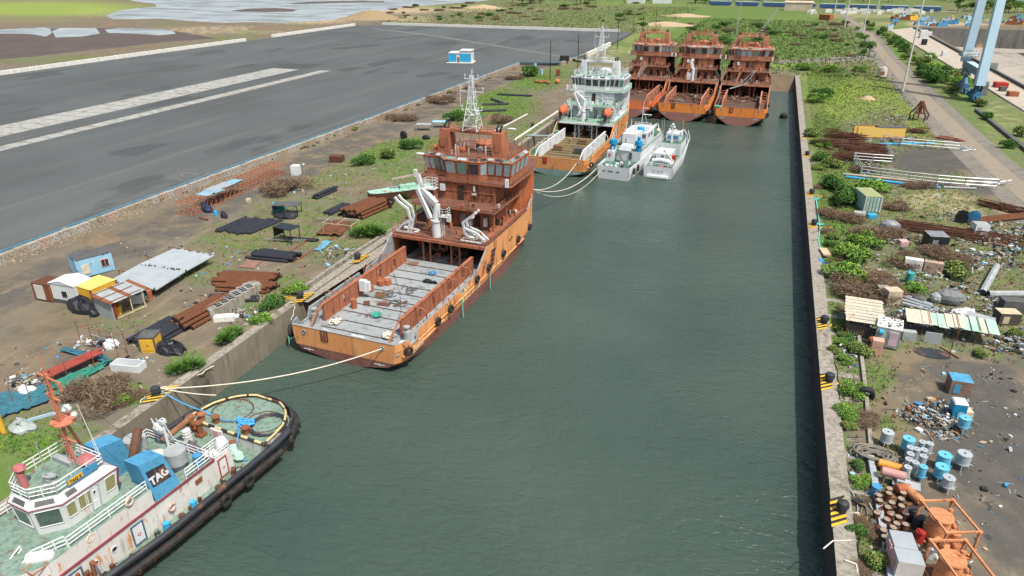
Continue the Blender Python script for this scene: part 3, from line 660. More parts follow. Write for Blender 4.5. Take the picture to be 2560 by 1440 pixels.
    def off(poly, d):
        n_ = len(poly); out = []
        for i in range(n_):
            p0, p1, p2 = Vector(poly[i-1]), Vector(poly[i]), Vector(poly[(i+1) % n_])
            n1 = Vector(((p1-p0).y, -(p1-p0).x)).normalized(); n2 = Vector(((p2-p1).y, -(p2-p1).x)).normalized(); m_ = (n1+n2); m_ = m_/max(.5, m_.length_squared)*2
            out.append(tuple(p1+m_*d))
        return out
    LV = [(14.3, 0), (15.25, .02), (17.45, .42), (17.6, .5), (18.1, -.35)]
    c = MB(); rings = [[(x, y, z) for x, y in off(base, d)] for z, d in LV]; m = len(base)
    for r0, r1 in zip(rings, rings[1:]):
        for i in range(m): c.face([r0[i], r0[(i+1) % m], r1[(i+1) % m], r1[i]], 0)
    c.face(rings[-1], 1)
    whs = c.build('wheelhouse', [W, P['roof']], root)
    npan = [3, 1, 3, 1, 3, 4, 3, 5, 3, 4]
    for lv, (fa, fb), gi in ((1, (.05, .93), 0), (3, (.18, .85), 1)):
        A, B = rings[lv], rings[lv+1]
        for i in range(m):
            a0, a1, b0, b1 = (Vector(q) for q in (A[i], A[(i+1) % m], B[i], B[(i+1) % m])); nrm = (a1-a0).cross(b0-a0).normalized()*.025
            for j in range(npan[i]):
                u0, u1 = (j+.1)/npan[i], (j+.9)/npan[i]
                lo0, lo1, hi0, hi1 = a0.lerp(a1, u0), a0.lerp(a1, u1), b0.lerp(b1, u0), b0.lerp(b1, u1)
                q = [lo0.lerp(hi0, fa)+nrm, lo1.lerp(hi1, fa)+nrm, lo1.lerp(hi1, fb)+nrm, lo0.lerp(hi0, fb)+nrm]
                w_ = MB(); mt = random.choices([GLASSL, GLASST, GLASSD], P['panes'] if gi == 0 else (2, 5, 1) if 'timber' not in opts else (3, 2, 3))[0]
                w_.face(q, 0); w_.tube(q, .045, 4, 1, True)
                w_.build('window', [mt, P['frame']], whs)
    c = MB(); c.rail([(-7, 39, 18.1), (-2.9, 38.2, 18.1), (2.3, 38.2, 18.1), (7, 39, 18.1), (7, 47, 18.1), (4, 50, 18.1), (-4, 50, 18.1), (-7, 47, 18.1)], 1.1, 3, 1.6, closed=True); c.build('guard_rail', P['rail'], whs)
    # exhaust arch
    for sd_ in (-1, 1):
        c = MB(); x = sd_*4.75; poly = [(x-.95, 40.2), (x+.95, 40.2), (x+.95, 43.2), (x-.95, 43.2)]
        vs = [(p[0], p[1], 18.05) for p in poly]+[(x+(p[0]-x)*.82-sd_*.25, p[1]+(0 if p[1] < 41 else -.5)+.3, 21.9) for p in poly]
        c.add(vs, [(0, 1, 5, 4), (1, 2, 6, 5), (2, 3, 7, 6), (3, 0, 4, 7), (4, 5, 6, 7)], 0); c.box(x, 40.16, 19, .8, .08, 1.6, mi=1)
        for q in (-.3, .3): c.tube([(x-sd_*.25+q, 41.5, 21.8), (x-sd_*.25+q, 41.6, 22.5), (x-sd_*.25+q, 42.3, 22.9)], .2, 7, 2)
        c.build('exhaust_casing', [P['arch'], P['trim'], BLACK], root)
    c = MB(); c.box(0, 41.6, 21.45, 8.6, 1.4, .5); c.rail([(-4, 40.95, 21.95), (4, 40.95, 21.95)], .9, 2, 1.2); c.rail([(-4, 42.3, 21.95), (4, 42.3, 21.95)], .9, 2, 1.2)
    c.build('arch_beam', P['arch'], root)
    # clutter on the wheelhouse roof
    c = MB()
    for i in range(16):
        x, y = random.uniform(-3.6, 3.8), random.uniform(38.6, 44); hgt = random.uniform(.6, 2.4); c.cyl((x, y, 18.1), (x, y, 18.1+hgt), random.uniform(.05, .13), n=5, mi=i % 3)
    for i in range(8): c.box(random.uniform(-3.4, 3.4), random.uniform(40, 48), 18.1, random.uniform(.4, 1.1), random.uniform(.4, 1), random.uniform(.5, 1.3), mi=random.choice((1, 1, 2)))
    c.ball((.5, 46, 18.6), (1.9, 1.6, .9), 10, 1)
    c.build('roof_fittings', [P['antenna'], W, P['lock']], root)
    if 'mast' in opts:
        c = MB(); y0 = 41.6; z0, z1, z2 = 21.9, 27.0, 31.0
        def wdt(z): return 1.25-(z-z0)/(z1-z0)*.75 if z < z1 else .5-(z-z1)/(z2-z1)*.3
        zz = [z0+i*.88 for i in range(11)]
        for sx, sy in ((-1, -1), (1, -1), (1, 1), (-1, 1)): c.tube([(sx*wdt(z), y0+sy*wdt(z), z) for z in zz], .075, 5)
        for i, (za, zb_) in enumerate(zip(zz, zz[1:])):
            wa, wb = wdt(za), wdt(zb_)
            for (ax, ay), (bx, by) in (((-1, -1), (1, -1)), ((1, -1), (1, 1)), ((1, 1), (-1, 1)), ((-1, 1), (-1, -1))):
                c.cyl((ax*wb, y0+ay*wb, zb_), (bx*wb, y0+by*wb, zb_), .045, n=4, cap=False)
                if i % 2: ax, ay, bx, by = bx, by, ax, ay
                c.cyl((ax*wa, y0+ay*wa, za), (bx*wb, y0+by*wb, zb_), .04, n=4, cap=False)
        c.ladder((0, y0-.9, z0), (0, y0-.3, z2), .4)
        for z, hw in ((25.2, 1.7), (28.2, 1.9), (30.2, 1.1)):
            c.cyl((-hw*1.1, y0, z), (hw, y0, z), .07, n=5); 
            for q in (-1, 1): c.cyl((q*hw, y0, z), (q*hw, y0, z+.5), .05, n=4); c.ball((q*hw, y0, z+.6), .14, 6)
        c.cyl((-2.0, y0, 25.6), (-2.0, y0, 28.2), .045, n=4); c.box(.7, y0-1.1, 24.6, .9, .9, .12); c.cyl((1.2, y0-1.2, 24.8), (1.2, y0-1.2, 25.5), .3, n=8)
        c.cyl((0, y0, z2-.6), (0, y0, z2+.7), .06, n=5); c.cyl((.25, y0, z2), (.25, y0, z2+.9), .04, n=4)
        c.build('lattice_mast', P['mast'], root)
    if 'stub' in opts:
        c = MB()
        for x, hh in ((-2.1, 2.2), (1.9, 2.4), (.6, 1.2)): c.cyl((x, 41.6, 21.9), (x, 41.6, 21.9+hh), .1, n=5); c.box(x, 41.6, 22.3, .5, .5, .5)
        c.build('mast_stub', P['arch'], root)
    c = MB(); pal = [DKBR, P['wall'], P['crail'], P['lock'], GREYP]
    for (xa, xb, ya, yb, zc, nn) in ((-6.8, 6.6, 28.4, 34, 7.3, 26), (-6.6, -5.7, 34.5, 52, 7.3, 14), (5.8, 6.8, 34.5, 50, 7.3, 16), (-6.8, 6.6, 33.5, 37, 10.86, 16), (-7.5, -5.6, 38, 46, 10.86, 5), (-5, 5, 29, 33.8, 2.8, 18)):
        for _ in range(nn):
            x, y = random.uniform(xa, xb), random.uniform(ya, yb); q = random.random()
            if q < .5: c.box(x, y, zc, random.uniform(.15, .7), random.uniform(.15, .7), random.uniform(.2, 1.1), random.random(), mi=random.randrange(5) if random.random() < .6 else 0)
            elif q < .8: c.cyl((x, y, zc), (x, y, zc+random.uniform(.4, 1.8)), random.uniform(.05, .2), n=6, mi=random.randrange(5))
            else: c.beam((x, y, zc+.1), (x+random.uniform(-1.2, 1.2), y+random.uniform(-.6, .6), zc+random.uniform(.1, .8)), .09, mi=random.randrange(3))
    c.build('deck_gear', pal, root)
    # bow bulwark details
    c = MB(); c.box(0, 56.5, 7.3, 2.6, 2.0, 1.2); c.cyl((-1.8, 56.5, 8.0), (1.8, 56.5, 8.0), .55, n=12); c.build('windlass', P['winch'], root)
    return root
def knuckle_crane(root, x, y, z, mat, nm='crane'):
    c = MB(); c.cyl((x, y, z), (x, y, z+2.6), .72, n=14); c.cyl((x, y, z+2.6), (x, y, z+2.85), .85, n=14)
    c.cyl((x, y, z+2.8), (x+.2, y+.2, z+5.4), .6, .5, n=10); cr = c.build(nm+'_pedestal', mat, root, smooth=True)
    c = MB(); c.beam((x+.1, y, z+5.5), (x-2.5, y+.7, z+7.4), .75, .8); c.beam((x-2.5, y+.9, z+7.3), (x-3.2, y+1.1, z+9.6), .5, .5); c.beam((x-.8, y-.2, z+3.0), (x-3.1, y+.5, z+7.4), .55, .6); c.cyl((x-.5, y+.3, z+4.0), (x-2.3, y+.8, z+6.9), .16, n=6)
    c.build(nm+'_boom', mat, root)
    c = MB(); c.rail([(x-2.2, y+.6, z+7.6), (x-.4, y+.6, z+7.6), (x-.4, y+2, z+7.6), (x-2.2, y+2, z+7.6)], 1.5, 3, .8, closed=True); c.box(x-1.3, y+1.3, z+7.5, 1.9, 1.5, .1)
    c.ladder((x+1.25, y-.2, z), (x+1.25, y-.2, z+3.5)); c.rail([(x+.7, y-.4, z+3.6), (x+1.9, y-.4, z+3.6), (x+1.9, y+1, z+3.6)], 1.3, 3, .6); c.box(x+1.4, y+.2, z+3.5, 1.3, 1.4, .08); c.box(x+2.1, y+.1, z+2.8, .6, .5, 1.1)
    c.build(nm+'_platform', mat, root)
def davit(root, x, y, z, mat, s):
    c = MB()
    fr = [(x-1.6, y-.9, z+.25), (x+1.5, y-.9, z+.25), (x+1.7, y+.6, z+.25), (x-1.6, y+.6, z+.25)]
    for a, b_ in zip(fr, fr[1:]+fr[:1]): c.beam(a, b_, .28)
    for yy in (y-.7, y+.5):
        pts = [(x+s*.4, yy, z+.3), (x+s*.9, yy, z+2.6), (x+s*.6, yy, z+4.1), (x-s*1.0, yy, z+5.2), (x-s*1.6, yy, z+5.9)]
        if s < 0: pts = [(x+1.6*s*-.2, yy, z+.3), (x-1.0, yy, z+1.6), (x-1.3, yy, z+3.3), (x+.2, yy, z+4.5), (x+.8, yy, z+5.2)]
        for a, b_ in zip(pts, pts[1:]): c.beam(a, b_, .3, .34)
    if s > 0: ext = [(x-1.5, y-.2, z+.4), (x-.4, y-.2, z+1.5), (x+.6, y-.2, z+2.0)]
    else: ext = [(x-1.0, y-.2, z+2.3), (x+.9, y-.2, z+1.7), (x+2.3, y-.2, z+.5)]
    for q in (-.5, .5):
        for a, b_ in zip(ext, ext[1:]): c.beam((a[0], a[1]+q, a[2]), (b_[0], b_[1]+q, b_[2]), .34, .3)
    c.beam((x, y-.7, z+4.0), (x, y+.5, z+4.0), .2); c.beam((x, y-.7, z+1.5), (x, y+.5, z+1.5), .25)
    c.box(x-s*.1, y, z+.4, 1.0, 1.0, .9); c.cyl((x-.2, y-.6, z+.9), (x+.5, y-.6, z+.9), .35, n=8)
    c.build('boat_davit', mat, root)
PO = dict(hull=ORANGE, bottom=MAROON, bulin=GREYDK, cap=GREYDK, gate=REDOX, deck=GREYDK, crail=REDOX, hoop=REDOX, winch=DKBR, fdeck=REDOXD, trim=REDOX, rail=RAILR, wall=REDOX,
          door=GREYDK, lock=WHITE, casing=pm('orange_casing', (.46, .13, .045), (.36, .10, .04), .7, .3, .8, rust=.3, rs=.6, streak=True, dirt=.5), roof=REDOXD, panes=(7, 2, 1), frame=REDOX, arch=REDOX, antenna=WHITE, mast=WHITEC)
S1 = osv('supply_ship', 'large rusty orange supply ship with white lattice mast moored alongside the left quay', (-47.5, 66.5, WZ), R(-1.5), PO, opts=('mast',))
S1.scale = (1.06, 1, 1)
knuckle_crane(S1, -.9, 28.9, 7.3, WHITE)
davit(S1, -6.0, 29.2, 7.3, WHITE, 1); davit(S1, 5.2, 28.9, 7.3, WHITE, -1)
c = MB(); c.cyl((-6.5, 41, 18.7), (-4.3, 41, 18.7), .33, n=8); c.cyl((-2.3, 41, 18.7), (-1.2, 41, 18.7), .33, n=8); c.build('life_raft_canister', pm('raft_orange', (.75, .16, .05), None, .6, 1), S1)
PW = dict(PO, bottom=TEALB, hull=pm('faded_orange_hull', (.60, .27, .10), (.50, .21, .08), .6, .25, .8, rust=.36, rs=.3, streak=True, dirt=.4), bulin=GRND, cap=PO['hull'], gate=REDP, deck=TIMBER, crail=WHITEC, hoop=WHITEC, winch=RUSTD, fdeck=GRND, trim=WHITEC, rail=WHITEC, wall=WHITEC, door=GREYP, lock=WHITEC,
          casing=WHITEC, roof=GRND, panes=(0, 1, 6), frame=WHITEC, arch=WHITEC, antenna=WHITEC, mast=WHITEC)
S2 = osv('supply_ship', 'white and green supply ship with a faded orange hull and timber working deck', (-47.2, 160, WZ), R(-.5), PW, opts=('mast', 'timber'))
knuckle_crane(S2, -1.2, 29.5, 7.3, WHITEC)
def gdavit(root, x, y, z):
    c = MB()
    for q in (-1.3, 1.3): c.tube([(x+q, y-.2, z), (x+q, y-.2, z+3.4), (x+q*.4, y-.6, z+4.2)], .16, 6)
    c.beam((x-1.3, y-.2, z+3.0), (x+1.3, y-.2, z+3.0), .25); c.build('boat_davit', WHITEC, root)
def rescue_boat(root_loc, rz, label):
    t = thing('rescue_boat', label, 'lifeboat', root_loc, rz, 'orange rescue boats hanging on the white supply ship')
    b = MB(); L_ = [(-2.4, .2, .9), (-1.6, .9, .25), (0, 1.15, 0), (1.4, 1.0, .1), (2.4, .7, .5)]
    vs = []
    for y, w_, zb in L_:
        for k in range(10):
            a = 2*math.pi*k/10; vs.append((w_*math.cos(a), y, 1.2+(1.25-zb*.6)*math.sin(a)))
    b.add(vs, [(i*10+k, i*10+(k+1) % 10, (i+1)*10+(k+1) % 10, (i+1)*10+k) for i in range(4) for k in range(10)]+[tuple(range(10)), tuple(range(40, 50))])
    b.build('hull', pm('rescue_orange', (.72, .17, .07), (.62, .13, .06), .5, 1), t, smooth=True)
    b = MB(); b.box(0, -2.3, -.2, .7, .8, 1.3); b.cyl((0, -2.6, -.7), (0, -2.4, .3), .25, n=8); b.build('outboard_motor', BLACK, t); return t
def ship_pt(root_loc, rz, x, y, z):
    a, b_ = rz2(x, y, rz); return (root_loc[0]+a, root_loc[1]+b_, root_loc[2]+z)
gdavit(S2, -6.2, 30.5, 7.3); gdavit(S2, 6.0, 30.5, 7.3)
rescue_boat(ship_pt((-47.2, 160, WZ), R(-.5), -7.0, 29.3, 8.8), 0, 'orange rescue boat on the left davit of the white supply ship')
rescue_boat(ship_pt((-47.2, 160, WZ), R(-.5), 5.6, 29.0, 8.8), 0, 'orange rescue boat on the right davit of the white supply ship')
REDOX2 = pm('pale_oxide', (.52, .23, .145), (.38, .15, .09), .8, .35, .9, rust=.42, rs=.8, streak=True, rc=(.085, .04, .025), dirt=.6)
RDK = pm('rusty_deck', (.085, .052, .04), (.13, .08, .06), .9, .6, 1, rust=.3, rs=1)
OR2 = pm('orange_hull_bright', (.70, .24, .045), (.62, .2, .05), .6, .25, .8, rust=.16, rs=.35, streak=True, dirt=.4)
RED3 = pm('red_orange_hull', (.68, .19, .075), (.58, .15, .06), .6, .25, .8, rust=.16, rs=.35, streak=True, dirt=.3)
PINKB = pm('faded_bottom', (.30, .15, .125), (.24, .115, .095), .8, .3, .9, rust=.2, rs=.4)
PR = dict(PO, bottom=PINKB, bulin=RDK, cap=REDOX2, deck=RDK, crail=REDOX2, hoop=REDOX2, fdeck=RDK, trim=REDOX2, wall=REDOX2, casing=DKBR, roof=REDOX2, frame=REDOX2, arch=REDOX2, door=DKBR, lock=REDOX2, antenna=RUST, paint=1.35, pr=.006, keel=-1.6)
trio = []
for i, (x, y, hl, pn, op, lab) in enumerate(((-45.0, 235, RED3, (6, 2, 3), (), 'rusty laid-up supply ship at the left end of the row of three'),
                                     (-27.2, 234, OR2, (1, 3, 5), ('stub',), 'rusty laid-up supply ship with a white crane, middle of the row of three'),
                                     (-9.0, 233, OR2, (6, 2, 3), ('stub',), 'rusty laid-up supply ship with teal net on its stern, right end of three'))):
    r = osv('supply_ship', lab, (x, y, WZ+1.3), R((-1.0, -.2, .6)[i]), dict(PR, hull=hl, panes=pn), opts=op, group='rusty supply ships laid up in a row at the head of the basin'); trio.append(r)
    k = MB()
    for q in (-2.8, 2.8): k.cyl((q, 1.2, -3), (q, 1.4, .2), .35, n=8)
    k.build('rudder', PINKB, r)
    k = MB()
    for q in range(60):
        a, b_ = random.uniform(-5, 5), random.uniform(9, 27) if i == 1 else random.uniform(17, 28); l = random.uniform(.4, 2.6); an = random.uniform(0, 3.1)
        k.beam((a, b_, 2.9+random.random()*.5), (a+l*math.cos(an), b_+l*math.sin(an)*.5, 2.9+random.random()*.7), random.uniform(.06, .35), mi=random.choice((0, 0, 1, 1, 2, 3)))
    k.build('deck_scrap', [RUSTD, RUST, GREYP, DKBR], r)
k = MB(); k.beam((-1.9, 27.5, 7.4), (2.4, 33.5, 11.4), .1); k.ladder((0, 28, 7.5), (2.6, 33.4, 11.2), 1.0, (0, 1, 0), .06); k.beam((-5, 26.4, 5.8), (.5, 28, 7.6), 1.1, .12); k.build('gangway', GREYP, trio[2])
k = MB(); k.ladder((-2.8, 28.2, 7.4), (-1.0, 33.2, 11), .9, (1, 0, 0), .05); k.build('stair', GREYP, trio[0])
c = MB(); c.cyl((-.6, 29, 7.3), (-.6, 29, 11.4), .6, n=12); c.beam((-.6, 29, 11.2), (-1.6, 29.6, 14.0), .8); c.beam((-1.6, 29.6, 14), (-.9, 30, 14.3), .8); c.box(-1.9, 28.8, 7.5, 1.3, .8, 2.4); c.ladder((.6, 28.8, 7.3), (.6, 28.8, 12)); c.build('crane', WHITEC, trio[1])
for i, (x, s) in enumerate(((trio[0], 1), (trio[1], 1))):
    k = MB(); k.torus((7.6, 35.5, 7.9), (1, .2, .5), 2.4, .5, 20, 8, 0); k.rail([(5.2, 30.5, 5.6), (8.2, 30.5, 5.6), (8.2, 33, 5.6)], 2.2, 5, .6, .06, 1); k.build('wreckage', [BLACK, GREYP], x)
# ================================================================ THE TUG (lower left)
TL = (-48.5, 53.6, WZ); TR = R(180-5.2)       # local y runs forward (towards the camera side), local x is port->starboard mirrored
tug = thing('tugboat', 'black and white harbour tug with blue funnels, moored at the lower left', 'tugboat', TL, TR)
def TW(x, y, z): return ship_pt(TL, TR, x, y, z)
TB = [(0, .2), (.25, 1.9), (.9, 3.4), (2.0, 4.7), (3.6, 5.6), (6, 6.1), (20, 6.2), (27, 5.6), (31, 3.6), (33.5, .2)]
def trail(y): return 2.75 if y < 7 else max(2.4, 2.75-(y-7)*.05)
b = MB(); YS = [0, .12, .25, .55, .9, 1.4, 2, 2.8, 3.6, 5, 7, 12, 18, 24, 27, 29, 31, 32.5, 33.5]
for s in (-1, 1):
    vs = []
    for y in YS:
        h_ = lerp(TB, y); vs += [(s*h_*.78, y+max(0, 2-y)*.5, -1.2), (s*h_*.93, y+max(0, 2-y)*.3, .25), (s*h_*.97, y+max(0, 2-y)*.15, .9), (s*h_, y, 1.9), (s*h_, y, trail(y)), (s*max(0, h_-.3), y+.1, trail(y)), (s*max(0, h_-.3), y+.1, 1.7)]
    b.add(vs, [tuple((i*7+j, i*7+j+1, (i+1)*7+j+1, (i+1)*7+j)[::(1 if s < 0 else -1)]) for i in range(len(YS)-1) for j in range(6)], 0)
    for q in range(len(b.m)-6*(len(YS)-1), len(b.m)):
        j = (q-(len(b.m)-6*(len(YS)-1))) % 6
        if j <= 1: b.m[q] = 1
HULLR = pm('rust_streaked_waterline', (.16, .085, .05), (.07, .045, .035), .85, 1.2, 1, rust=.5, rs=1.5, rc=(.28, .17, .09))
b.build('hull', [BLACKP, HULLR], tug)
b = MB(); yy = [.5, 1, 2, 3.6, 6, 20, 27, 31, 33]
b.prism([(-lerp(TB, y)*.97, y) for y in yy]+[(lerp(TB, y)*.97, y) for y in reversed(yy)], 1.4, 1.7, 0)
dk = b.build('main_deck', TUGDK, tug)
# raised round stern deck
b = MB(); yy = [.45, .7, 1.1, 1.7, 2.6, 3.6, 5.2, 7.0]
b.prism([(-max(.3, lerp(TB, y)-.75), y+.3) for y in yy]+[(max(.3, lerp(TB, y)-.75), y+.3) for y in reversed(yy)], 1.7, 2.6, 1, 0)
sdk = b.build('stern_deck', [TUGDK, WRUST], tug)
b = MB(); path = [(-(lerp(TB, y)-.7), y+.35, 2.95) for y in (7.2, 5.2, 3.6, 2.6, 1.7, 1.1, .7, .45)]+[((lerp(TB, y)-.7), y+.35, 2.95) for y in (.45, .7, 1.1, 1.7, 2.6, 3.6, 5.2, 7.2)]
for i, (p, q) in enumerate(zip(path, path[1:])):
    n_ = 3; p, q = Vector(p), Vector(q)
    for k in range(n_): b.cyl(p.lerp(q, k/n_), p.lerp(q, (k+1)/n_), .12, n=6, mi=0 if (i*n_+k) % 7 else 1, cap=False)
    b.cyl(q, (q.x, q.y, 2.6), .06, n=4, mi=1)
b.build('stern_rail', [pm('cream_rail', (.60, .50, .24), (.5, .4, .2), .7, 2, rust=.25, rs=2), RUSTD], tug)
b = MB()
for k in range(13):
    p = (-6+k*.92, 7.25, 2.9); b.cyl((p[0], p[1], p[2]), (p[0]+.92, p[1], p[2]), .15, n=7, mi=k % 2)
b.build('striped_bar', [BLACKP, pm('cream_stripe', (.62, .52, .26), None, .7, 2)], tug)
for (x, y, r) in ((2.3, 3.9, 2.25), (-2.4, 4.0, 2.0)):
    b = MB(); n_ = 46
    for k in range(n_): a = 2*math.pi*k/n_; b.box(x+r*math.cos(a), y+r*.92*math.sin(a), 2.62, .16, .1, .07, a)
    b.torus((x, y, 2.63), (0, 0, 1), r*.98, .035, 40, 4); b.build('hatch_ring', RUSTD, sdk)
b = MB(); b.box(1.0, 7.5, 1.7, 1.6, .2, 1.15, mi=0); b.box(1.0, 7.64, 1.95, .75, .08, .85, mi=1); b.build('stern_door', [WHITE, PINK], tug)
for x, y in ((4.0, 6.6), (3.0, 7.9), (2.2, 6.3), (-2.1, 6.4), (-2.8, 8.9), (4.6, 7.4)):
    b = MB(); b.cyl((x, y, 2.0), (x, y, 3.4), .32, .3, n=9); b.cyl((x, y, 3.3), (x, y, 3.45), .45, n=9); b.box(x, y, 1.7, 1, .8, .35); b.build('mooring_bitt', RUSTO if x > 3 else RUST, tug)
b = MB(); b.cyl((4.6, 13, 2.6), (3.4, 8.4, 4.2), .34, .3, n=8); b.cyl((4.6, 13, 1.7), (4.6, 13, 3.6), .5, n=9); b.ball((3.4, 8.4, 4.2), .4, 7); b.build('tow_hook_arm', pm('brown_arm', (.25, .12, .06), (.18, .09, .05), .8, 1), tug)
b = MB(); b.cyl((3.3, 9.3, 1.7), (3.3, 9.3, 3.3), .45, n=10); 
for z in (2.1, 2.6, 3.0): b.torus((3.3, 9.3, z), (0, 0, 1), .46, .04, 10, 4)
b.build('vent_drum', WHITE, tug)
# side fender belts
def belt(r_, dz, dx, mat, y0, y1, nm):
    b = MB()
    for s in (-1, 1):
        ys_ = np.linspace(y0, y1, 20); b.tube([(s*(lerp(TB, y)+dx), y, dz) for y in ys_], r_, 7)
    return b.build(nm, mat, tug, smooth=True)
belt(.30, 2.55, .05, BLACKP, 4, 30, 'rubbing_belt'); belt(.34, 1.45, .22, BLACK, 6, 30, 'rubbing_belt')
b = MB(); pts = [(-lerp(TB, y)-.15, y, 1.9) for y in (4, 2.8, 2, 1.4, .9, .4, .1)]+[(lerp(TB, y)+.15, y, 1.9) for y in (.1, .4, .9, 1.4, 2, 2.8, 4)]
b.tube(pts, .42, 8); b.build('stern_fender', BLACK, tug, smooth=True)
b = MB()
for i in range(14): y = 8+i*1.4; b.torus((-6.35-.05, y, 1.45), (0, 1, 0), .38, .035, 10, 4)
b.build('fender_strap', RUSTD, tug)
# lower deckhouse
HZ, HT = 1.7, 4.4
b = MB(); b.prism([(-4.3, 12.6), (4.3, 12.6), (4.3, 28.5), (3.2, 30), (-3.2, 30), (-4.3, 28.5)], HZ, HT, 0, 1); b.box(-3.4, 11.5, HZ, 1.6, 2.4, HT-HZ-.3, mi=0)
dh = b.build('lower_deckhouse', [WRUST, TUGDK], tug)
b = MB(); 
for a, c in (((-4.36, 12.6), (-4.36, 28.5)), ((4.36, 12.6), (4.36, 28.5)), ((-4.36, 12.55), (4.36, 12.55))): b.beam((*a, HT), (*c, HT), .14, .14)
b.build('maroon_trim', pm('maroon_line', (.25, .04, .06), None, .6, 1), dh)
for y, w_, col_ in ((21.3, .95, 1), (27.0, .95, 1), (11.6, .8, 0)):
    b = MB(); xo = -4.32 if y > 12 else -4.22
    b.box(xo, y, HZ+.25, .12, w_, 1.9, mi=0); b.box(xo-.05, y, HZ+.18, .1, w_+.22, .1, mi=1); b.box(xo-.05, y-w_/2-.07, HZ+.2, .1, .1, 2.0, mi=1); b.box(xo-.05, y+w_/2+.07, HZ+.2, .1, .1, 2.0, mi=1); b.box(xo-.05, y, HZ+2.15, .1, w_+.22, .1, mi=1)
    b.torus((xo-.08, y, HZ+1.1), (1, 0, 0), .14, .03, 10, 4, 2); b.build('door', [WHITEC, pm('door_frame_blue', (.05, .12, .2), None, .6, 1) if col_ else pm('door_frame_red', (.4, .08, .06), None, .6, 1), REDP], dh)
for y in (23.6, 25.3):
    b = MB(); b.torus((-4.33, y, HZ+1.45), (1, 0, 0), .26, .06, 14, 5, 0); b.cyl((-4.28, y, HZ+1.45), (-4.36, y, HZ+1.45), .24, n=12, mi=1); b.build('porthole', [WHITE, GLASSD], dh)
b = MB(); b.box(-4.34, 14.6, HZ+1.5, .1, .75, .5, mi=0); b.build('hatch', RUST, dh)
def buoy(x, y, z, label, ax=(1, 0, 0)):
    b = MB(); c = Vector(TW(x, y, z)); b.torus(c, ax, .33, .1, 16, 6); o = b.build('lifebuoy', pm('faded_buoy', (.62, .35, .26), (.6, .55, .5), .7, 2.5, 1, rust=.4, rs=3), smooth=True)
    tag(o, label, 'lifebuoy', 'faded lifebuoys on the harbour tug')
buoy(-4.5, 17.9, HZ+1.35, 'faded ring lifebuoy on the white deckhouse wall below the blue funnel')
buoy(-4.35, 21.3, 6.4, 'weathered ring lifebuoy on the railing beside the tug wheelhouse')
buoy(-4.2, 25.0, 5.6, 'rusty-looking ring lifebuoy low on the tug rail near the stair')
# upper tier
UT = 6.0
b = MB(); b.prism([(-4.25, 19.2), (4.25, 19.2), (4.25, 28.5), (3, 30.5), (-3, 30.5), (-4.25, 28.5)], HT+.004, UT, 0, 1)
up_ = b.build('upper_deckhouse', [WRUST, TUGDK], tug)
b = MB(); b.rail([(-4.1, 19.4, UT), (-4.1, 26.6, UT)], 1.05, 3, 1.9, .05); b.rail([(4.1, 19.4, UT), (4.1, 28, UT)], 1.05, 3, 1.9, .05)
b.rail([(-4.15, 12.8, HT), (-4.15, 15.6, HT)], 1.1, 3, 1.2, .05); b.rail([(4.15, 12.8, HT), (4.15, 18, HT)], 1.1, 3, 1.6, .05); b.rail([(-4.15, 12.8, HT), (4.15, 12.8, HT)], 1.1, 3, 1.5, .05)
b.rail([(-4.2, 10.5, HT-.3), (-4.2, 12.4, HT-.3), (-2.7, 12.4, HT-.3), (-2.7, 10.5, HT-.3)], 1, 3, 1, .05)
b.build('guard_rail', WHITEC, tug)
b = MB(); b.rail([(-3.9, 26.6, UT), (-2.3, 28.4, UT-.6), (-2.3, 30.2, UT-1.8)], 1.1, 3, .9, .06); b.rail([(-1.0, 28.4, UT-.6), (-1.0, 30.5, UT-1.8)], 1.1, 3, .9, .06); b.rail([(1.2, 28.9, UT), (3.9, 28.9, UT)], 1.1, 3, .9, .06); b.build('stair_rail', WHITEC, tug)
b = MB(); b.cyl((-3.6, 27.9, UT+.1), (-2.4, 28.8, UT+.1), .5, n=12); b.ball((-3.6, 27.9, UT+.1), .5, 10); b.build('life_raft_canister', WHITE, tug, smooth=True)
b = MB()
for q in ((-4.2, 28.4), (-4.2, 29.6), (-3.0, 29.6), (-3.0, 28.4)): b.cyl((q[0], q[1], UT-1), (q[0], q[1], UT), .06, n=4)
for z in (UT-1, UT): b.tube([(-4.2, 28.4, z), (-4.2, 29.6, z), (-3, 29.6, z), (-3, 28.4, z)], .07, 4, closed=True)
b.build('raft_cradle', RUSTO, tug)
# wheelhouse
WX0, WX1, WY0, WY1, WB, WT = -2.2, 3.2, 20.6, 26.8, UT, 8.55
plan = [(WX0, WY0), (WX1, WY0), (WX1, WY1-1.6), (WX1-1.5, WY1), (WX0+1.5, WY1), (WX0, WY1-1.6)]
def offp(poly, d):
    c0 = Vector((sum(p[0] for p in poly)/len(poly), sum(p[1] for p in poly)/len(poly))); return [tuple(c0+(Vector(p)-c0)*(1+d)) for p in poly]
b = MB(); rings = [[(x, y, z) for x, y in offp(plan, d)] for z, d in ((WB, -.02), (WB+.9, 0), (WT, .05), (WT+.1, .08), (WT+.75, -.12))]
for r0, r1 in zip(rings, rings[1:]):
    for i in range(6): b.face([r0[i], r1[i], r1[(i+1) % 6], r0[(i+1) % 6]], 0)
b.face(rings[-1], 1)
wh = b.build('wheelhouse', [WHITE, TUGDK], tug)
b = MB(); b.tube(rings[3], .055, 4, closed=True); b.beam(rings[1][0], rings[3][0], .12); b.build('maroon_trim', _mc['maroon_line'], wh)
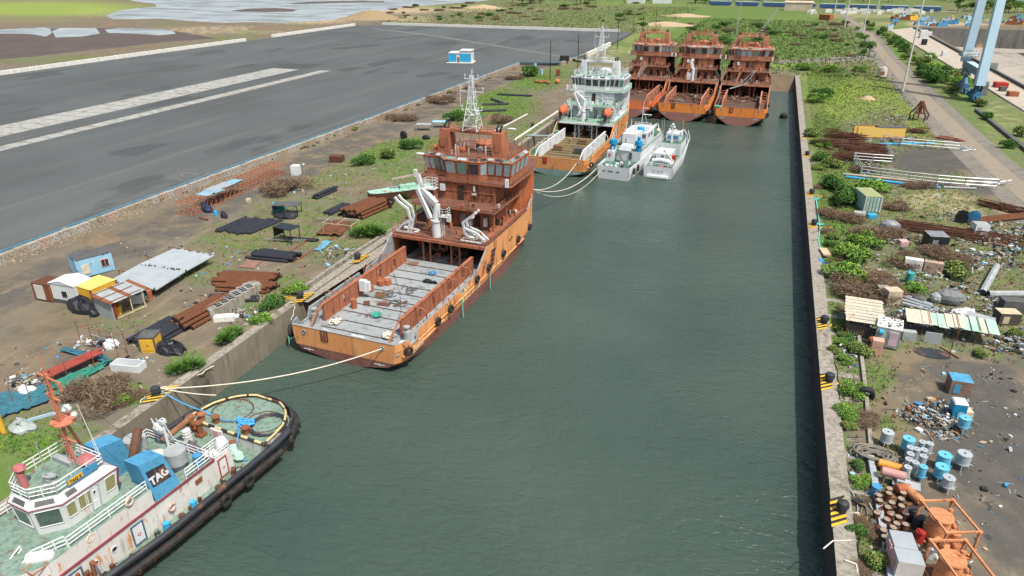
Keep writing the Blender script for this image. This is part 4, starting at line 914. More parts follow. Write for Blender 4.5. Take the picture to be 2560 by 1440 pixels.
def pane(ring0, ring1, i, u0, u1, v0, v1, mt, nm='window', fr=None, thick=.05):
    a0, a1, c0, c1 = (Vector(q) for q in (ring0[i], ring0[(i+1) % 6], ring1[i], ring1[(i+1) % 6])); n_ = (c0-a0).cross(a1-a0).normalized()*.03
    if (a0-Vector(((WX0+WX1)/2, (WY0+WY1)/2, a0.z))).dot(n_) < 0: n_ = -n_
    f = lambda u, v: a0.lerp(a1, u).lerp(c0.lerp(c1, u), v)+n_
    q = [f(u0, v0), f(u1, v0), f(u1, v1), f(u0, v1)]; w_ = MB(); w_.face(q, 0); w_.tube(q, thick, 4, 1, True); return w_.build(nm, [mt, fr or WHITE], wh)
CURT = pm('curtained_glass', (.32, .30, .14), (.20, .19, .09), .3, 3, 1)
GGL = pm('green_dark_glass', (.05, .09, .075), (.09, .13, .11), .12, 1, spec=.8)
# plan index: 0 back, 1 far side, 2,3,4 front, 5 near side (x = WX0)
for u0, u1 in ((.04, .24), (.43, .62)): pane(rings[1], rings[2], 5, 1-u1-.0, 1-u0, .0, .85, CURT)
pane(rings[0], rings[2], 5, .04, .20, .38, .9, CURT); pane(rings[0], rings[2], 5, .25, .41, .38, .9, CURT); 
pane(rings[0], rings[2], 5, .47, .63, .03, .93, WHITEC, 'door', GREYP); pane(rings[0], rings[2], 5, .52, .58, .6, .78, BLACK)
for i in (2, 3, 4): pane(rings[0], rings[2], i, .12, .88, .3, .92, GGL); pane(rings[3], rings[4], i, .18, .82, .2, .8, DGREY)
pane(rings[0], rings[2], 1, .1, .4, .35, .9, GGL); pane(rings[0], rings[2], 1, .55, .9, .35, .9, GGL)
pane(rings[3], rings[4], 5, .1, .3, .2, .8, DGREY)
rt_ = [Vector(q) for q in rings[4]]
b = MB(); b.rail([rt_[5]*1.0, rt_[0], rt_[1], rt_[2], rt_[3], rt_[4], rt_[5]], 1.1, 3, 1.2, .05); b.build('guard_rail', WHITEC, wh)
b = MB(); p, q = rt_[5].lerp(rt_[0], .2), rt_[5].lerp(rt_[0], .85); off_ = Vector((-.12, 0, .15)); b.beam(p+off_+Vector((0, 0, .35)), q+off_+Vector((0, 0, .35)), .12, .7); b.build('name_board', BLUEP, wh)
b = MB(); b.beam(p+off_*1.7+Vector((0, 0, .3)), p.lerp(q, .5)+off_*1.7+Vector((0, 0, .3)), .06, .45); npl = b.build('name_plate', YELL, wh)
for _b, _t in (('TAG 5', .36),):
    _d = (q-p).normalized(); _n = Vector((-abs(_d.y), _d.x, 0)).normalized(); _d = -_d if _n.x < 0 and _d.y > 0 else _d; _c = p.lerp(q, .25)+off_*1.7+_n*.06+Vector((0, 0, .18)); PLATE = (_b, _t, _d, _n, _c)
# roof clutter, dusky pink shrouded monitor, mast
b = MB(); b.cyl((1.4, 25.6, WT+.7), (1.5, 25.6, WT+2.2), .35, .3, n=8); b.ball((1.5, 25.5, WT+2.5), (.6, .5, .35), 8); b.ball((1.9, 25.5, WT+2.2), .3, 7); b.ball((-.5, 21.5, WT+1.1), (.9, .8, .5), 8, jit=.1); b.build('covered_monitor', pm('dusky_pink_cloth', (.42, .15, .15), (.32, .11, .12), .9, 1.5), wh, smooth=True)
b = MB(); b.torus((.3, 24.2, WT+1.2), (0, -.5, 1), .45, .1, 14, 6); b.box(.3, 24.3, WT+.7, .7, .7, .4); b.cyl((-1, 25.3, WT+.7), (-1, 25.3, WT+1.6), .16, n=7); b.ball((-.9, 24.6, WT+1.1), .3, 7); b.box(1.4, 22.3, WT+.7, 2.2, .5, .5)
for x, y, h_ in ((2.3, 25.8, 1.8), (1.9, 23.6, 2.9), (-.6, 22.3, 1.9), (.4, 21.3, 1.2)): b.cyl((x, y, WT+.7), (x, y, WT+.7+h_), .05, n=4)
b.build('roof_fittings', [GREYP], wh)
MAST = pm('mast_orange', (.52, .2, .12), (.42, .15, .09), .7, 1, .8, rust=.3, rs=2)
b = MB(); mx, my = .6, 21.9
for q in ((0, 0), (.9, -1.6)): b.beam((mx+q[0]*1.2, my+q[1], WT+.7), (mx+q[0]*.2, my+q[1]*.15, WT+5.2), .2)
b.beam((mx, my, WT+5), (mx, my, WT+9.6), .24); b.cyl((mx, my, WT+9.5), (mx, my, WT+11.3), .05, n=5)
b.cyl((mx, my-.2, WT+4.9), (mx, my-.2, WT+5.0), 1.0, n=12); b.beam((mx-1.2, my, WT+3.2), (mx+1.2, my, WT+3.2), .14); b.beam((mx-1.6, my, WT+9.1), (mx+1.2, my, WT+9.3), .12); b.beam((mx-.8, my, WT+7.2), (mx+.6, my, WT+7.2), .14)
b.cyl((mx-1.5, my, WT+8.4), (mx-1.5, my, WT+9.1), .14, n=6); b.ball((mx+.5, my, WT+7.5), .22, 6); b.ladder((mx-.2, my+.4, WT+1), (mx, my+.15, WT+9), .4); b.build('mast', MAST, tug)
b = MB(); b.beam((mx+3.2, my+.8, WT+4.6), (mx+.1, my+.2, WT+5.9), .22); b.build('radar_scanner', CRBLUE, tug)
b = MB(); b.ball((mx+.6, my-1.0, WT+5.4), .42, 9); b.ball((mx-1.2, my-.5, WT+5.7), .25, 8); b.build('radome', WHITEC, tug, smooth=True)
for x, y, z0_, h_, lx in ((-1.9, 21, WT+.7, 5.8, 1.2), (-1.2, 20.9, WT+.7, 2.2, .2)):
    b = MB(); b.cyl((x, y, z0_), (x+lx, y, z0_+h_), .05, .02, n=4); b.build('whip_aerial', WHITEC, tug)
b = MB(); b.cyl((mx, my, WT+9), (-3.8, 16, HT+1), .03, n=3, cap=False); b.build('mast_stay', DGREY, tug)
# funnels, tanks, clutter on the after deckhouse
for s in (-1, 1):
    b = MB(); x = s*3.0
    lo = [(x-1.2*s*-1 if False else x-1.25, 16.2), (x+1.25, 16.2), (x+1.25, 18.9), (x-1.25, 18.9)]
    hi = [(x-.9-s*.0, 16.9), (x+.9, 16.9), (x+.9, 19.3), (x-.9, 19.3)]
    vs = [(p[0], p[1], HT-.5 if s < 0 else HT) for p in lo]+[(p[0]-s*.35, p[1], HT+4.0 if i > 1 else HT+3.5) for i, p in enumerate(hi)]
    b.add(vs, [(0, 1, 5, 4), (1, 2, 6, 5), (2, 3, 7, 6), (3, 0, 4, 7), (4, 5, 6, 7)])
    f = b.build('funnel', pm('funnel_blue', (.06, .24, .42), (.08, .30, .5), .55, .6, 1, rust=.12, rs=1, dirt=.3), tug)
    if s < 0:
        A0, A1, B0, B1 = Vector(vs[3]), Vector(vs[0]), Vector(vs[7]), Vector(vs[4])   # near face (x = min)
        nn = (A1-A0).cross(B0-A0).normalized(); nn = nn if nn.x < 0 else -nn
        fq = lambda u, v: A0.lerp(A1, u).lerp(B0.lerp(B1, u), v)
        b = MB(); q_ = [fq(.12, .42)+nn*.03, fq(.86, .42)+nn*.03, fq(.86, .8)+nn*.03, fq(.12, .8)+nn*.03]; b.face(q_); b.build('funnel_plate', BLACKP, f)
        ex = (q_[1]-q_[0]).normalized(); ez = (q_[3]-q_[0]).normalized(); sp = (q_[1]-q_[0]).length
        cu = bpy.data.curves.new('lettering', 'FONT'); cu.body = 'TAG'; cu.offset = .035; cu.size = sp*.52; cu.extrude = .02; cu.align_x = 'CENTER'; cu.align_y = 'CENTER'; cu.materials.append(WHITEC)
        to = bpy.data.objects.new('lettering', cu); col.objects.link(to)
        dg = bpy.context.evaluated_depsgraph_get(); me = bpy.data.meshes.new_from_object(to.evaluated_get(dg)); bpy.data.objects.remove(to)
        to = bpy.data.objects.new('lettering', me); col.objects.link(to); cen = (q_[0]+q_[2])/2+nn*.04-ez*.1
        to.parent = f; to.matrix_local = Matrix((( ex.x, ez.x, nn.x, cen.x), (ex.y, ez.y, nn.y, cen.y), (ex.z, ez.z, nn.z, cen.z), (0, 0, 0, 1)))
    else:
        b = MB(); b.box(x-.2, 19.05, HT+.4, .9, .3, 1.8); b.build('funnel_opening', BLACK, f)
for x, y in ((-2.4, 14.9), (2.6, 15.2)):
    b = MB(); b.cyl((x, y, HT), (x, y, HT+.9), .6, n=12, mi=0); b.cyl((x, y, HT+.9), (x, y, HT+2.2), 1.0, n=16, mi=0); b.build('vent_cowl', GREYP if x < 0 else GREYP, tug, smooth=True)
b = MB(); b.tube([(.4, 17.2, HT), (.4, 17.2, HT+1.8), (.7, 16.6, HT+2.6), (1.5, 15.3, HT+3.6)], .42, 9); b.build('exhaust_pipe', pm('brown_pipe', (.13, .065, .04), None, .85, 1), tug, smooth=True)
b = MB(); b.ball((0, 15.2, HT+.4), (1.6, 1.3, .9), 10, jit=.06); b.build('canvas_cover', pm('pale_canvas', (.5, .56, .5), (.6, .62, .58), .8, 1), tug, smooth=True)
b = MB()
for i in range(9): b.cyl((.2+.25*i, 12.9, HT+1.1), (.5+.25*i+random.uniform(-.5, .5), 13.2, HT+2.4+random.random()), .05, n=4)
b.cyl((1, 13.1, HT), (1, 13.1, HT+3.4), .14, n=6); b.ball((1.6, 13.2, HT+2.3), (.7, .4, .6), 8, jit=.1); b.box(1, 13.1, HT+3.0, .5, .5, .4); b.build('searchlight_stand', WHITEC, tug)
b = MB(); b.cyl((-3.5, 13.6, HT), (-3.5, 13.6, HT+1.1), .42, n=10, mi=0); b.build('blue_drum', BLUEP, tug)
b = MB(); b.ball((-3.4, 10.6, HT+.2), (.7, .7, .9), 10, 0); b.build('white_dome', WHITEC, tug, smooth=True)
b = MB(); b.ball((-3.6, 9.2, 2.2), (.9, .6, .5), 9, 0, .12); b.tube([(-2.9, 9, 3.3), (-3.3, 9.3, 2.6), (-4.0, 9.2, 2.3)], .4, 8); b.build('tow_winch_cover', pm('mint_canvas', (.30, .50, .42), (.4, .58, .5), .8, 1), tug, smooth=True)
b = MB()
for i in range(7): b.tube([(random.uniform(-2, 3.4), random.uniform(9.3, 11.5), 1.95+random.random()*.4) for _ in range(5)], .22, 6)
b.build('heavy_hose', DGREY, tug, smooth=True)
b = MB()
for i in range(40): b.box(random.uniform(-5.4, -4.6), random.choice((random.uniform(9.8, 20.5), random.uniform(23, 29))), 1.7, random.uniform(.2, .5), random.uniform(.2, .7), random.uniform(.15, .6), random.random(), mi=random.choice((0, 0, 1, 2)))
b.build('side_deck_clutter', [RUSTD, BLACK, TUGDK], tug)
b = MB(); b.tube([(random.uniform(-5.3, -4.5), 25.6+i*.12, 2.2+random.uniform(0, 2.0)) for i in range(22)], .16, 6); b.box(-4.9, 27, 1.7, .8, 1.6, 1.3); b.build('anchor_chain_heap', RUST, tug)
for y in (16.2, 19.2):
    b = MB(); o_ = TW(-5.1, y, 1.72); b.cyl(o_, (o_[0], o_[1], o_[2]+.85), .3, n=10); b.torus((o_[0], o_[1], o_[2]+.3), (0, 0, 1), .3, .025, 10, 4)
    tag(b.build('drum', SKYB, smooth=True), 'small blue drum on the tug side deck, %s' % ('nearer the stern' if y < 18 else 'beside the white door'), 'drum', 'blue drums on the tug')
# rope coils on the tug
def coil(name, c, r0, r1, turns, rr, mat, label, cat, hz=.0, sq=1.0, jit=.0):
    b = MB(); pts = []; n_ = int(turns*14)
    for i in range(n_):
        a = 2*math.pi*i/14; r = r0+(r1-r0)*i/n_+random.uniform(-jit, jit)
        pts.append((c[0]+r*math.cos(a), c[1]+r*sq*math.sin(a), c[2]+rr+hz*i/n_+random.uniform(0, jit*.5)))
    b.tube(pts, rr, 5); return tag(b.build(name, mat, smooth='all'), label, cat)
def tangle(name, c, rx, ry, n_, rr, mat, label, cat='rope', hz=.4):
    b = MB(); pts = []; x, y, a = 0, 0, 0
    for i in range(n_):
        a += random.uniform(.4, 1.25)*(1 if (i//14) % 2 else -1); x += math.cos(a)*.35*min(rx, 1.4); y += math.sin(a)*.35*min(ry, 1.4)
        if abs(x) > rx: x *= .7
        if abs(y) > ry: y *= .7
        pts.append((c[0]+x, c[1]+y, c[2]+rr+random.uniform(0, hz)))
    b.tube(pts, rr, 5); return tag(b.build(name, mat, smooth='all'), label, cat)
coil('hose_coil', TW(-3.2, 4.3, 2.6), 1.6, 2.1, 5, .06, BLACKP, 'thin black hose coiled in a wide ring on the tug stern deck', 'hose', .1)
tangle('rope_pile', TW(-.9, 5.4, 2.62), 1.3, .7, 120, .075, ROPEB, 'tangled bright blue rope heap on the tug stern deck', hz=.45)
tangle('rope_pile', TW(2.2, 10.2, 1.72), .6, .4, 40, .07, ROPEB, 'small dark blue rope heap on the tug working deck', hz=.3)
def rope(pts, rr, mat, label, sag=0, n_=24, name='mooring_rope', cat='rope'):
    out = []
    for (p, q) in zip(pts, pts[1:]):
        p, q = Vector(p), Vector(q)
        for i in range(n_+(q is Vector(pts[-1]))): t = i/n_; v = p.lerp(q, t); v.z -= sag*4*t*(1-t); out.append(v)
    out.append(Vector(pts[-1])); b = MB(); b.tube(out, rr, 5, ); return tag(b.build(name, mat, smooth='all'), label, cat)
BOL = at(393, 985)
rope([(BOL.x+.3, BOL.y, .7), TW(4.0, 5.8, 3.1), TW(.4, 5.6, 2.9)], .07, ROPEB, 'blue mooring rope from the quay bollard to the tug stern', .35, 12)
rope([TW(-.6, 5.9, 2.8), TW(-2.0, 7.3, 3.1), TW(-3.3, 9.6, 1.9), TW(-4.6, 9.0, 1.9)], .07, ROPEB, 'blue rope trailing over the striped bar onto the tug working deck', .1, 8)
s1t = lambda x, y, z: ship_pt((-47.5, 66.5, WZ), R(-1.5), x*1.06, y, z)
rope([(BOL.x+.2, BOL.y, .75), s1t(5.6, -.1, 3.5)], .085, ROPEW, 'long pale mooring rope from the quay bollard to the orange ship stern', 1.3, 40)
rope([(BOL.x-.2, BOL.y+.2, .7), (BOL.x+6, BOL.y+2.4, -.3)], .07, ROPEW, 'short second strand of pale rope beside the tug bollard', .2, 8)
def tyre(p, ax, label, group, r=.55, wd=.4):
    b = MB(); b.tyre((0, 0, 0), ax, r, wd); return tag(b.build('tyre', BLACK, loc=p, smooth=True), label, 'tyre', group)
for i, (y, lab) in enumerate(((1.7, 'black tyre fender at the rounded stern corner of the tug'), (4.3, 'black tyre fender hung just ahead of the tug stern corner'), (11.0, 'first black tyre fender along the tug side, nearer its stern'), (14.0, 'second black tyre fender along the tug side, amidships'))):
    x = -lerp(TB, y)-.55; tyre(TW(x, y, 1.75 if i < 2 else 1.5), Matrix.Rotation(TR, 3, 'Z') @ Vector((-1, (-.9, -.5, 0, 0)[i], 0)), lab, 'tyre fenders on the tug', .55 if i < 2 else .62, .42)
# ================================================================ TYRES AND GEAR ON THE ORANGE SHIP
for i, (y, z) in enumerate(((1.6, 2.8), (9.7, 3.1), (13.6, 3.2), (22.8, 3.9), (27.4, 4.0), (33.5, 4.0), (40.2, 4.1), (46.6, 4.1))):
    bd = lerp(BD, y); o = tyre(s1t(bd+.28, y, z), (1, -.5 if i == 0 else 0, 0), ('round the stern quarter', 'second from the stern', 'third from the stern', 'fourth from the stern', 'fifth from the stern', 'sixth from the stern', 'seventh from the stern', 'last, nearest the bow')[i].join(('black tyre fender on the orange ship, ', '')), 'tyre fenders on the orange ship', .62, .42)
    b = MB(); p = Vector(s1t(bd+.1, y, z)); b.cyl(p+Vector((.1, -.4, .5)), p+Vector((-.3, -.7, 1.3)), .04, n=4); b.cyl(p+Vector((.1, .3, .5)), p+Vector((-.3, .2, 1.4)), .04, n=4); tag(b.build('fender_chain', RUSTD), 'chains holding a tyre fender on the orange ship side', 'chain', 'fender chains on the orange ship')
tyre(s1t(-8.6, 1.2, 2.4), (1, .5, 0), 'large black tyre between the orange ship port quarter and the quay', None, .9, .6)
for y, z in ((17.4, 3), (27.6, 3.3)): rope([s1t(lerp(BD, y)+.25, y, z), s1t(lerp(BD, y)+.3, y, z-3.2)], .09, AQUA, 'green rope hanging down the orange ship side, %s' % ('farther aft' if y < 20 else 'farther forward'), 0, 4)
rope([s1t(-8.5, .5, 2.3), s1t(-8.5, .3, .6), s1t(-8.4, .4, 1.6)], .06, AQUA, 'green rope loop hanging at the orange ship port quarter', 0, 4)
b = MB()
for i in range(6):
    y = 18.0+i*1.15; pp = [s1t(lerp(BD, y)+.04, y, 1.9), s1t(lerp(BD, y)+.04, y+.5, 1.9), s1t(lerp(BD, y)+.1, y+.95, 3.0), s1t(lerp(BD, y)+.1, y+.45, 3.0)]; b.face(pp, 0)
for i in range(5): p = s1t(8.2, 19.0+i*1.15, 3.5); b.box(p[0], p[1], p[2], .08, .6, .42, mi=0)
o = b.build('side_stripes', [pm('cream_mark', (.75, .62, .4), None, .6, 1)]); o.parent = S1; o.matrix_parent_inverse = Matrix.Identity(4)
o.matrix_local = (Matrix.Translation(Vector((-47.5, 66.5, WZ))) @ Matrix.Rotation(R(-1.5), 4, 'Z') @ Matrix.Diagonal((1.06, 1, 1, 1))).inverted()
def letters(body, size, mat, parent, M4, ext=.015, nm='lettering'):
    cu = bpy.data.curves.new(nm, 'FONT'); cu.body = body; cu.size = size; cu.extrude = ext; cu.align_x = 'CENTER'; cu.materials.append(mat)
    to = bpy.data.objects.new(nm, cu); col.objects.link(to); dg = bpy.context.evaluated_depsgraph_get(); me = bpy.data.meshes.new_from_object(to.evaluated_get(dg)); bpy.data.objects.remove(to)
    to = bpy.data.objects.new(nm, me); col.objects.link(to); to.parent = parent; to.matrix_local = M4; return to
def mxyz(ex, ez, en, c): return Matrix(((ex[0], ez[0], en[0], c[0]), (ex[1], ez[1], en[1], c[1]), (ex[2], ez[2], en[2], c[2]), (0, 0, 0, 1)))
letters(PLATE[0], PLATE[1], BLACKP, npl, mxyz(PLATE[2], (0, 0, 1), PLATE[3], PLATE[4]))
for tx, y, z, s in (('9N.E.4028', 4.3, 2.3, .62), ('ECANMAR', 4.3, 1.7, .62), ('IMO', 7.4, 2.1, .4)): letters(tx, s, _mc['cream_mark'], S1, mxyz((0, 1, 0), (0, 0, 1), (1, 0, 0), (8.3 if False else lerp(BD, y)*1.0+.06, y, z)))
# loose gear on the orange ship deck
def deck(x, y, z=2.82): return s1t(x, y, z)
tangle('rope_pile', deck(-4.2, 4.6), .9, .9, 110, .085, ROPEW, 'white mooring rope heaped on the left of the orange ship stern deck', hz=.5)
tangle('rope_pile', deck(4.3, 3.6), .9, .8, 90, .085, ROPEW, 'white mooring rope heaped on the right of the orange ship stern deck', hz=.5)
tangle('rope_pile', deck(.6, 2.3), 1.2, .3, 50, .09, WHITEC, 'knotted white rope lying behind the orange ship transom', hz=.2)
rope([deck(-4.6, 2.6), deck(-2, 2.2), deck(1, 1.9), deck(4, 2.4)], .08, WHITEC, 'straight white rope across the orange ship stern', 0, 4)
coil('rope_coil', deck(0, 8.3), .2, .75, 5, .07, pm('green_net', (.03, .30, .22), (.05, .38, .28), .85, 3), 'green rope coil in the middle of the orange ship deck', 'rope', .35, 1, .12)
tangle('net_heap', deck(.8, 23.8), .8, .5, 50, .09, BLUEP, 'blue tarpaulin bundle near the pillars on the orange ship deck', 'tarpaulin')
tangle('hose_heap', deck(1.6, 21.4), 1.3, .8, 60, .07, BLACK, 'black hoses heaped by the blue bundle on the orange ship deck', 'hose')
for i, (x, y, rx, ry, n_) in enumerate(((.5, 17.5, 3.6, 2.2, 46), (-1.2, 15.4, 3.0, 2.6, 40), (1.8, 13.5, 2.6, 2.6, 36))):
    tangle('hose', deck(x, y), rx, ry, n_, .05, DGREY, ('long dark hose looping across the orange ship deck, nearer the pillars', 'long dark hose looping across the orange ship deck, left of centre', 'long dark hose looping across the orange ship deck, right of centre')[i], 'hose', .05)
rope([deck(-5, 22), deck(-1, 16.5), deck(2.2, 11), deck(4.3, 5)], .05, DGREY, 'dark hose running the length of the orange ship deck', 0, 6, 'hose', 'hose')
b = MB(); b.box(0, 0, 0, 1.0, .7, .9, mi=0); b.box(0, 0, .9, 1.0, .7, .8, mi=0); b.box(.75, .1, .1, .5, .6, 1.4); p = deck(-4.7, 13.0, 3.9)
tag(b.build('cabinet', WHITEC, loc=p), 'white cabinet pair fixed on the left cargo rail of the orange ship', 'cabinet')
def drum(p, mat, label, r=.3, h=.88, group=None, cat='drum', lid=None, lie=None):
    b = MB()
    if lie is None:
        b.cyl((0, 0, 0), (0, 0, h), r, n=12, mi=0, mc=1); 
        for z in (.02, h*.36, h*.66, h-.02): b.torus((0, 0, z), (0, 0, 1), r, .018, 12, 4)
    else:
        d = Vector((math.cos(lie), math.sin(lie), 0))*h/2; b.cyl(-d+Vector((0, 0, r)), d+Vector((0, 0, r)), r, n=12, mi=0, mc=1)
        for q in (-.9, -.3, .3, .9): b.torus(d*q+Vector((0, 0, r)), d, r, .018, 12, 4)
    return tag(b.build('drum', [mat, lid or mat], loc=p, smooth=True), label, cat, group)
drum(deck(-4.2, 9.5), RUSTO, 'rusty orange drum by the doorway of the left cargo rail', .42, 1.4)
drum(deck(-4.9, 15.2), RUSTO, 'small rust drum beside the white cabinet on the orange ship', .38, 1.0)
for x, y in ((-4.6, 17.6), (-3.9, 18.2)): drum(deck(x, y), RUSTO, 'fat rusty reel drum at the left rail near the pillars', .6, .8, 'rust reel drums on the orange ship')
b = MB()
for s_ in ((0, -.45, 1.4, .08), (0, .45, 1.4, .08), (-.66, 0, .08, .9), (.66, 0, .08, .9)): b.box(s_[0], s_[1], 0, s_[2], s_[3], .55)
b.box(0, 0, .02, 1.3, .8, .25, mi=1); tag(b.build('crate', [WOOD, RUST], loc=deck(-2.7, 14.0), rz=.3), 'open wooden crate of scrap on the orange ship deck', 'crate')
for x, y, m_, l_ in ((6.9, 3.9, GREYP, 'grey'), (-6.6, 3.9, GREYP, 'pale')):
    b = MB(); b.cyl((0, 0, 0), (0, 0, 1.5), .5, n=12); b.cyl((0, 0, 1.5), (0, 0, 2.0), .28, n=10); b.cyl((0, 0, 2.0), (0, 0, 2.15), .42, n=10); b.build('capstan', m_, S1, loc=(x, y, 2.8), smooth=True)
b = MB(); b.ball((6.9, 2.7, 3.0), (.6, .7, .5), 8, 0, .25); b.build('rag_bundle', WHITEC, S1)
for i, (x, y, w_, h_) in enumerate(((-1.0, 11.9, 1.9, .9), (1.0, 13, 2.4, .5), (-3.4, 11.4, 1.4, .9))):
    b = MB(); b.box(0, 0, 0, w_, h_, .06); tag(b.build('plate', RUSTD, loc=deck(x, y), rz=.1+i), 'flat rusty plate on the orange ship deck, %s' % ('centre', 'right of centre', 'left side')[i], 'plate')
# person on the white ship, crates
def person(p, rz, shirt, trousers, label, skin=(.22, .12, .07)):
    import bmesh
    J = dict(pel=(0, 0, .95), ch=(0, 0, 1.32), nk=(0, .01, 1.5), hd=(0, .02, 1.66), ls=(-.19, 0, 1.42), le=(-.26, .02, 1.14), lh=(-.26, .1, .88), rs=(.19, 0, 1.42), re=(.26, .02, 1.14), rh=(.25, .1, .88), lk=(-.1, .03, .5), lf=(-.11, 0, .06), rk=(.1, .03, .5), rf=(.11, 0, .06), lt=(-.11, .16, .03), rt=(.11, .16, .03))
    E_ = ['pel-ch', 'ch-nk', 'nk-hd', 'ch-ls', 'ls-le', 'le-lh', 'ch-rs', 'rs-re', 're-rh', 'pel-lk', 'lk-lf', 'pel-rk', 'rk-rf', 'lf-lt', 'rf-rt']
    RR = dict(pel=.15, ch=.16, nk=.065, hd=.105, ls=.075, rs=.075, le=.05, re=.05, lh=.035, rh=.035, lk=.075, rk=.075, lf=.05, rf=.05, lt=.04, rt=.04)
    b = MB()
    def seg(a, c, mi): b.cyl(J[a], J[c], RR[a], RR[c], 8, mi); b.ball(J[c], RR[c], 8, mi)
    for e in E_:
        a, c = e.split('-'); mi = 0 if c in ('nk', 'hd', 'lh', 'rh') else 1 if c in ('ch', 'ls', 'rs', 'le', 're') else 2; seg(a, c, mi)
    b.ball(J['hd'], (.09, .1, .125), 8, 0); b.ball((0, -.01, 1.72), (.1, .11, .09), 8, 3); b.cyl(J['pel'], J['ch'], .16, .17, 8, 1)
    for q in (-1, 1):
        for k_ in range(5): b.cyl((q*.26+(k_-2)*.016, .1, .88), (q*.26+(k_-2)*.02, .13, .80), .009, n=4, mi=0)
    return tag(b.build('person', [pm('skin', skin, None, .6, 3), shirt, trousers, BLACK], loc=p, rz=rz, smooth=True), label, 'person')
s2t = lambda x, y, z=2.82: ship_pt((-47.2, 160, WZ), R(-.5), x, y, z)
person(s2t(-2.6, 21.5), 2.8, PINK, DGREY, 'person in pale red shirt and dark trousers standing on the timber deck')
for i, (x, y) in enumerate(((-3.3, 13.2), (1.0, 21.5), (2.6, 11.8))):
    b = MB(); 
    for q in range(6): b.box(-.95+q*.38, 0, 0, .34, 1.3, 1.4+random.uniform(-.1, .1))
    b.box(0, -.68, .3, 2.3, .06, .16); b.box(0, -.68, 1.0, 2.3, .06, .16); tag(b.build('crate', [WOOD, RUSTD][0:1] if i != 2 else DGREY, loc=s2t(x, y), rz=.02), ('brown slatted crate at the left of the timber deck', 'pale crate under the white ship forecastle edge', 'dark box against the right rail of the timber deck')[i], 'crate')
tyre(s2t(8.4, 2.6, 2.7), (1, -.7, 0), 'black tyre fender on the stern corner of the white supply ship', None, .7, .45)
tyre(ship_pt((-9.0, 233, WZ+1.3), R(.6), 8.3, 1.8, 2.2), (1, -.6, 0), 'black tyre fender on the outer stern corner of the rightmost rusty ship', None, .8, .5)
tyre(ship_pt((-9.0, 233, WZ+1.3), R(.6), 8.5, 14, 3.2), (1, 0, 0), 'black tyre fender amidships on the rightmost rusty ship', None, .8, .5)
for i, (x, l) in enumerate(((-36.0, 'left'), (-18.0, 'right'))):
    b = MB(); b.cyl((-.9, 0, 0), (.9, 0, 0), .9, n=12); tag(b.build('fender', BLACK, loc=(x, 234.6, WZ+3.2), rz=.5, smooth=True), 'fat black fender jammed between the rusty ships, %s gap' % l, 'fender')
tangle('net', ship_pt((-9.0, 233, WZ+1.3), R(.6), -6.2, .2, 3.6), 1.4, .5, 80, .12, AQUA, 'teal net bundle hanging over the stern of the rightmost rusty ship', 'net', 1.0)
# ropes between ships
rope([ship_pt((-47.5, 66.5, WZ), R(-1.5), 4, 57, 8.0), s2t(5.4, -.1, 3.5)], .08, ROPEW, 'pale rope from the orange ship bow to the white ship stern, upper', 2.6, 30)
rope([ship_pt((-47.5, 66.5, WZ), R(-1.5), 3.6, 57.5, 8.0), (-37.3, 162, -1.8)], .09, ROPEW, 'pale rope from the orange ship bow to the patrol boat', 3.0, 30)
rope([ship_pt((-47.5, 66.5, WZ), R(-1.5), 3.0, 58.5, 8.0), (-36.3, 162, -2.4)], .06, ROPEW, 'thin pale rope sagging lowest towards the patrol boat', 4.2, 30)
for i, (x, y) in enumerate(((1.1, 1.8), )): rope([(-19.7, 235, 0), (-16.8, 234.4, -.6), (-15.6, 234.5, .5)], .08, ROPEW, 'pale rope slack between the middle and right rusty ships', .6, 8)
# ================================================================ PATROL BOATS
def boat_hull(root, L_, B, zs, zb, mats, stern=.92, fine=1.0, wl=0.0):
    st = [0, .1, .25, .45, .6, .72, .82, .9, .96, 1.0]; hb = [stern, .97, 1, 1, .93, .78, .58, .36, .16, .01]
    b = MB(); n_ = len(st)
    for s in (-1, 1):
        vs = []
        for u, h_ in zip(st, hb):
            x = B/2*h_; zt = zs+(zb-zs)*max(0, (u-.35)/.65)**1.4; wb = x*(1-.75*max(0, u-.5)*1.6); y = u*L_; yw = y if u < .5 else y-(u-.5)*.9
            vs += [(s*wb*.75, yw, -.9), (s*wb*.93, yw, wl), (s*(wb+(x-wb)*.5), (y+yw)/2, zt*.5), (s*x, y, zt), (s*max(0, x-.15), y, zt), (s*max(0, x-.15), y, zt-.75)]
        b.add(vs, [tuple((i*6+j, i*6+j+1, (i+1)*6+j+1, (i+1)*6+j)[::(1 if s < 0 else -1)]) for i in range(n_-1) for j in range(5)])
        m0 = len(b.m)-5*(n_-1)
        for q in range(m0, len(b.m)):
            if (q-m0) % 5 == 0: b.m[q] = 1
    x = B/2*stern; b.face([(-x*.75, 0, -.9), (x*.75, 0, -.9), (x*.93, 0, wl), (-x*.93, 0, wl)], 1); b.face([(-x*.93, 0, wl), (x*.93, 0, wl), (x, -.1, zs), (-x, -.1, zs)], 0)
    b.face([(-x+.1, .05, zs), (x-.1, .05, zs), (x-.1, .05, zs-.75), (-x+.1, .05, zs-.75)], 0)
    b.build('hull', mats, root)
    b = MB(); pts = []
    for u, h_ in zip(st, hb): pts.append((max(.01, B/2*h_-.1), u*L_+.03, zs-.7+(zb-zs)*max(0, (u-.35)/.65)**1.4*.9))
    for p, q in zip(pts, pts[1:]): b.face([(-p[0], p[1], p[2]), (p[0], p[1], p[2]), (q[0], q[1], q[2]), (-q[0], q[1], q[2])])
    b.build('deck', DGRN, root)
AL, AR = (-33.1, 161.2, WZ), R(-5)
pa = thing('patrol_boat', 'larger white patrol boat with two blue ventilators beside the white supply ship', 'patrol boat', AL, AR)
boat_hull(pa, 41, 8.6, 3.1, 5.6, [WHITEC, GREYP])
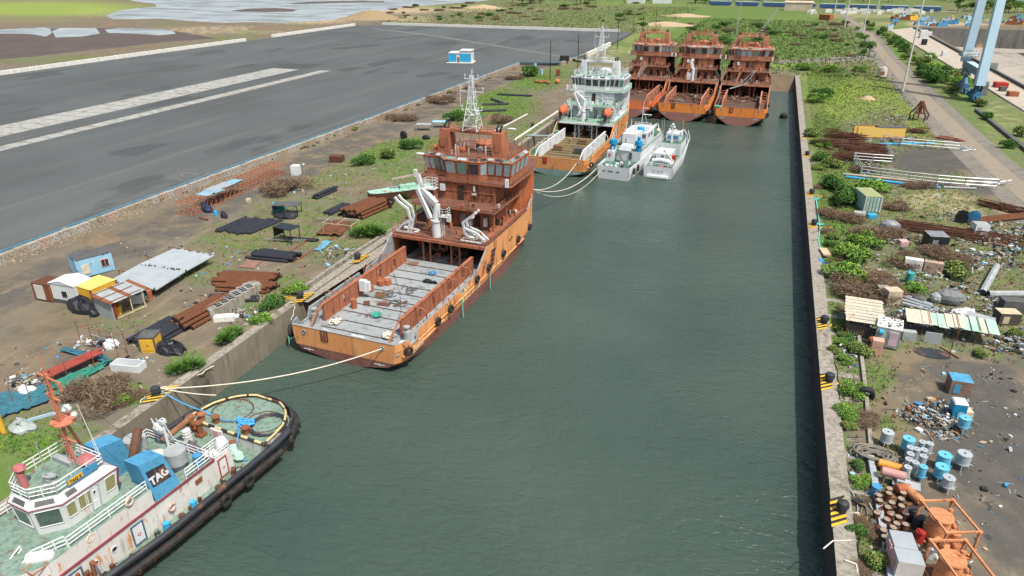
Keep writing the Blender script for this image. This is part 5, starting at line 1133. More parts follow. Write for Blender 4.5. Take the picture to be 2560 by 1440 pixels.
b = MB(); b.prism([(-4.0, 7.2), (-2.4, 7.2), (-2.4, 10.5), (-4.0, 10.5)], 2.4, 4.9, 0); b.prism([(-2.4, 9.5), (4.0, 9.0), (4.0, 31), (2.8, 34), (-2.8, 34), (-3.9, 31), (-3.9, 10.5), (-2.4, 10.5)], 2.4, 4.9, 0, 1); dh = b.build('deckhouse', [WHITEC, DGRN], pa)
for x, y, mt, w_ in ((1.5, 9.05, DGREY, .7), (-3.2, 7.15, REDP, .6)): b = MB(); b.box(x, y, 2.9 if mt is DGREY else 3.6, w_, .12, 1.7 if mt is DGREY else .7); b.build('door', mt, dh)
b = MB(); b.prism([(-1.9, 12.6), (1.5, 12.6), (1.7, 18), (-1.9, 18)], 4.9, 8.3, 0); b.box(-.1, 10.8, 4.905, 3.0, 3.4, 1.1, tp=.8); b.box(-.9, 12.55, 6.8, .35, .08, .2, mi=1); b.box(-.9, 12.55, 6.2, .3, .08, .2, mi=1); b.build('funnel_house', [WHITEC, DGREY], pa)
b = MB(); b.prism([(-3.0, 18), (3.0, 18), (3.0, 25), (1.6, 27), (-1.6, 27), (-3.0, 25)], 4.91, 7.8, 0); wh2 = b.build('wheelhouse', WHITEC, pa)
for a in ((2.2, 17.95, .9, .08), (3.02, 20, .08, 1.4), (3.02, 22.5, .08, 1.4), (-2.4, 17.95, .8, .08)): b = MB(); b.box(a[0], a[1], 6.4, a[2], a[3], .9); b.build('window', GLASSD, wh2)
for x, y in ((-3.1, 9.0), (3.1, 10.0)):
    b = MB(); b.cyl((x, y, 4.9), (x, y, 6.4), .62, n=12); b.cyl((x, y, 6.4), (x, y, 7.3), .98, .9, n=12); b.ball((x, y, 7.3), (.9, .9, .3), 10)
    if x > 0: b.cyl((x, y, 7.3), (x, y, 7.9), .35, n=8); b.ball((x, y, 8.1), .48, 9)
    b.build('ventilator', pm('vent_blue', (.01, .26, .55), None, .5, 1), pa, smooth=True)
b = MB()
for sx in (-4.0, 4.0): b.rail([(sx*.98, 10.6, 4.9), (sx*.98, 30, 4.9)], 1, 3, 1.8, .045)
b.rail([(-2.8, 7.3, 4.9), (-2.8, 9.3, 4.9), (-.4, 9.6, 4.9)], 1, 3, 1, .045); b.build('guard_rail', WHITEC, pa)
b = MB()
for x, hh in ((-1.4, 2.6), (-.2, 3.4), (.9, 2.4)): b.cyl((x, 14, 8.3), (x, 14, 8.3+hh), .09, n=5); b.cyl((x, 14, 8.3), (x, 14, 9.2), .26, .15, n=7); b.cyl((x-.4, 14, 9.2), (x+.4, 14, 9.2), .05, n=4)
b.cyl((1.0, 19, 7.8), (1.2, 19.4, 15.5), .12, .05, n=6); b.cyl((2.6, 21, 7.8), (1.2, 19.4, 13.2), .06, n=4); b.box(2.3, 19.4, 12.0, 2.2, .5, .12); b.box(1.6, 19.4, 13.6, 1.6, .3, .1); b.rail([(-2, 19, 7.8), (2.4, 19, 7.8), (2.4, 24, 7.8), (-2, 24, 7.8)], 1.2, 3, 1.1, .045)
b.build('mast', WHITEC, pa)
b = MB(); b.cyl((1.1, 18.8, 7.8), (1.1, 18.8, 9.0), .95, n=10); b.build('radar_drum', SKYB, pa)
b = MB(); b.ball((3.3, 28.5, 6.3), .65, 9); b.cyl((3.3, 28.5, 4.9), (3.3, 28.5, 6), .35, n=7); b.build('gun_dome', pm('cream_dome', (.65, .62, .45), None, .5, 1), pa, smooth=True)
b = MB(); b.beam((-1.9, 9.3, 4.9), (.8, 5.4, 2.5), .7, .12); b.build('gangway', DGREY, pa)
b = MB()
for i in range(14): b.box(random.uniform(-3.5, 3.5), random.uniform(.8, 6.5), 2.4, random.uniform(.3, .9), random.uniform(.3, .9), random.uniform(.3, 1.1), mi=random.choice((0, 0, 1, 2)))
b.cyl((-1.9, .8, 2.4), (-1.9, .8, 3.2), .45, n=8); b.cyl((.4, .8, 2.4), (.4, .8, 3.2), .45, n=8); b.cyl((-1.2, 1, 2.4), (-1.2, 1, 6.4), .05, n=4); b.build('stern_fittings', [WHITEC, DGREY, TEAL], pa)
b = MB()
for x, w_ in ((-2.2, .7), (-.6, 1.3), (1.2, .8)): b.box(x, -.12, 1.95, w_, .05, .16)
b.build('stern_lettering', DGREY, pa)
for y in (2.6, 6.0): tyre(ship_pt(AL, AR, 4.45, y, 1.9), (1, 0, 0), 'black tyre on the larger patrol boat side, %s' % ('nearest its stern' if y < 4 else 'second from its stern'), 'tyre fenders on the patrol boat', .8, .4)
BL, BR = (-23.3, 166.4, WZ), R(-2)
pb = thing('patrol_boat', 'smaller white patrol boat with registration on its transom, outermost in the raft', 'patrol boat', BL, BR)
boat_hull(pb, 36, 7.4, 2.7, 4.4, [WHITEC, GREYP], stern=.96)
b = MB(); b.box(0, -.5, .15, 5.2, 1.0, .5, tp=.95); b.build('boarding_platform', WHITEC, pb)
letters('C-419', 1.05, pm('letter_grey', (.25, .3, .36), None, .6, 1), pb, mxyz((1, 0, 0), (0, 0, 1), (0, -1, 0), (0, -.16, 1.2)))
b = MB(); b.prism([(-2.6, 7), (1.6, 7), (1.6, 13), (-2.6, 13)], 2.0, 4.2, 0, 0); b.prism([(-2.6, 15), (2.6, 15), (2.6, 24), (1.4, 27), (-1.4, 27), (-2.6, 24)], 2.0, 5.0, 0, 1); b.box(0, 20, 5.0, 3.6, 4, 1.9)
dh = b.build('deckhouse', [WHITEC, DGRN], pb)
for x, y, z in ((-.4, 6.95, 2.3), (-2.2, 6.95, 2.9)): b = MB(); b.box(x, y, z, .6 if z < 2.5 else .25, .1, 1.5 if z < 2.5 else .8); b.build('door', DGREY, dh)
b = MB(); b.box(0, 17.95, 5.6, 2.6, .1, .8); b.build('window', BLUEP, dh)
b = MB(); b.cyl((0, 16, 5), (0, 16, 9.2), .32, .2, n=7)
for z, q in ((7.2, .9), (8.2, .7), (9.0, .4)): b.ball((q, 16, z), .35, 7); b.ball((-q, 16, z+.2), .3, 7)
b.ball((0, 16, 9.6), .38, 8); b.ball((2.2, 17, 7.2), (.45, .45, .8), 8); b.build('mast', WHITEC, pb, smooth=True)
for x in (-2.4, -1.9, 2.8): b = MB(); b.cyl((x, 14.5, 4), (x-.1, 14.5, 11.5), .045, .02, n=4); b.build('whip_aerial', WHITEC, pb)
b = MB(); b.tube([(-2.2, 4.2, 2.9), (0, 3.6, 3.4), (2.1, 3.4, 3.1), (2.9, 2.4, 2.7)], .62, 10); b.build('inflatable_tube', WHITEC, pb, smooth=True)
b = MB(); b.beam((-.6, 9.5, 4.6), (2.4, 4.4, 3.4), .25, .3); b.cyl((2.8, 3.2, 2), (2.8, 3.2, 3.8), .35, n=8); b.build('boat_crane', pm('cream_arm', (.6, .58, .48), None, .6, 1), pb)
b = MB(); b.box(2.0, 9.5, 2.0, .8, 1.2, 1.4); b.build('locker', REDP, pb)
b = MB(); b.ball((.4, 1.2, 2.4), (.5, .45, .5), 8); b.build('orange_buoy', pm('raft_orange2', (.75, .14, .08), None, .6, 1), pb, smooth=True)
b = MB()
for s in (-1, 1): b.rail([(s*3.5, 1, 2.7), (s*3.6, 14, 2.7), (s*3.2, 26, 3.5), (s*1.6, 33, 4.0)], .9, 2, 1.6, .04)
b.rail([(-3.4, .3, 2.7), (3.4, .3, 2.7)], .7, 2, 1.2, .04)
for i in range(10): b.box(random.uniform(-3, 3), random.uniform(.8, 6), 2.0, random.uniform(.2, .6), random.uniform(.2, .6), random.uniform(.3, .9))
b.build('guard_rail', WHITEC, pb)
for i, (x, y, z) in enumerate(((-28.8, 183, -1.8), (-28.4, 188, -1.5), (-27.6, 178.5, -2.4), (-28.2, 193, -1.2))):
    b = MB(); b.ball((0, 0, 0), (.8, 1.2, .9), 10, 0, .04); tag(b.build('fender', pm('pale_fender', (.5, .54, .55), (.62, .66, .66), .7, 1), loc=(x, y, z), smooth=True), 'pale inflated fender between the two patrol boats', 'fender', 'pale fenders between the patrol boats')
b = MB(); b.ball((0, 0, 0), (1.3, 1.1, 1.3), 12, 0, .02); b.torus((0, 0, .5), (0, 0, 1), 1.1, .12, 14, 5); tag(b.build('mooring_buoy', BLACK, loc=at(1959, 291, -3.4), smooth=True), 'round black buoy floating near the right quay wall', 'buoy')
# ================================================================ YARD EDGE BLOCKS
def block_proto(mat, nm='concrete_block', L_=1.94, T=.8, H=1.35):
    b = MB(); b.box(0, 0, 0, T, L_, H)
    for y, z in ((-.45, .85), (.5, .85), (0, .4)): b.box(T/2+.004, y, z, .01, .17, .17, mi=1)
    return b.build(nm, [mat, BLACK])
protos = [block_proto(BLOCKC), block_proto(BLOCKP), block_proto(pm('block_grey', (.32,.30,.27), (.4,.37,.32), .9, .4, 1, dirt=.7)), block_proto(WBLOCK)]
for i, p in enumerate(protos): tag(p, ('cream', 'pinkish', 'grey', 'whitewashed')[i]+' concrete block with holes in the long retaining wall of the asphalt yard', 'block', 'concrete blocks retaining the asphalt yard'); 
used = [False]*4
def put_block(k, x, y, rz, sc=(1, 1, 1)):
    if used[k]:
        o = protos[k].copy(); col.objects.link(o)
    else: o = protos[k]; used[k] = True
    o.location = (x, y, random.uniform(-.06, .03)); o.rotation_euler = (0, 0, rz); o.scale = sc
def edgeX(y): return lerp([(-20, -112), (100, -112.6), (190, -111), (312, -109.8)], y)
y = 38.0
while y < 309: put_block(random.choice((0, 0, 1, 2, 2, 1, 0, 0, 2, 3) if y < 150 else (0, 0, 1, 2)), edgeX(y)+.45+random.uniform(-.05, .12), y, random.uniform(-.05, .05)); y += 2.02
for i in range(28): t = i/27; put_block(random.choice((0, 2)), -91.9+t*2.9, 318+t*56*.9, -.06)
for i in range(22): put_block(3, -88.6+random.uniform(-.1, .1), 352+i*2.3, 0, (1.3, 1.1, 1.5))
b = MB(); pts = [(-112, 20), (-112.6, 100), (-111, 190), (-109.8, 311), (-93, 315.5), (-90, 345)]
for p, q in zip(pts, pts[1:]): b.beam((p[0]-.1, p[1], 1.45), (q[0]-.1, q[1], 1.45), .30, .24)
tag(b.build('kerb', pm('kerb_blue', (.04, .17, .30), (.10, .25, .34), .8, .7, 1, rust=.35, rs=.4, rc=(.16, .15, .13), dirt=.8)), 'long blue painted kerb edging the asphalt yard', 'kerb')
b = MB(); b.prism([(-112.55, 20), (-112.3, 20), (-112.9, 100), (-113.15, 100)], 1.204, 1.24, 0); b.build('edge_paint', WBLOCK, kind='structure')
# white block walls on the far edges of the yard
b = MB(); b.box(0, 0, 0, 1.2, 2.7, 1.9); wb = b.build('wall_block', WBLOCK); tag(wb, 'whitewashed block in the low wall on the far left edge of the yard', 'wall block', 'whitewashed blocks on the left edge of the yard')
first = True
def wput(x, y, rz, lab=None, grp=None, sc=(1, 1, 1)):
    global first
    o = wb if first else wb.copy()
    if not first: col.objects.link(o)
    first = False; o.location = (x, y, YZ-.3+random.uniform(-.08, .04)); o.rotation_euler = (0, 0, rz+random.uniform(-.02, .02)); o.scale = sc
    if lab: o['label'] = lab; o['group'] = grp
y = 175.0
while y < 452:
    if not (344 < y < 366): wput(lerp([(0, -301), (205, -294.6), (342, -286.6), (452, -281.4)], y), y, .03)
    y += 2.78
x = -266.0
while x < -97: wput(x, 465.5+(x+266)*.022, math.pi/2, 'whitewashed block in the wall across the far end of the yard', 'whitewashed blocks across the far end of the yard'); x += 2.78
# hut on the yard
hA, hB, hC = at(1121, 157, YZ), at(1178, 158, YZ), at(1196, 151, YZ)
ax = (hB-hA).normalized(); ay = Vector((-ax.y, ax.x, 0)); Lh = (hB-hA).length; hut = thing('hut', 'small white hut with bright blue panels alone on the asphalt yard', 'hut', hA, math.atan2(ax.y, ax.x))
D = 7.0
b = MB(); b.box(Lh/2, D/2, 0, Lh+1.6, D+1.6, .15); b.box(Lh*.27, D/2, .15, Lh*.5, D, 4.0); b.box(Lh*.75, D/2, .15, Lh*.5, D, 5.0, mi=0); b.build('wall', WBLOCK, hut)
b = MB(); b.box(Lh*.27, D/2, 4.15, Lh*.52, D+.5, .2); b.box(Lh*.76, D/2, 5.15, Lh*.54, D+.5, .2); b.build('roof', WHITEC, hut)
for x0, x1, h_ in ((.1, Lh*.36, 3.2), (Lh*.52, Lh-.1, 3.6)): b = MB(); b.box((x0+x1)/2, -.05, .5, x1-x0, .08, h_); b.build('panel', SKYB, hut)
b = MB(); b.box(Lh*.44, -.06, .2, 1.0, .1, 2.4); b.build('door', WOOD, hut)
# ================================================================ GENERIC YARD OBJECTS
def ribbed(b, p0, p1, z0, z1, n_, out, dpt=.05, mi=0):     # corrugation ribs on a wall
    p0, p1 = Vector((*p0, 0)), Vector((*p1, 0)); d = (p1-p0)
    for i in range(n_):
        a = p0+d*((i+.5)/n_); w_ = d.length/n_*.5; b.box(a.x+out[0]*dpt/2, a.y+out[1]*dpt/2, z0, w_ if abs(d.x) > abs(d.y) else dpt, dpt if abs(d.x) > abs(d.y) else w_, z1-z0, mi=mi)
def container(name, A, B, C, h, mw, mr, label, cat, extras=None, ribs=True, mend=None, group=None, z=.12):
    # B = near corner, A = end of the short side, C = end of the long side (pixels)
    pA, pB, pC = at(*A), at(*B), at(*C); ux = (pC-pB).normalized(); Lx = (pC-pB).length; Wy = min((pA-pB).length, 6)
    n_ = Vector((-ux.y, ux.x, 0)); s = 1 if (pA-pB).dot(n_) > 0 else -1
    rz = math.atan2(ux.y, ux.x); t = thing(name, label, cat, (pB.x, pB.y, z), rz, group); W_ = Wy*s
    b = MB(); b.box(Lx/2, W_/2, 0, Lx, abs(W_), h, mi=0)
    if ribs:
        ribbed(b, (.15, 0), (Lx-.15, 0), .15, h-.15, int(Lx/.32), (0, -s)); ribbed(b, (0, .12*s), (0, W_-.12*s), .15, h-.15, int(abs(W_)/.32), (-1, 0)); ribbed(b, (Lx, .12*s), (Lx, W_-.12*s), .15, h-.15, int(abs(W_)/.32), (1, 0))
    for x in (0, Lx):
        for y in (0, W_): b.box(x, y, -.02, .16, .16, h+.04, mi=1)
    b.build('wall', [mw, mend or mw], t); b = MB(); b.box(Lx/2, W_/2, h, Lx+.12, abs(W_)+.12, .07)
    for i in range(int(Lx/.6)): b.box(.3+i*.6, W_/2, h+.07, .12, abs(W_)-.2, .03)
    b.build('roof', mr, t); 
    if extras: extras(t, Lx, W_, h, s)
    return t
def ex_blue(t, Lx, W_, h, s):
    b = MB(); b.box(Lx*.78, -.09*s, 1.0, 1.2, .1, 1.2, mi=0); b.box(Lx*.78, -.15*s, 1.1, .95, .06, 1.0, mi=1); b.box(Lx*.78, -.19*s, 1.1, .06, .06, 1.0, mi=0); b.build('window', [PINK, BLACK], t)
    b = MB(); b.box(Lx*.42, -.08*s, .1, .85, .1, 2.1); b.build('door', SKYB if 0 else LBLUE, t); b = MB(); b.box(Lx*.22, -.08*s, .5, 1.1, .08, 1.5); b.build('panel', pm('cream_panel', (.6, .58, .45), None, .8, 1), t)
container('portable_cabin', (162, 690), (200, 699), (287, 676), 2.9, LBLUE, DGREY, 'light blue portable cabin with black roof and a barred window', 'cabin', ex_blue)
def ex_rust(t, Lx, W_, h, s): b = MB(); b.box(-.09, W_*.6, .2, .08, abs(W_)*.55, 2.2); b.build('door', WRUST, t)
container('shipping_container', (88, 751), (132, 757), (172, 738), 2.5, RUST, RUSTD, 'rusty brown container at the left end of the cabin group', 'container', ex_rust)
def ex_white(t, Lx, W_, h, s):
    b = MB(); b.face([(-.15, -.1*s, h), (Lx+.1, -.1*s, h), (Lx+.1, W_/2, h+.55), (-.15, W_/2, h+.55)]); b.face([(-.15, W_+.1*s, h), (Lx+.1, W_+.1*s, h), (Lx+.1, W_/2, h+.55), (-.15, W_/2, h+.55)]); b.face([(-.1, -.1*s, h), (-.1, W_+.1*s, h), (-.1, W_/2, h+.55)]); b.build('gable_roof', WHITEC, t)
    b = MB(); b.box(-.08, W_*.45, 1.0, .1, .8, .8); b.build('window', BLACK, t); b = MB(); b.box(-.06, W_/2, 0, .08, abs(W_), .45); b.build('skirt', DGREY, t)
container('portable_cabin', (139, 752), (198, 764), (240, 742), 2.8, WHITEC, WHITEC, 'white ribbed cabin with a shallow gable roof and small barred window', 'cabin', ex_white)
container('shipping_container', (201, 757), (238, 772), (300, 745), 2.7, YELL, YELP, 'yellow rust-patched container beside the white gabled cabin', 'container', mend=RUSTD)
# lean-to shed
q0, q1, q2 = at(243, 787), at(290, 801), at(368, 766); t = thing('lean_to_shed', 'open lean-to shed with grey corrugated end wall and tin roof', 'shed', q1, math.atan2((q2-q1).y, (q2-q1).x)); Lx = (q2-q1).length; W_ = (q0-q1).length
b = MB(); b.box(-.05, W_/2, 0, .06, W_, 2.6); ribbed(b, (-.1, 0), (-.1, W_), 0, 2.6, 14, (-1, 0)); b.build('wall', GALV, t)
b = MB()
for i in range(9): b.add([(-.4+i*.66, -.3, 2.55+random.uniform(0, .06)), (-.4+i*.66+.64, -.3, 2.6), (-.4+i*.66+.64, W_+.3, 3.0), (-.4+i*.66, W_+.3, 2.95+random.uniform(0, .06))], [(0, 1, 2, 3)], mi=0 if i % 4 else 1)
for y in (.2, W_*.5, W_*.95): b.cyl((-.4, y, 2.72+y*.1), (Lx*.95, y, 2.7+y*.1), .05, n=4, mi=1)
b.build('roof', [GREYP, RUST], t)
b = MB()
for x, y in ((.3, .1), (Lx*.55, 0), (Lx*.95, 0), (Lx*.95, W_), (.3, W_)): b.box(x, y, 0, .12, .12, 2.6, mi=0 if x > .5 else 1)
b.beam((.3, 0, .15), (Lx, 0, .15), .12, mi=0); b.build('frame', [pm('cream_post', (.6, .52, .34), None, .8, 1), REDP], t)
def yz(dx, dy): a, c = rz2(dx, dy, t.rotation_euler[2]); return (q1.x+a, q1.y+c, 0)
b = MB(); b.box(0, 0, 0, 1.4, .9, 1.1, mi=0); b.box(.1, .1, 1.1, .7, .5, .5, mi=1); tag(b.build('workbench', [YELL, RUST], loc=yz(1.2, 1.6), rz=.6), 'yellow workbench inside the lean-to shed', 'workbench')
tag(b.build('storage_tub', WHITEC, loc=yz(4.6, 1.6)), '', '') if 0 else None
b = MB(); b.box(0, 0, 0, 1.3, 1.0, 1.3, mi=0, tp=1.08); b.box(0, 0, 1.25, 1.15, .85, .06, mi=1); tag(b.build('storage_tub', [WHITEC, DGREY], loc=yz(5.0, 2.2), rz=.5), 'white open plastic tub beside the lean-to shed', 'tub')
drum(yz(6.6, 1.8), RUSTO, 'orange rusty drum at the open end of the lean-to shed', .36, 1.3); drum(yz(5.9, 2.4), TEAL, 'teal drum between the white tub and the orange drum', .3, .9)
# tarpaulin heaps
def tarp(name, px, py, rx, ry, h, mat, label, cat='tarpaulin', n_=3, jit=.18, z=0):
    c = at(px, py, z); b = MB()
    for i in range(n_): b.ball((random.uniform(-rx, rx)*.5, random.uniform(-ry, ry)*.5, h*.12), (rx*random.uniform(.5, .8), ry*random.uniform(.5, .8), h*random.uniform(.6, .95)), 10, 0, jit)
    return tag(b.build(name, mat, loc=c), label, cat)
TARPB = pm('black_tarpaulin', (.014, .016, .022), (.03, .034, .042), .35, 1.5, 1, bump=.6)
tarp('tarpaulin_heap', 212, 774, 2.4, 1.5, 1.9, TARPB, 'black tarpaulin heap in front of the yellow container', n_=5); tarp('tarpaulin_heap', 240, 786, 1.2, 1.0, 1.4, TARPB, 'smaller black tarpaulin heap against the grey corrugated wall')
tarp('tarpaulin_heap', 420, 872, 2.6, 1.5, 1.1, TARPB, 'low black tarpaulin heap beside the yellow generator box', n_=7, jit=.3)
# pipes
pipe_i = {}
def pipes(A, B, n_, r, mat, label, name='steel_pipe', rows=1, z=0, spread=None, jit=.12, grp=None, side=1):
    p, q = at(*A, z), at(*B, z); d = (q-p); L_ = d.length; u = d/L_; s = Vector((-u.y, u.x, 0))*side; ang = math.atan2(u.y, u.x)
    b = MB(); b.cyl((-L_/2, 0, 0), (L_/2, 0, 0), r, n=8, mi=0, mc=1); b.cyl((-L_/2-.003, 0, 0), (-L_/2-.002, 0, 0), r*.82, n=8, mi=1); m0 = b.build(name, [mat, BLACK], smooth=True); tag(m0, label, 'pipe', grp or label)
    c = (p+q)/2; k = 0; sp = spread or r*2.08
    for row in range(rows):
        for i in range(n_-row):
            o = m0 if k == 0 else m0.copy()
            if k: col.objects.link(o)
            o.location = c+s*(sp*(i+.5*row))+Vector((0, 0, r+row*r*1.75))+u*random.uniform(-jit, jit)*5; o.rotation_euler = (0, 0, ang+random.uniform(-jit, jit)*.12); k += 1
BLK = pm('black_pipe', (.020, .023, .032), (.035, .038, .05), .5, .8, 1, dirt=.4)
BRN = pm('brown_pipe_rust', (.16, .062, .028), (.095, .040, .022), .9, .8, 1, dirt=.5)
REDPI = pm('red_pipe', (.30, .06, .045), (.2, .04, .03), .7, 1)
pipes((560, 690), (700, 694), 7, .28, BRN, 'rusty steel pipe in the wide pile nearest the big bush', rows=2, side=-1); pipes((566, 712), (690, 718), 5, .28, BRN, 'rusty steel pipe in the lower part of the wide pile', side=-1, rows=2)
pipes((558, 690), (640, 693), 3, .25, BLK, 'black pipe among the rusty pile'); pipes((532, 742), (650, 738), 5, .25, BLK, 'black pipe beside the concrete slabs', side=-1)
pipes((428, 818), (540, 757), 6, .3, BRN, 'rusty pipe in the diagonal pile behind the yellow generator', rows=3, side=-1); pipes((325, 858), (430, 800), 8, .26, BLK, 'black pipe in the diagonal pile beside the yellow generator', rows=2, side=-1)
pipes((108, 938), (240, 878), 4, .2, REDPI, 'dark red pipe lying across the green netting', side=-1, z=.9)
pipes((625, 648), (728, 658), 6, .26, BLK, 'black pipe in the short stack near the quay', rows=2); pipes((645, 630), (732, 642), 2, .24, BLK, 'black pipe lying loose above the short stack', spread=.8)
pipes((540, 578), (616, 545), 9, .22, BLK, 'dark pipe in the wide rack left of the black shelter', spread=.62, side=-1); pipes((598, 582), (680, 548), 5, .22, BLK, 'dark pipe in the right half of the rack', side=-1, spread=.6)
pipes((785, 496), (835, 474), 3, .26, BLK, 'black pipe in the small upper bundle', rows=2, side=-1); pipes((808, 536), (858, 512), 4, .26, BLK, 'black pipe in the small middle bundle', side=-1); 
pipes((850, 540), (925, 508), 9, .3, BRN, 'rusty pipe in the tall pile near the old hull', rows=3, side=-1); pipes((715, 600), (790, 605), 2, .24, BLK, 'black beam-like pipe beside the black tarpaulin frame'); 
pipes((500, 545), (520, 552), 1, .2, RUST, 'short rusty pipe near the blue-sheeted truss')
for A, B in (((1247, 238), (1326, 242)), ((1228, 250), (1260, 262)), ((1205, 264), (1270, 262)), ((1200, 280), (1268, 278))): pipes(A, B, 2, .3, BLK, 'black pipe lying on the green patch beyond the orange ship mast', grp='black pipes on the green patch')
# galvanised pipes on trestles
S0, S1_, M0, M1, E0, E1 = (276, 702), (388, 727), (350, 661), (464, 679), (438, 621), (534, 640)
first_p = None; NP = 25
for i in range(NP):
    for (a0, a1, c0, c1, half) in ((S0, S1_, M0, M1, 0), (M0, M1, E0, E1, 1)):
        u = (i+.5)/NP; p = at(a0[0]+(a1[0]-a0[0])*u, a0[1]+(a1[1]-a0[1])*u, 1.3); q = at(c0[0]+(c1[0]-c0[0])*u, c0[1]+(c1[1]-c0[1])*u, 1.3); d = (q-p); L_ = d.length
        if first_p is None:
            b = MB(); b.cyl((-.5, 0, 0), (.5, 0, 0), .19, n=8, mi=0, mc=1); first_p = b.build('galvanised_pipe', [GALV, BLACK], smooth=True); o = first_p; tag(o, 'long galvanised pipe on the low trestles, nearer the cabins', 'pipe', 'galvanised pipes on low trestles')
        else: o = first_p.copy(); col.objects.link(o)
        o['label'] = 'long galvanised pipe on the low trestles, %s' % ('nearer the cabins' if half == 0 else 'farther from the cabins')
        o.location = (p+q)/2+d/L_*random.uniform(-.4, .4); o.rotation_euler = (0, 0, math.atan2(d.y, d.x)); o.scale = (L_*.97, 1, 1)
for (x, y), (x2, y2), l in (((300, 690), (400, 708), 'nearest the cabins'), ((372, 655), (470, 672), 'under the joint of the pipes'), ((425, 630), (520, 648), 'at the far end of the pipes')):
    b = MB(); p, q = at(x, y), at(x2, y2); b.beam(p+Vector((0, 0, .98)), q+Vector((0, 0, .98)), .16)
    for i in range(5): r_ = p.lerp(q, i/4); b.beam(r_, r_+Vector((0, 0, 1)), .14); b.beam(r_+Vector((.5, -.2, 0)), r_+Vector((0, 0, .9)), .1)
    tag(b.build('trestle', WOOD), 'timber trestle under the galvanised pipes, '+l, 'trestle')
# concrete slab stack
p0 = at(532, 800)
for i in range(7):
    c = at(540+i*15.5, 790-i*9.5); b = MB(); b.box(0, 0, 0, 1.9, 2.1, 1.5, .0); b.box(0, 0, 1.5, 2.0, .12, .03, mi=1); b.box(0, 0, 1.5, .12, 2.15, .035, mi=1); tag(b.build('concrete_block', [CONC, GREYP], loc=c, rz=-.45), 'strapped grey concrete block in the row near the quay bushes', 'block', 'strapped concrete blocks near the quay')
b = MB(); b.box(0, 0, 0, 2.6, 1.1, .7); tag(b.build('concrete_slab', WBLOCK, loc=at(562, 800), rz=.5), 'white broken slab against the strapped concrete blocks', 'slab')
# yellow generator, white trough, cubes
b = MB(); b.box(0, 0, 0, 1.9, 1.9, 2.0, mi=0); b.box(0, 0, 2.0, 2.05, 2.05, .16, mi=1); b.box(.05, -.97, .3, 1.4, .06, 1.4, mi=2)
for s in (-1, 1):
    for t_ in (-1, 1): b.box(s*.93, t_*.93, 0, .14, .14, 2.02, mi=1)
tag(b.build('generator', [YELL, DGREY, YELL], loc=at(381, 872), rz=.35), 'yellow generator box with grey lid beside the black pipes', 'generator')
def tub(px, py, l, w_, h, rz, mat, label, inner=GREYP, nm='trough', cat='trough'):
    b = MB(); t = .12
    for s in (-1, 1): b.box(0, s*(w_/2-t/2), 0, l, t, h); b.box(s*(l/2-t/2), 0, 0, t, w_-2*t-.004, h)
    b.box(0, 0, 0, l-2*t, w_-2*t, h*.35, mi=1); return tag(b.build(nm, [mat, inner], loc=at(px, py), rz=rz), label, cat)
tub(323, 922, 3.6, 1.5, .9, .2, WHITEC, 'white open trough lying among the weeds near the tug')
def cube(px, py, w_, h, mat, label, rz=.2, nm='box', cat='box', mt=None, d=None, z=0, lean=0):
    b = MB(); b.box(0, 0, 0, w_, d or w_, h, mi=0, mt=1); b.box(0, 0, h*.45, w_+.05, (d or w_)+.05, .06); b.box(-w_*.2, -(d or w_)/2-.03, h*.15, w_*.3, .04, h*.6, mi=1)
    o = b.build(nm, [mat, mt or mat], loc=at(px, py, z), rz=rz); o.rotation_euler = (lean, lean*.6, rz); return tag(o, label, cat)
cube(741, 436, 1.7, 2.1, WHITEC, 'white tall box beside the brush pile near the rusty truss')
cube(843, 404, 3.0, 1.5, RUSTD, 'dark brown crate beside the dirt track', d=2.2, nm='crate', cat='crate'); cube(846, 403, .9, .9, YELL, 'small yellow box inside the dark brown crate', nm='box')
cube(1395, 190, 1.7, 2.7, RUST, 'rust-brown tank standing by the pole near the yard wall', d=1.5, nm='tank', cat='tank'); 
b = MB(); b.torus((0, 0, 0), (.3, 1, 0), 1.0, .25, 18, 6); b.cyl((-.1, -.4, 0), (.1, .4, 0), .95, n=16); tag(b.build('cable_reel', BLACK, loc=at(1009, 338, 1.1)), 'black round cable reel standing beside the dirt track', 'reel')
# green netting with posts
NET = pm('green_netting', (.02, .16, .11), (.03, .22, .17), .8, 1, 1, dirt=.7); NETB = pm('blue_netting', (.03, .12, .17), (.04, .16, .22), .8, 1, 1, dirt=.6)
def cloth(name, pts, mat, label, cat, z=.25, n_=10, h=.25):
    P = [at(x, y) for x, y in pts]; b = MB(); vs = []
    for i in range(n_+1):
        for j in range(n_+1):
            u, v = i/n_, j/n_; p = P[0].lerp(P[1], u).lerp(P[3].lerp(P[2], u), v); vs.append((p.x+random.uniform(-.2, .2), p.y+random.uniform(-.2, .2), z+random.uniform(-h, h)*.5+abs(random.gauss(0, h*.3))))
    b.add(vs, [(i*(n_+1)+j, (i+1)*(n_+1)+j, (i+1)*(n_+1)+j+1, i*(n_+1)+j+1) for i in range(n_) for j in range(n_)]); return tag(b.build(name, mat, smooth=False), label, cat)
cloth('netting', [(85, 1000), (250, 930), (290, 900), (130, 958)], NET, 'green netting spread on the ground behind the tug, upper strip', 'netting'); cloth('netting', [(0, 1050), (120, 1010), (135, 962), (0, 990)], NETB, 'blue-green netting spread near the left edge behind the tug', 'netting')
cloth('netting', [(150, 880), (285, 915), (270, 895), (160, 872)], NETB, 'dark blue sheet crumpled beyond the red pipes', 'netting', h=.15); cloth('netting', [(130, 1000), (215, 965), (225, 940), (150, 965)], NET, 'green netting strip between the brush heap and the red pipes', 'netting')
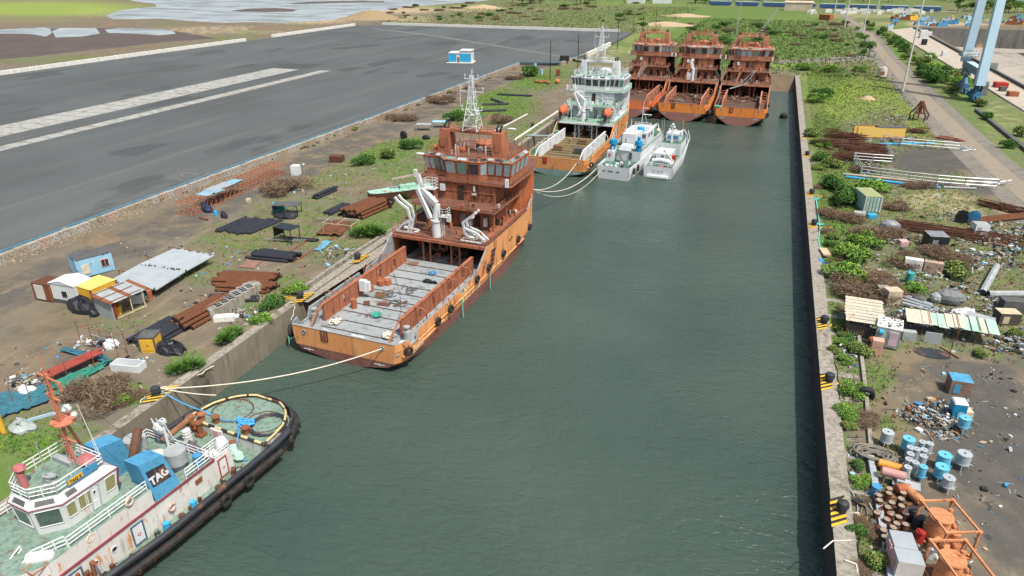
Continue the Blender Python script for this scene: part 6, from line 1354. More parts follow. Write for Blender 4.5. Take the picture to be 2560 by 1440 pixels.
for i, (x, y, t_) in enumerate(((205, 862, 802), (236, 870, 815), (262, 878, 822), (320, 885, 825), (300, 905, 845), (170, 945, 905), (240, 925, 880), (145, 985, 930), (80, 1010, 960), (35, 1010, 965))):
    p = at(x, y); h_ = topz(x, t_, p.x, p.y); b = MB(); b.cyl((0, 0, 0), (0, 0, h_), .05, n=5); tag(b.build('post', RUST, loc=p), 'thin rusty post of the fallen netting frame behind the tug', 'post', 'rusty posts around the green netting')
b = MB(); A = at(205, 862); B_ = at(320, 885); b.cyl((A.x, A.y, 2.6), (B_.x, B_.y, 2.7), .05, n=4); b.cyl((A.x, A.y, 2.6), ((A.x+B_.x)/2, (A.y+B_.y)/2+.5, 3.4), .05, n=4); tag(b.build('frame_bar', RUST), 'thin rusty bars between the netting posts', 'bar')
tarp('plastic_sheet', 65, 980, 1.0, .8, .9, WHITEC, 'white plastic bundle near the blue-green netting', 'bundle'); tarp('plastic_sheet', 283, 868, .9, .8, 1.1, WHITEC, 'white plastic bundle beside the rusty posts', 'bundle'); tarp('plastic_sheet', 60, 1070, 1.9, 1.0, .9, pm('clear_plastic', (.35, .4, .4), None, .4, 1), 'clear plastic bundle beside the yellow post', 'bundle', n_=4)
b = MB(); b.cyl((0, 0, 0), (0, 0, 2.3), .28, n=12); tag(b.build('post', YELL, loc=at(10, 1085), smooth=True), 'stout yellow post at the left edge behind the tug', 'post')
# rusty truss with sheets
def truss(A, B, w_, h, mat, label, n_=16):
    p, q = at(*A), at(*B); d = (q-p); L_ = d.length; t = thing('steel_truss', label, 'truss', p, math.atan2(d.y, d.x)); b = MB()
    for y in (0, w_):
        for z in (.1, h): b.beam((0, y, z), (L_, y, z), .14)
    for i in range(n_+1):
        x = L_*i/n_
        for y in (0, w_): b.cyl((x, y, .1), (x, y, h), .05, n=4)
        b.cyl((x, 0, h), (x, w_, h), .05, n=4); b.cyl((x, 0, .1), (x, w_, .1), .05, n=4)
        if i < n_:
            for y in (0, w_): b.cyl((x, y, .1), (x+L_/n_, y, h), .045, n=4)
            b.cyl((x, 0, h), (x+L_/n_, w_, h), .045, n=4)
    b.build('lattice', mat, t); return t, L_
t, L_ = truss((478, 541), (716, 432), 3.0, 2.4, RUSTO, 'long rusty lattice truss box lying beside the yard wall', 22)
b = MB()
for x, y, w_, d_, mi in ((6.3, 1.2, 3, 2.6, 0), (9, 1.4, 3, 2.8, 1), (12, 1.2, 3.2, 3, 1), (14.4, .9, 2.6, 2.4, 0), (8, -.1, 2.4, 1.4, 0), (5.4, .1, 1.5, 1.4, 1)): b.box(x, y, 2.55+random.random()*.1, w_, d_, .05, random.uniform(-.08, .08), mi=mi)
tag(b.build('roof_sheets', [pm('sheet_blue', (.16, .33, .46), (.22, .4, .5), .7, 1), GALV], loc=(t.location.x, t.location.y, 0), rz=t.rotation_euler[2]), 'blue and grey roofing sheets laid on the rusty truss', 'sheets')
drum(at(541, 540), SKYB, 'blue drum standing beside the rusty truss', .34, 1.0); tarp('tarpaulin_heap', 561, 545, .8, .7, 1.2, TARPB, 'black bag heap beside the blue drum and truss'); tarp('tarpaulin_heap', 517, 528, 1.5, 1.0, 1.8, pm('navy_tarp', (.03, .045, .09), None, .6, 1), 'navy tarpaulin hanging under the sheeted truss')
cube(622, 506, .8, .8, pm('cream_box', (.55, .5, .36), None, .8, 1), 'small cream box on the ground beside the sheeted truss')
# frames, shelters
def frame_shelter(A, l, w_, h, rz, mat, mroof, label, roof=True):
    b = MB(); p = at(*A)
    for x in (-l/2, l/2):
        for y in (-w_/2, w_/2): b.beam((x, y, 0), (x, y, h), .12)
    if roof: b.box(0, 0, h, l+.3, w_+.3, .12, mi=1); b.box(-l/2-.1, 0, h*.35, .1, w_, h*.65, mi=1)
    else:
        for q in (-1, 1): b.beam((-l/2, q*w_/2, h), (l/2, q*w_/2, h), .1); b.beam((q*l/2, -w_/2, h), (q*l/2, w_/2, h), .1)
        b.beam((0, -w_/2, h), (0, w_/2, h), .08)
    return tag(b.build('shelter' if roof else 'pipe_stand', [mat, mroof], loc=p, rz=rz), label, 'shelter' if roof else 'frame')
frame_shelter((720, 603), 3.6, 2.2, 2.6, -.1, BLK, TARPB, 'small shelter draped in black tarpaulin among the pipe stacks')
frame_shelter((720, 535), 4.6, 2.4, 2.0, .3, BLK, DGREY, 'dark-roofed shelter above the wide pipe rack'); b = MB(); b.box(0, 0, .2, 2.4, 1.6, 1.5, tp=.85); tag(b.build('tank', TEAL, loc=at(697, 528), rz=.4), 'teal tank at the left end of the dark-roofed shelter', 'tank')
tarp('tarpaulin_heap', 715, 543, 2.0, 1.4, 1.2, TARPB, 'black tarpaulin heap under the dark-roofed shelter', n_=5)
frame_shelter((855, 580), 5.5, 3.2, 2.0, .1, pm('cream_frame', (.5, .4, .28), None, .8, 1), RUST, 'open cream pipe frame beside the rusty sheet pile', False)
cloth('steel_sheets', [(790, 590), (850, 595), (880, 560), (830, 555)], BRN, 'flat pile of rusty steel sheets next to the cream frame', 'sheets', .4, 5, .3)
cloth('steel_sheets', [(595, 668), (635, 672), (655, 655), (620, 650)], pm('dusty_pink_sheet', (.26, .15, .12), None, .9, 1), 'dull pink sheet on the ground left of the short pipe stack', 'sheets', .1, 3, .05)
cloth('plastic_sheet', [(785, 628), (800, 630), (832, 606), (812, 605)], pm('blue_sheet', (.12, .32, .45), None, .6, 1), 'pale blue sheet on the ground near the quay bollard', 'sheet', .2, 5, .15)
for A, B, l in (((690, 650), (820, 570), 'left'), ((735, 655), (890, 560), 'right')): b = MB(); b.beam(at(*A, .1), at(*B, .1), .2); tag(b.build('rail_beam', RUST), 'long rusty rail on the ground between the pipe stacks, %s one' % l, 'rail', 'rusty rails')
for A, B, l in (((485, 470), (500, 515), 0), ((440, 465), (560, 440), 1)):
    b = MB(); p, q = at(*A), at(*B)
    for i in range(9): b.cyl(p.lerp(q, i/8)+Vector((random.uniform(-2, 2), random.uniform(-2, 2), .1)), p.lerp(q, random.random())+Vector((random.uniform(-3, 3), random.uniform(-3, 3), 1.6)), .045, n=4)
    tag(b.build('scrap_tangle', pm('pale_rust', (.36, .27, .22), None, .9, 1)), 'tangle of pale thin bars near the yard wall, %s' % ('beside the truss' if l == 0 else 'above the truss end'), 'scrap')
for x, y, l in ((820, 545, 'upper'), (690, 595, 'lower')):
    b = MB(); p = at(x-30, y+3, .4); 
    for k in range(2): b.beam(p+Vector((0, k*.8, 0)), p+Vector((7, 1.5+k*.8, 0)), .1)
    for k in range(12): b.cyl(p+Vector((k*.6, k*.12, 0)), p+Vector((k*.6+.3, .8+k*.12, 0)), .06, n=4)
    tag(b.build('lattice_section', pm('weathered_lattice', (.22, .23, .2), None, .9, 1), ), 'grey lattice section lying between pipe stacks, %s' % l, 'lattice')
# old green-topped hull ashore
hp, hq = at(923, 506), at(1078, 486); d = hq-hp; hu = thing('old_barge', 'derelict narrow hull with flaking turquoise top lying ashore', 'boat', hp, math.atan2(d.y, d.x)); L_ = d.length
b = MB(); sec_ = [(0, .9, .9), (.08, 1.5, .3), (.5, 1.8, 0), (.92, 1.5, .3), (1, .9, .9)]; vs = []
for u, w_, k in sec_: vs += [(u*L_, -w_*.75, k), (u*L_, -w_, 2.0), (u*L_, w_, 2.0), (u*L_, w_*.75, k)]
b.add(vs, [(i*4+j, (i+1)*4+j, (i+1)*4+(j+1) % 4, i*4+(j+1) % 4) for i in range(4) for j in range(4)]+[(0, 1, 2, 3), (19, 18, 17, 16)]); b.build('hull', pm('rust_hull', (.09, .045, .035), (.14, .06, .045), .9, 1, 1), hu)
b = MB(); b.prism([(0, -.9), (L_*.08, -1.55), (L_*.5, -1.85), (L_*.92, -1.55), (L_, -.9), (L_, .9), (L_*.5, 1.8), (0, .9)], 2.0, 2.12); b.box(L_*.62, 0, 2.12, 3.4, 1.4, .7); b.build('deck', pm('flaking_turquoise', (.20, .48, .42), (.35, .5, .42), .85, 1.3, 1, rust=.45, rs=1.5), hu)
b = MB(); b.beam((L_*.38, -.2, 4.2), (L_*.95, .3, 4.6), .5, .3)
for i in range(6): x = L_*(.42+i*.09); b.cyl((x, 0, 2.1), (x, 0, 4.2), .08, n=5)
b.build('gantry', pm('pale_rusty', (.4, .33, .28), None, .8, 1), hu)
tyre(hp+Vector((6, -1.9, 1.5)), (0, 1, 0), 'black tyre on the side of the derelict turquoise hull', None, .75, .4)
# orange buoys and bits near the poles
for x, y in ((1342, 207), (1352, 209), (1362, 208), (1370, 210)): b = MB(); b.ball((0, 0, .6), (1.0, .6, .6), 8, 0, .08); tag(b.build('float', RUSTO, loc=at(x, y)), 'orange float lying in the row beside the black pole', 'float', 'orange floats in a row')
b = MB(); b.ball((0, 0, .9), .95, 10, 0, .03); tag(b.build('buoy', pm('buoy_orange', (.65, .22, .08), None, .7, 1), loc=at(1394, 209)), 'larger orange ball buoy right of the row of floats', 'buoy')
for x, y, l in ((1338, 170, 'upper'), (1354, 185, 'lower')): drum(at(x, y), LBLUE, 'pale blue barrel on the grass near the yard wall, %s one' % l, .6, 1.9)
cube(1411, 152, 4.2, 2.2, BLACK, 'black wrapped cargo on the corner of the asphalt yard', d=2.2, z=YZ)
# poles
for x, y, t_, l in ((1375, 197, 103, 'first'), (1444, 172, 82, 'second'), (1543, 124, 52, 'third'), (1583, 86, 40, 'fourth'), (1607, 76, 32, 'fifth'), (1639, 66, 22, 'sixth')):
    p = at(x, y); h_ = topz(x, t_, p.x, p.y); b = MB(); b.cyl((0, 0, 0), (0, 0, h_), .2, .14, n=6); tag(b.build('pole', pm('dark_pole', (.05, .035, .03), None, .9, 1), loc=p), '%s dark slender pole from the left beyond the asphalt yard edge' % l, 'pole', 'dark poles beyond the yard')
# left bank odds: table, bags
for x, y, l, m_ in ((1060, 325, 'grey canopy table beside the orange ship mast', GREYP), (1100, 318, 'pale blue table near the orange ship mast', LBLUE)): b = MB(); b.box(0, 0, 1.6, 4.2, 2.4, .12); [b.cyl((sx*1.9, sy*1.0, 0), (sx*1.9, sy*1.0, 1.6), .07, n=4) for sx in (-1, 1) for sy in (-1, 1)]; tag(b.build('table', m_, loc=at(x, y), rz=.3), l, 'table')
b = MB(); b.ball((0, 0, .5), (1.3, .8, .6), 8, 0, .1); tag(b.build('bundle', TARPB, loc=at(1066, 348)), 'black and white bundle beside the ship funnels on the bank', 'bundle')
for i, (x, y) in enumerate(((1052, 386), (1280, 324))): b = MB(); b.ball((0, 0, .2), (1.4, .6, .25), 8, 0, .08); tag(b.build('plastic_sheet', WHITEC, loc=at(x, y)), ('white sheet on the grass left of the orange ship bridge', 'white sheet on the dirt beyond the orange ship')[i], 'sheet')
b = MB(); b.beam((0, 0, 0), (7, 1.8, 0), 1.2, .12); tag(b.build('gangway', pm('gangway_grey', (.25, .35, .37), None, .6, 1), loc=at(1316, 338, .5)), 'pale metal gangway on the quay beside the white supply ship', 'gangway')
# ================================================================ BOLLARDS
def bollard(px, py, side, label, stripes=True, sc=1.0):
    p = at(px, py); b = MB(); b.cyl((0, 0, 0), (0, 0, .12), .75, n=12); b.cyl((0, 0, .12), (0, 0, .8), .42, n=12); b.cyl((0, 0, .8), (0, 0, 1.2), .55, .5, n=12); b.ball((0, 0, 1.2), (.5, .5, .2), 10); o = b.build('bollard', BLACKP, loc=p, smooth=True); o.scale = (sc,)*3; tag(o, label, 'bollard', 'black mooring bollards')
    if stripes:
        b = MB()
        for i in range(10):
            y0 = -2.4+i*.36; xs = (-.9, .35)
            b.add([(xs[0], y0, .31), (xs[1], y0+1.0, .31), (xs[1], y0+1.36, .31), (xs[0], y0+.36, .31)], [(0, 1, 2, 3)], i % 2)
            if i < 7: b.add([(.45+i*.3, -.5, .032), (.45+i*.3+.3, -.5, .032), (.9+i*.3+.3, .5, .032), (.9+i*.3, .5, .032)], [(0, 1, 2, 3)], i % 2)
        o = b.build('painted_stripes', [HAZY, BLACK], loc=(p.x if side > 0 else p.x, p.y, 0), rz=0 if side > 0 else math.pi, kind='structure')
RB = [(2102, 1283, 'near the bottom of the photo'), (2071, 958, 'beside the bushy kerb'), (2059, 812, 'beside the tin-roofed shack'), (2034, 566, 'with teal rope around it'), (2028, 488, 'left of the green container'), (2017, 391, 'beyond the white railings'), (2013, 345, 'farthest up the quay')]
for x, y, l in RB: bollard(x, y, 1, 'black bollard on the right quay, '+l)
for x, y, l in ((393, 992, 'holding the blue tug rope'), (752, 750, 'beside the orange ship stern'), (895, 652, 'beside the orange ship deck'), (1331, 318, 'beside the white supply ship')): bollard(x, y, -1, 'black bollard on the left quay, '+l, x < 1000)
# ================================================================ RIGHT BANK
# shack with tin roof
def W3(x, y): return at(x, y)
a, b_, c_ = at(2112, 838), at(2105, 790), at(2195, 852)
t = thing('shack', 'tin-roofed shack of grey boards beside the right quay', 'shack', (a.x, a.y, 0), math.atan2((c_-a).y, (c_-a).x)); Lx = (c_-a).length; D = 6.2
b = MB(); b.box(Lx/2, .05, 0, Lx, .1, 1.6, mi=0)
for i in range(12): b.box(.2+i*Lx/12, -.03, 0, .05, .06, 1.6, mi=1)
b.box(.05, D/2, 0, .1, D, 2.3, mi=0); b.box(Lx/2, D, 0, Lx, .1, 2.5, mi=0); b.build('wall', [pm('grey_boards', (.10, .09, .08), (.16, .14, .12), .9, 1, 1), DKBR], t)
b = MB()
for i in range(8):
    x0, x1 = -.3, Lx+.2; y0 = -.4+i*(D+.6)/8
    b.add([(x0+random.uniform(-.2, .1), y0, 2.35+i*.05), (x1+random.uniform(-.1, .3), y0, 2.4+i*.05), (x1+.1, y0+(D+.6)/8+.12, 2.37+i*.05), (x0, y0+(D+.6)/8+.12, 2.36+i*.05)], [(0, 1, 2, 3)])
for y in (.5, 3.6, 6): b.cyl((-.3, y, 2.72), (Lx+.3, y, 2.74), .04, n=4)
b.build('roof', SHEETW, t); b = MB()
for x in (.1, Lx*.5, Lx): b.box(x, 0, 0, .12, .12, 2.4)
b.build('post', WOOD, t)
b = MB(); b.box(Lx*.4, .8, 1.0, Lx*.6, .8, .6); tag(b.build('bench', pm('blue_grey', (.2, .26, .32), None, .7, 1), loc=(a.x, a.y, 0)), 'blue-grey bench under the tin roof of the shack', 'bench')
# white cabin with pink window, peach box
p = at(2182, 865); q = at(2242, 878); rz_ = math.atan2((q-p).y, (q-p).x); Lx = (q-p).length
t = thing('portable_cabin', 'pale grey-green cabin with a pink panel beside the tin-roofed shack', 'cabin', p, rz_)
b = MB(); b.box(Lx/2, 1.5, .2, Lx, 3.0, 2.6, mi=0); b.box(Lx/2, 1.5, 2.8, Lx+.15, 3.1, .1, mi=1); 
for q_ in (.04, Lx*.48, Lx-.04): b.box(q_, -.03, .2, .07, .06, 2.6, mi=2)
b.build('wall', [pm('mint_grey', (.46, .52, .47), (.4, .46, .42), .7, .6), WBLOCK, GREYP], t)
b = MB(); b.box(Lx*.74, -.08, .55, Lx*.36, .1, 1.9); b.build('panel', pm('pale_pink', (.62, .48, .56), None, .6, 1), t)
b = MB(); b.cyl((Lx*.12, -.15, 2.2), (Lx*.28, -.15, 2.2), .35, n=10); b.build('basin', SKYB, t)
b = MB()
for i in range(60): b.box(random.uniform(.1, Lx-.1), random.uniform(.2, 2.8), 2.9, random.uniform(.05, .3), random.uniform(.05, .25), random.uniform(.03, .15), random.random(), mi=i % 2)
b.build('roof_litter', [DGREY, WHITEC], t)
b = MB(); b.box(0, 0, 0, 1.25, 1.1, 2.0); b.box(0, -.56, 1.2, 1.0, .04, .05); tag(b.build('refrigerator', pm('peach_fridge', (.62, .38, .29), None, .6, 1), loc=at(2188, 884), rz=-.05), 'peach refrigerator standing in front of the pale cabin', 'refrigerator')
person(at(2172, 868), .5, pm('orange_shirt', (.6, .16, .04), None, .8, 2), DKBR, 'person in orange clothes stooping between the shack and the pale cabin')
# long canopy of sheets
P0, P1 = at(2258, 832), at(2482, 868); d = P1-P0; Lc = d.length; t = thing('canopy', 'long sagging canopy of cream and green sheets on thin posts', 'canopy', P0, math.atan2(d.y, d.x))
n_ = 11
for i in range(n_):
    b = MB(); x0, x1 = i*Lc/n_, (i+1)*Lc/n_+.25; z = 1.9+random.uniform(-.1, .12); y0, y1 = -.2+random.uniform(-.2, .2), 3.0+random.uniform(-.2, .3)
    b.add([(x0, y0, z), (x1, y0, z-.05), (x1, y1, z+.35), (x0, y1, z+.4), (x0, y0, z-.04), (x1, y0, z-.09), (x1, y1, z+.31), (x0, y1, z+.36)], [(0, 1, 2, 3), (7, 6, 5, 4), (0, 4, 5, 1)], 0); b.build('roof_sheet', (SHEETW, SHEETW, SHEETW, SHEETG, SHEETG, SHEETW, SHEETW, SHEETG, SHEETG, SHEETW, SHEETG)[i], t)
for i in range(6): b = MB(); b.cyl((i*Lc/5, .1, 0), (i*Lc/5, .1, 2), .06, n=5); b.cyl((i*Lc/5, 2.8, 0), (i*Lc/5, 2.8, 2.3), .06, n=5); b.build('post', RUST, t)
for i in (3, 6.5, 9): b = MB(); b.beam((i*Lc/n_, -.3, 2.12), (i*Lc/n_, 3.2, 2.5), .07); b.build('rafter', RUST, t)
b = MB(); b.box(0, 0, 0, 1.9, .1, 1.5); tag(b.build('corrugated_sheet', GALV, loc=at(2329, 858)), 'grey corrugated sheet leaning under the canopy', 'sheet')
b = MB(); b.box(0, 0, 0, 1.6, .8, 1.2); tag(b.build('cupboard', GREYP, loc=at(2269, 848), rz=.1), 'grey cupboard under the left end of the canopy', 'cupboard')
b = MB(); vs = []; b.cyl((0, 0, 0), (0, 0, .06), 2.1, n=18); o = b.build('mat', BLACKP, loc=at(2330, 884)); o.scale = (1, .62, 1); tag(o, 'flat round black disc on the ground in front of the canopy', 'mat')  # flat black disc, squashed to an oval
b = MB(); b.beam((0, 0, .1), (1.6, -2.4, .15), .3, .12); tag(b.build('plank', WOOD, loc=at(2352, 868)), 'weathered plank lying in front of the canopy', 'plank')
b = MB(); b.cyl((0, 0, 0), (-.2, -.4, 3), .05, n=5); tag(b.build('post', RUST, loc=at(2372, 896)), 'leaning thin rusty post at the front of the canopy', 'post')
# concrete blocks with holes
def hblock(px, py, w_, h, d_, rz, mat, label):
    b = MB(); b.box(0, 0, 0, w_, d_, h)
    for x, z in ((-w_*.3, h*.5), (w_*.3, h*.55)): b.cyl((x, -d_/2-.01, z), (x, -d_/2+.02, z), .15, n=8, mi=1)
    tag(b.build('concrete_block', [mat, BLACK], loc=at(px, py), rz=rz), label, 'block')
hblock(2280, 672, 2.5, 1.7, 1.1, -.1, WBLOCK, 'white concrete block with round holes, left one of two in the grass'); hblock(2330, 680, 2.6, 1.7, 1.1, -.1, BLOCKP, 'pinkish concrete block with round holes, right one of two in the grass')
hblock(2225, 758, 2.0, 2.2, 1.6, .4, pm('cream_conc', (.55, .46, .34), None, .9, .6, dirt=.4), 'cream concrete block with three holes near the brown thicket'); hblock(2203, 745, 1.5, 1.8, 1.2, .2, CONC, 'grey rounded concrete lump left of the cream block')
b = MB(); b.cyl((0, 0, 0), (0, 0, 1.6), .55, n=10); tag(b.build('drum', TEAL, loc=at(2272, 706), smooth=True), 'teal drum standing by the brown thicket', 'drum')
# green container
def ex_none(t, Lx, W_, h, s):
    b = MB()
    for i in range(5): b.box(.25+i*(Lx-.5)/4, -.1*s, .1, .07, .07, h-.2)
    b.box(Lx/2, -.08*s, .1, .08, .1, h-.2); b.build('door_bars', GREYP, t)
container('shipping_container', (2149, 508), (2158, 531), (2198, 532), 3.0, pm('mint_container', (.30, .50, .42), (.44, .56, .54), .6, .8, 1, rust=.3, rs=1.2, rc=(.45, .45, .42), dirt=.4), pm('moss_roof', (.33, .35, .15), (.24, .3, .17), .8, .5, 1), 'pale green container with mossy roof on the right bank', 'container', ex_none, mend=WHITE)
# yellow open container and things
yA, yB = at(2140, 344), at(2260, 346); d = yB-yA; Ly = d.length; t = thing('shipping_container', 'long yellow ribbed container with a dark broken roof', 'container', yA, math.atan2(d.y, d.x))
b = MB(); b.box(Ly/2, 0, .1, Ly, .08, 2.7, mi=0); ribbed(b, (.2, 0), (Ly-.2, 0), .3, 2.6, 38, (0, -1)); b.box(Ly/2, 2.6, .1, Ly, .08, 2.7, mi=0); b.box(Ly-.04, 1.3, .1, .08, 2.6, 2.7, mi=0); b.box(Ly/2, 1.3, .1, Ly, 2.6, .1, mi=1); b.beam((0, -.05, .15), (Ly, -.05, .15), .18, mi=2); b.beam((0, 2.6, 2.8), (Ly*.5, 2.6, 2.8), .14, mi=2)
for y in (0, 2.6): b.beam((0, y, .1), (0, y, 2.8), .16, mi=1)
b.build('wall', [YELP, RUSTD, RUSTO], t); b = MB(); b.box(Ly*.72, 1.3, 2.8, Ly*.55, 2.8, .1); b.build('roof', DGREY, t)
def lattice_pile(px, py, l, w_, h, rz, mat, label, n_=90, name='scrap_stack', cat='scrap'):
    b = MB()
    for i in range(n_):
        x, y, z = random.uniform(-l/2, l/2), random.uniform(-w_/2, w_/2), random.uniform(0, h)*random.random()**.3
        if i % 3: b.beam((x-l*.18, y, z), (x+l*.18, y+random.uniform(-.3, .3), z+random.uniform(-.15, .15)), random.uniform(.06, .18))
        else: b.beam((x, y-w_*.15, z), (x+random.uniform(-.2, .2), y+w_*.15, z), .07)
    tag(b.build(name, mat, loc=at(px, py), rz=rz), label, cat)
for x, y, l_, w_, h, lab in ((2110, 345, 9, 5, 2.0, 'farthest of the stacks'), (2098, 365, 11, 5, 2.0, 'left end of the stacks'), (2158, 378, 10, 6, 1.9, 'beside the upper railing'), (2120, 397, 11, 5, 1.8, 'nearest of the stacks'), (2175, 392, 8, 5, 1.5, 'right end of the stacks')): lattice_pile(x, y, l_, w_, h, random.uniform(-.2, .2), RUSTD, 'dark rusty scaffold frames stacked on the right bank, '+lab, 150)
lattice_pile(2287, 332, 5.5, 2.2, 1.6, 0, RUSTD, 'dark rusty steel bundle right of the yellow container', 80); lattice_pile(2375, 350, 6, 2.4, .9, -.5, RUSTO, 'orange-brown scrap pile near the road', 50)
lattice_pile(2380, 585, 17, 5, 1.1, -.12, RUSTD, 'wide pile of dark reinforcing bars on the right bank', 170); lattice_pile(2520, 527, 9, 4, 1.2, -.6, RUSTD, 'rusty bar tangle at the right edge above the reels', 120); lattice_pile(2260, 560, 5, 1.6, .3, -.5, pm('ochre_bars', (.3, .19, .07), None, .9, 1), 'ochre bars lying left of the reinforcing bar pile', 30)
b = MB()
for q in range(9): p, q2 = at(2420+q*2, 560-q*2, .3+q*.1), at(2600, 540-q*1.5, .5+q*.1); b.cyl(p, q2, .09, n=5)
tag(b.build('bar_bundle', BRN), 'long rusty bars running out of frame behind the blue reels', 'bars')
# railings (white/grey)
def railing(pts, label, h=2.1, mat=None):
    b = MB(); P = [at(x, y) for x, y in pts]; b.rail(P, h, 3, 3.4, .085)
    for p in P: b.cyl(p, p+Vector((0, 0, h)), .09, n=5)
    tag(b.build('railing', mat or GALV), label, 'railing')
railing([(2150, 438), (2200, 445), (2270, 454), (2340, 462), (2410, 468), (2490, 473)], 'long pale pipe railing along the near side of the black patch')
railing([(2205, 357), (2250, 366), (2310, 371), (2398, 378)], 'pale pipe railing along the far side of the black patch'); railing([(2132, 404), (2180, 408), (2228, 411)], 'short pale railing left of the black patch'); railing([(2208, 366), (2228, 405)], 'pale railing climbing from the short railing to the far one'); railing([(2133, 404), (2152, 436)], 'pale railing joining the short railing to the near one')
for x, y, l in ((2415, 375, 'far right corner'), (2490, 460, 'near right corner')):
    b = MB(); p = at(x, y)
    for i in range(14): b.cyl(p+Vector((random.uniform(-1.6, 1.6), random.uniform(-1.6, 1.6), .1)), p+Vector((random.uniform(-2, 3), random.uniform(-2, 2), random.uniform(.4, 1.5))), .06, n=4)
    tag(b.build('railing_heap', GALV), 'heap of pale railing pieces at the %s of the black patch' % l, 'railing')
pipes((2110, 444), (2345, 472), 1, .26, SKYB, 'bright blue pipe lying below the near railing'); pipes((2105, 438), (2420, 468), 1, .26, pm('dusty_pipe', (.45, .36, .33), None, .8, 1), 'long dusty pink pipe lying along the near railing'); pipes((2350, 470), (2432, 474), 1, .25, GREYP, 'short grey pipe at the right end of the near railing')
pipes((2168, 364), (2330, 360), 1, .26, SKYB, 'bright blue pipe lying at the far railing'); pipes((2200, 347), (2320, 352), 1, .2, RUSTO, 'orange pipe lying below the yellow container', spread=.5); pipes((2452, 742), (2488, 676), 1, .5, GREYP, 'thick grey pipe pointing away from the camera at right'); pipes((2460, 743), (2575, 742), 1, .5, GREYP, 'thick grey pipe lying across at the right edge')
for i in range(7): pipes((2262, 742+i*4), (2338, 768+i*3), 1, .2, GALV, 'grey channel in the bundle behind the canopy', grp='grey channels in the bundle', z=i % 2*.3)
# bales, reels, boxes
def wrapped(px, py, rx, ry, rz_, mat, label, cat='bale', n_=1):
    b = MB()
    for i in range(n_): b.ball((i*.9, 0, rz_*.75), (rx, ry, rz_), 12, 0, .05)
    tag(b.build('wrapped_bale', mat, loc=at(px, py)), label, cat)
SILV = pm('silver_wrap', (.30, .31, .33), (.10, .11, .13), .35, 1.6, 1)
cube(2334, 618, 3.0, 2.4, TARPB, 'black shrink-wrapped cube on the right bank', nm='wrapped_cube', cat='cube', mt=SILV); wrapped(2222, 580, 1.8, 1.2, 1.3, SILV, 'silver-grey wrapped bale near the brushwood'); cube(2446, 583, 2.3, 1.9, WHITEC, 'white box beside the reinforcing bars', d=2, mt=GREYP)
wrapped(2370, 758, 2.1, 1.2, 1.2, pm('striped_cable', (.26, .28, .29), (.07, .075, .08), .6, 3, 1), 'rolled bundle of striped cable behind the canopy', 'cable'); wrapped(2340, 755, 1.0, .9, .9, GREYP, 'small grey cable roll left of the striped bundle', 'cable'); wrapped(2297, 752, 1.0, .8, .5, DGREY, 'dark cable coil above the grey channels', 'cable')
for x, y, m_, l in ((2402, 556, BLACK, 'black cable reel left of the blue one'), (2430, 558, BLUEP, 'blue cable reel above the white box')): b = MB(); b.cyl((-.6, 0, 1.1), (.6, 0, 1.1), .6, n=12); [b.cyl((s*.6, 0, 1.1), (s*.68, 0, 1.1), 1.1, n=16) for s in (-1, 1)]; tag(b.build('cable_reel', m_, loc=at(x, y), rz=1.2, smooth=True), l, 'reel')
cube(2512, 806, 2.6, 1.7, pm('dark_crate', (.08, .075, .065), None, .9, 1), 'dark crate with cream lid tipped at the right edge', mt=pm('cream_lid', (.55, .47, .33), None, .8, 1), d=1.8, nm='crate', cat='crate', rz=.25); cube(2530, 780, 3.4, 1.9, DGREY, 'dark grey bin behind the tipped crate', d=1.6, nm='bin', cat='bin')
b = MB(); b.box(0, 0, 0, 2.9, .12, 1.9, mi=0); b.beam((-1.5, 1.4, 0), (-1.5, 1.4, 2), .1, mi=1); b.beam((1.6, 1.4, 0), (1.6, 1.4, 2), .1, mi=1); b.box(0, .8, 1.9, 3.2, 1.6, .06, mi=1)
sg = thing('panel_crate', 'brown panel crate with white lettering among the rubbish', 'crate', at(2438, 830), -.35); b.build('panel', [pm('brown_panel', (.20, .15, .10), (.14, .10, .07), .9, 1), GREYP], sg); letters('SHGPL', .8, WHITEC, sg, mxyz((1, 0, 0), (0, 0, 1), (0, -1, 0), (.1, -.08, 1.0)))
for x, y, r1, l in ((2412, 790, 1.1, 'upper'), (2390, 808, .9, 'lower')): tarp('cloth_heap', x, y, r1*1.6, r1, r1, WHITEC, 'crumpled white cloth heap among the rubbish, %s' % l, 'cloth', 4, .2)
tarp('cloth_heap', 2300, 806, 2.6, 1.2, 1.0, DGREY, 'dark cloth and scrap heap directly behind the canopy', 'heap', 6, .25)
cube(2186, 592, 2.2, .3, pm('pale_board', (.5, .47, .42), None, .8, 1), 'pale board tilted among the brushwood', lean=.3, nm='board', cat='board'); cube(2257, 612, 1.3, .8, PINK, 'pink and white box right of the brushwood'); cube(2178, 545, 1.4, .8, SKYB, 'small blue crate left of the green container'); tub(2148, 538, 1.9, 1.0, .7, .1, WHITEC, 'white plastic tub beside the small blue crate')
cube(2062, 632, 1.2, .3, pm('pale_plank', (.55, .42, .28), None, .8, 1), 'pale plank on the quay next to the bright bush', d=3.0, nm='plank', cat='plank', z=.4); cube(2057, 655, 1.3, .35, BLUEP, 'blue object lying on the quay next to the bright bush')
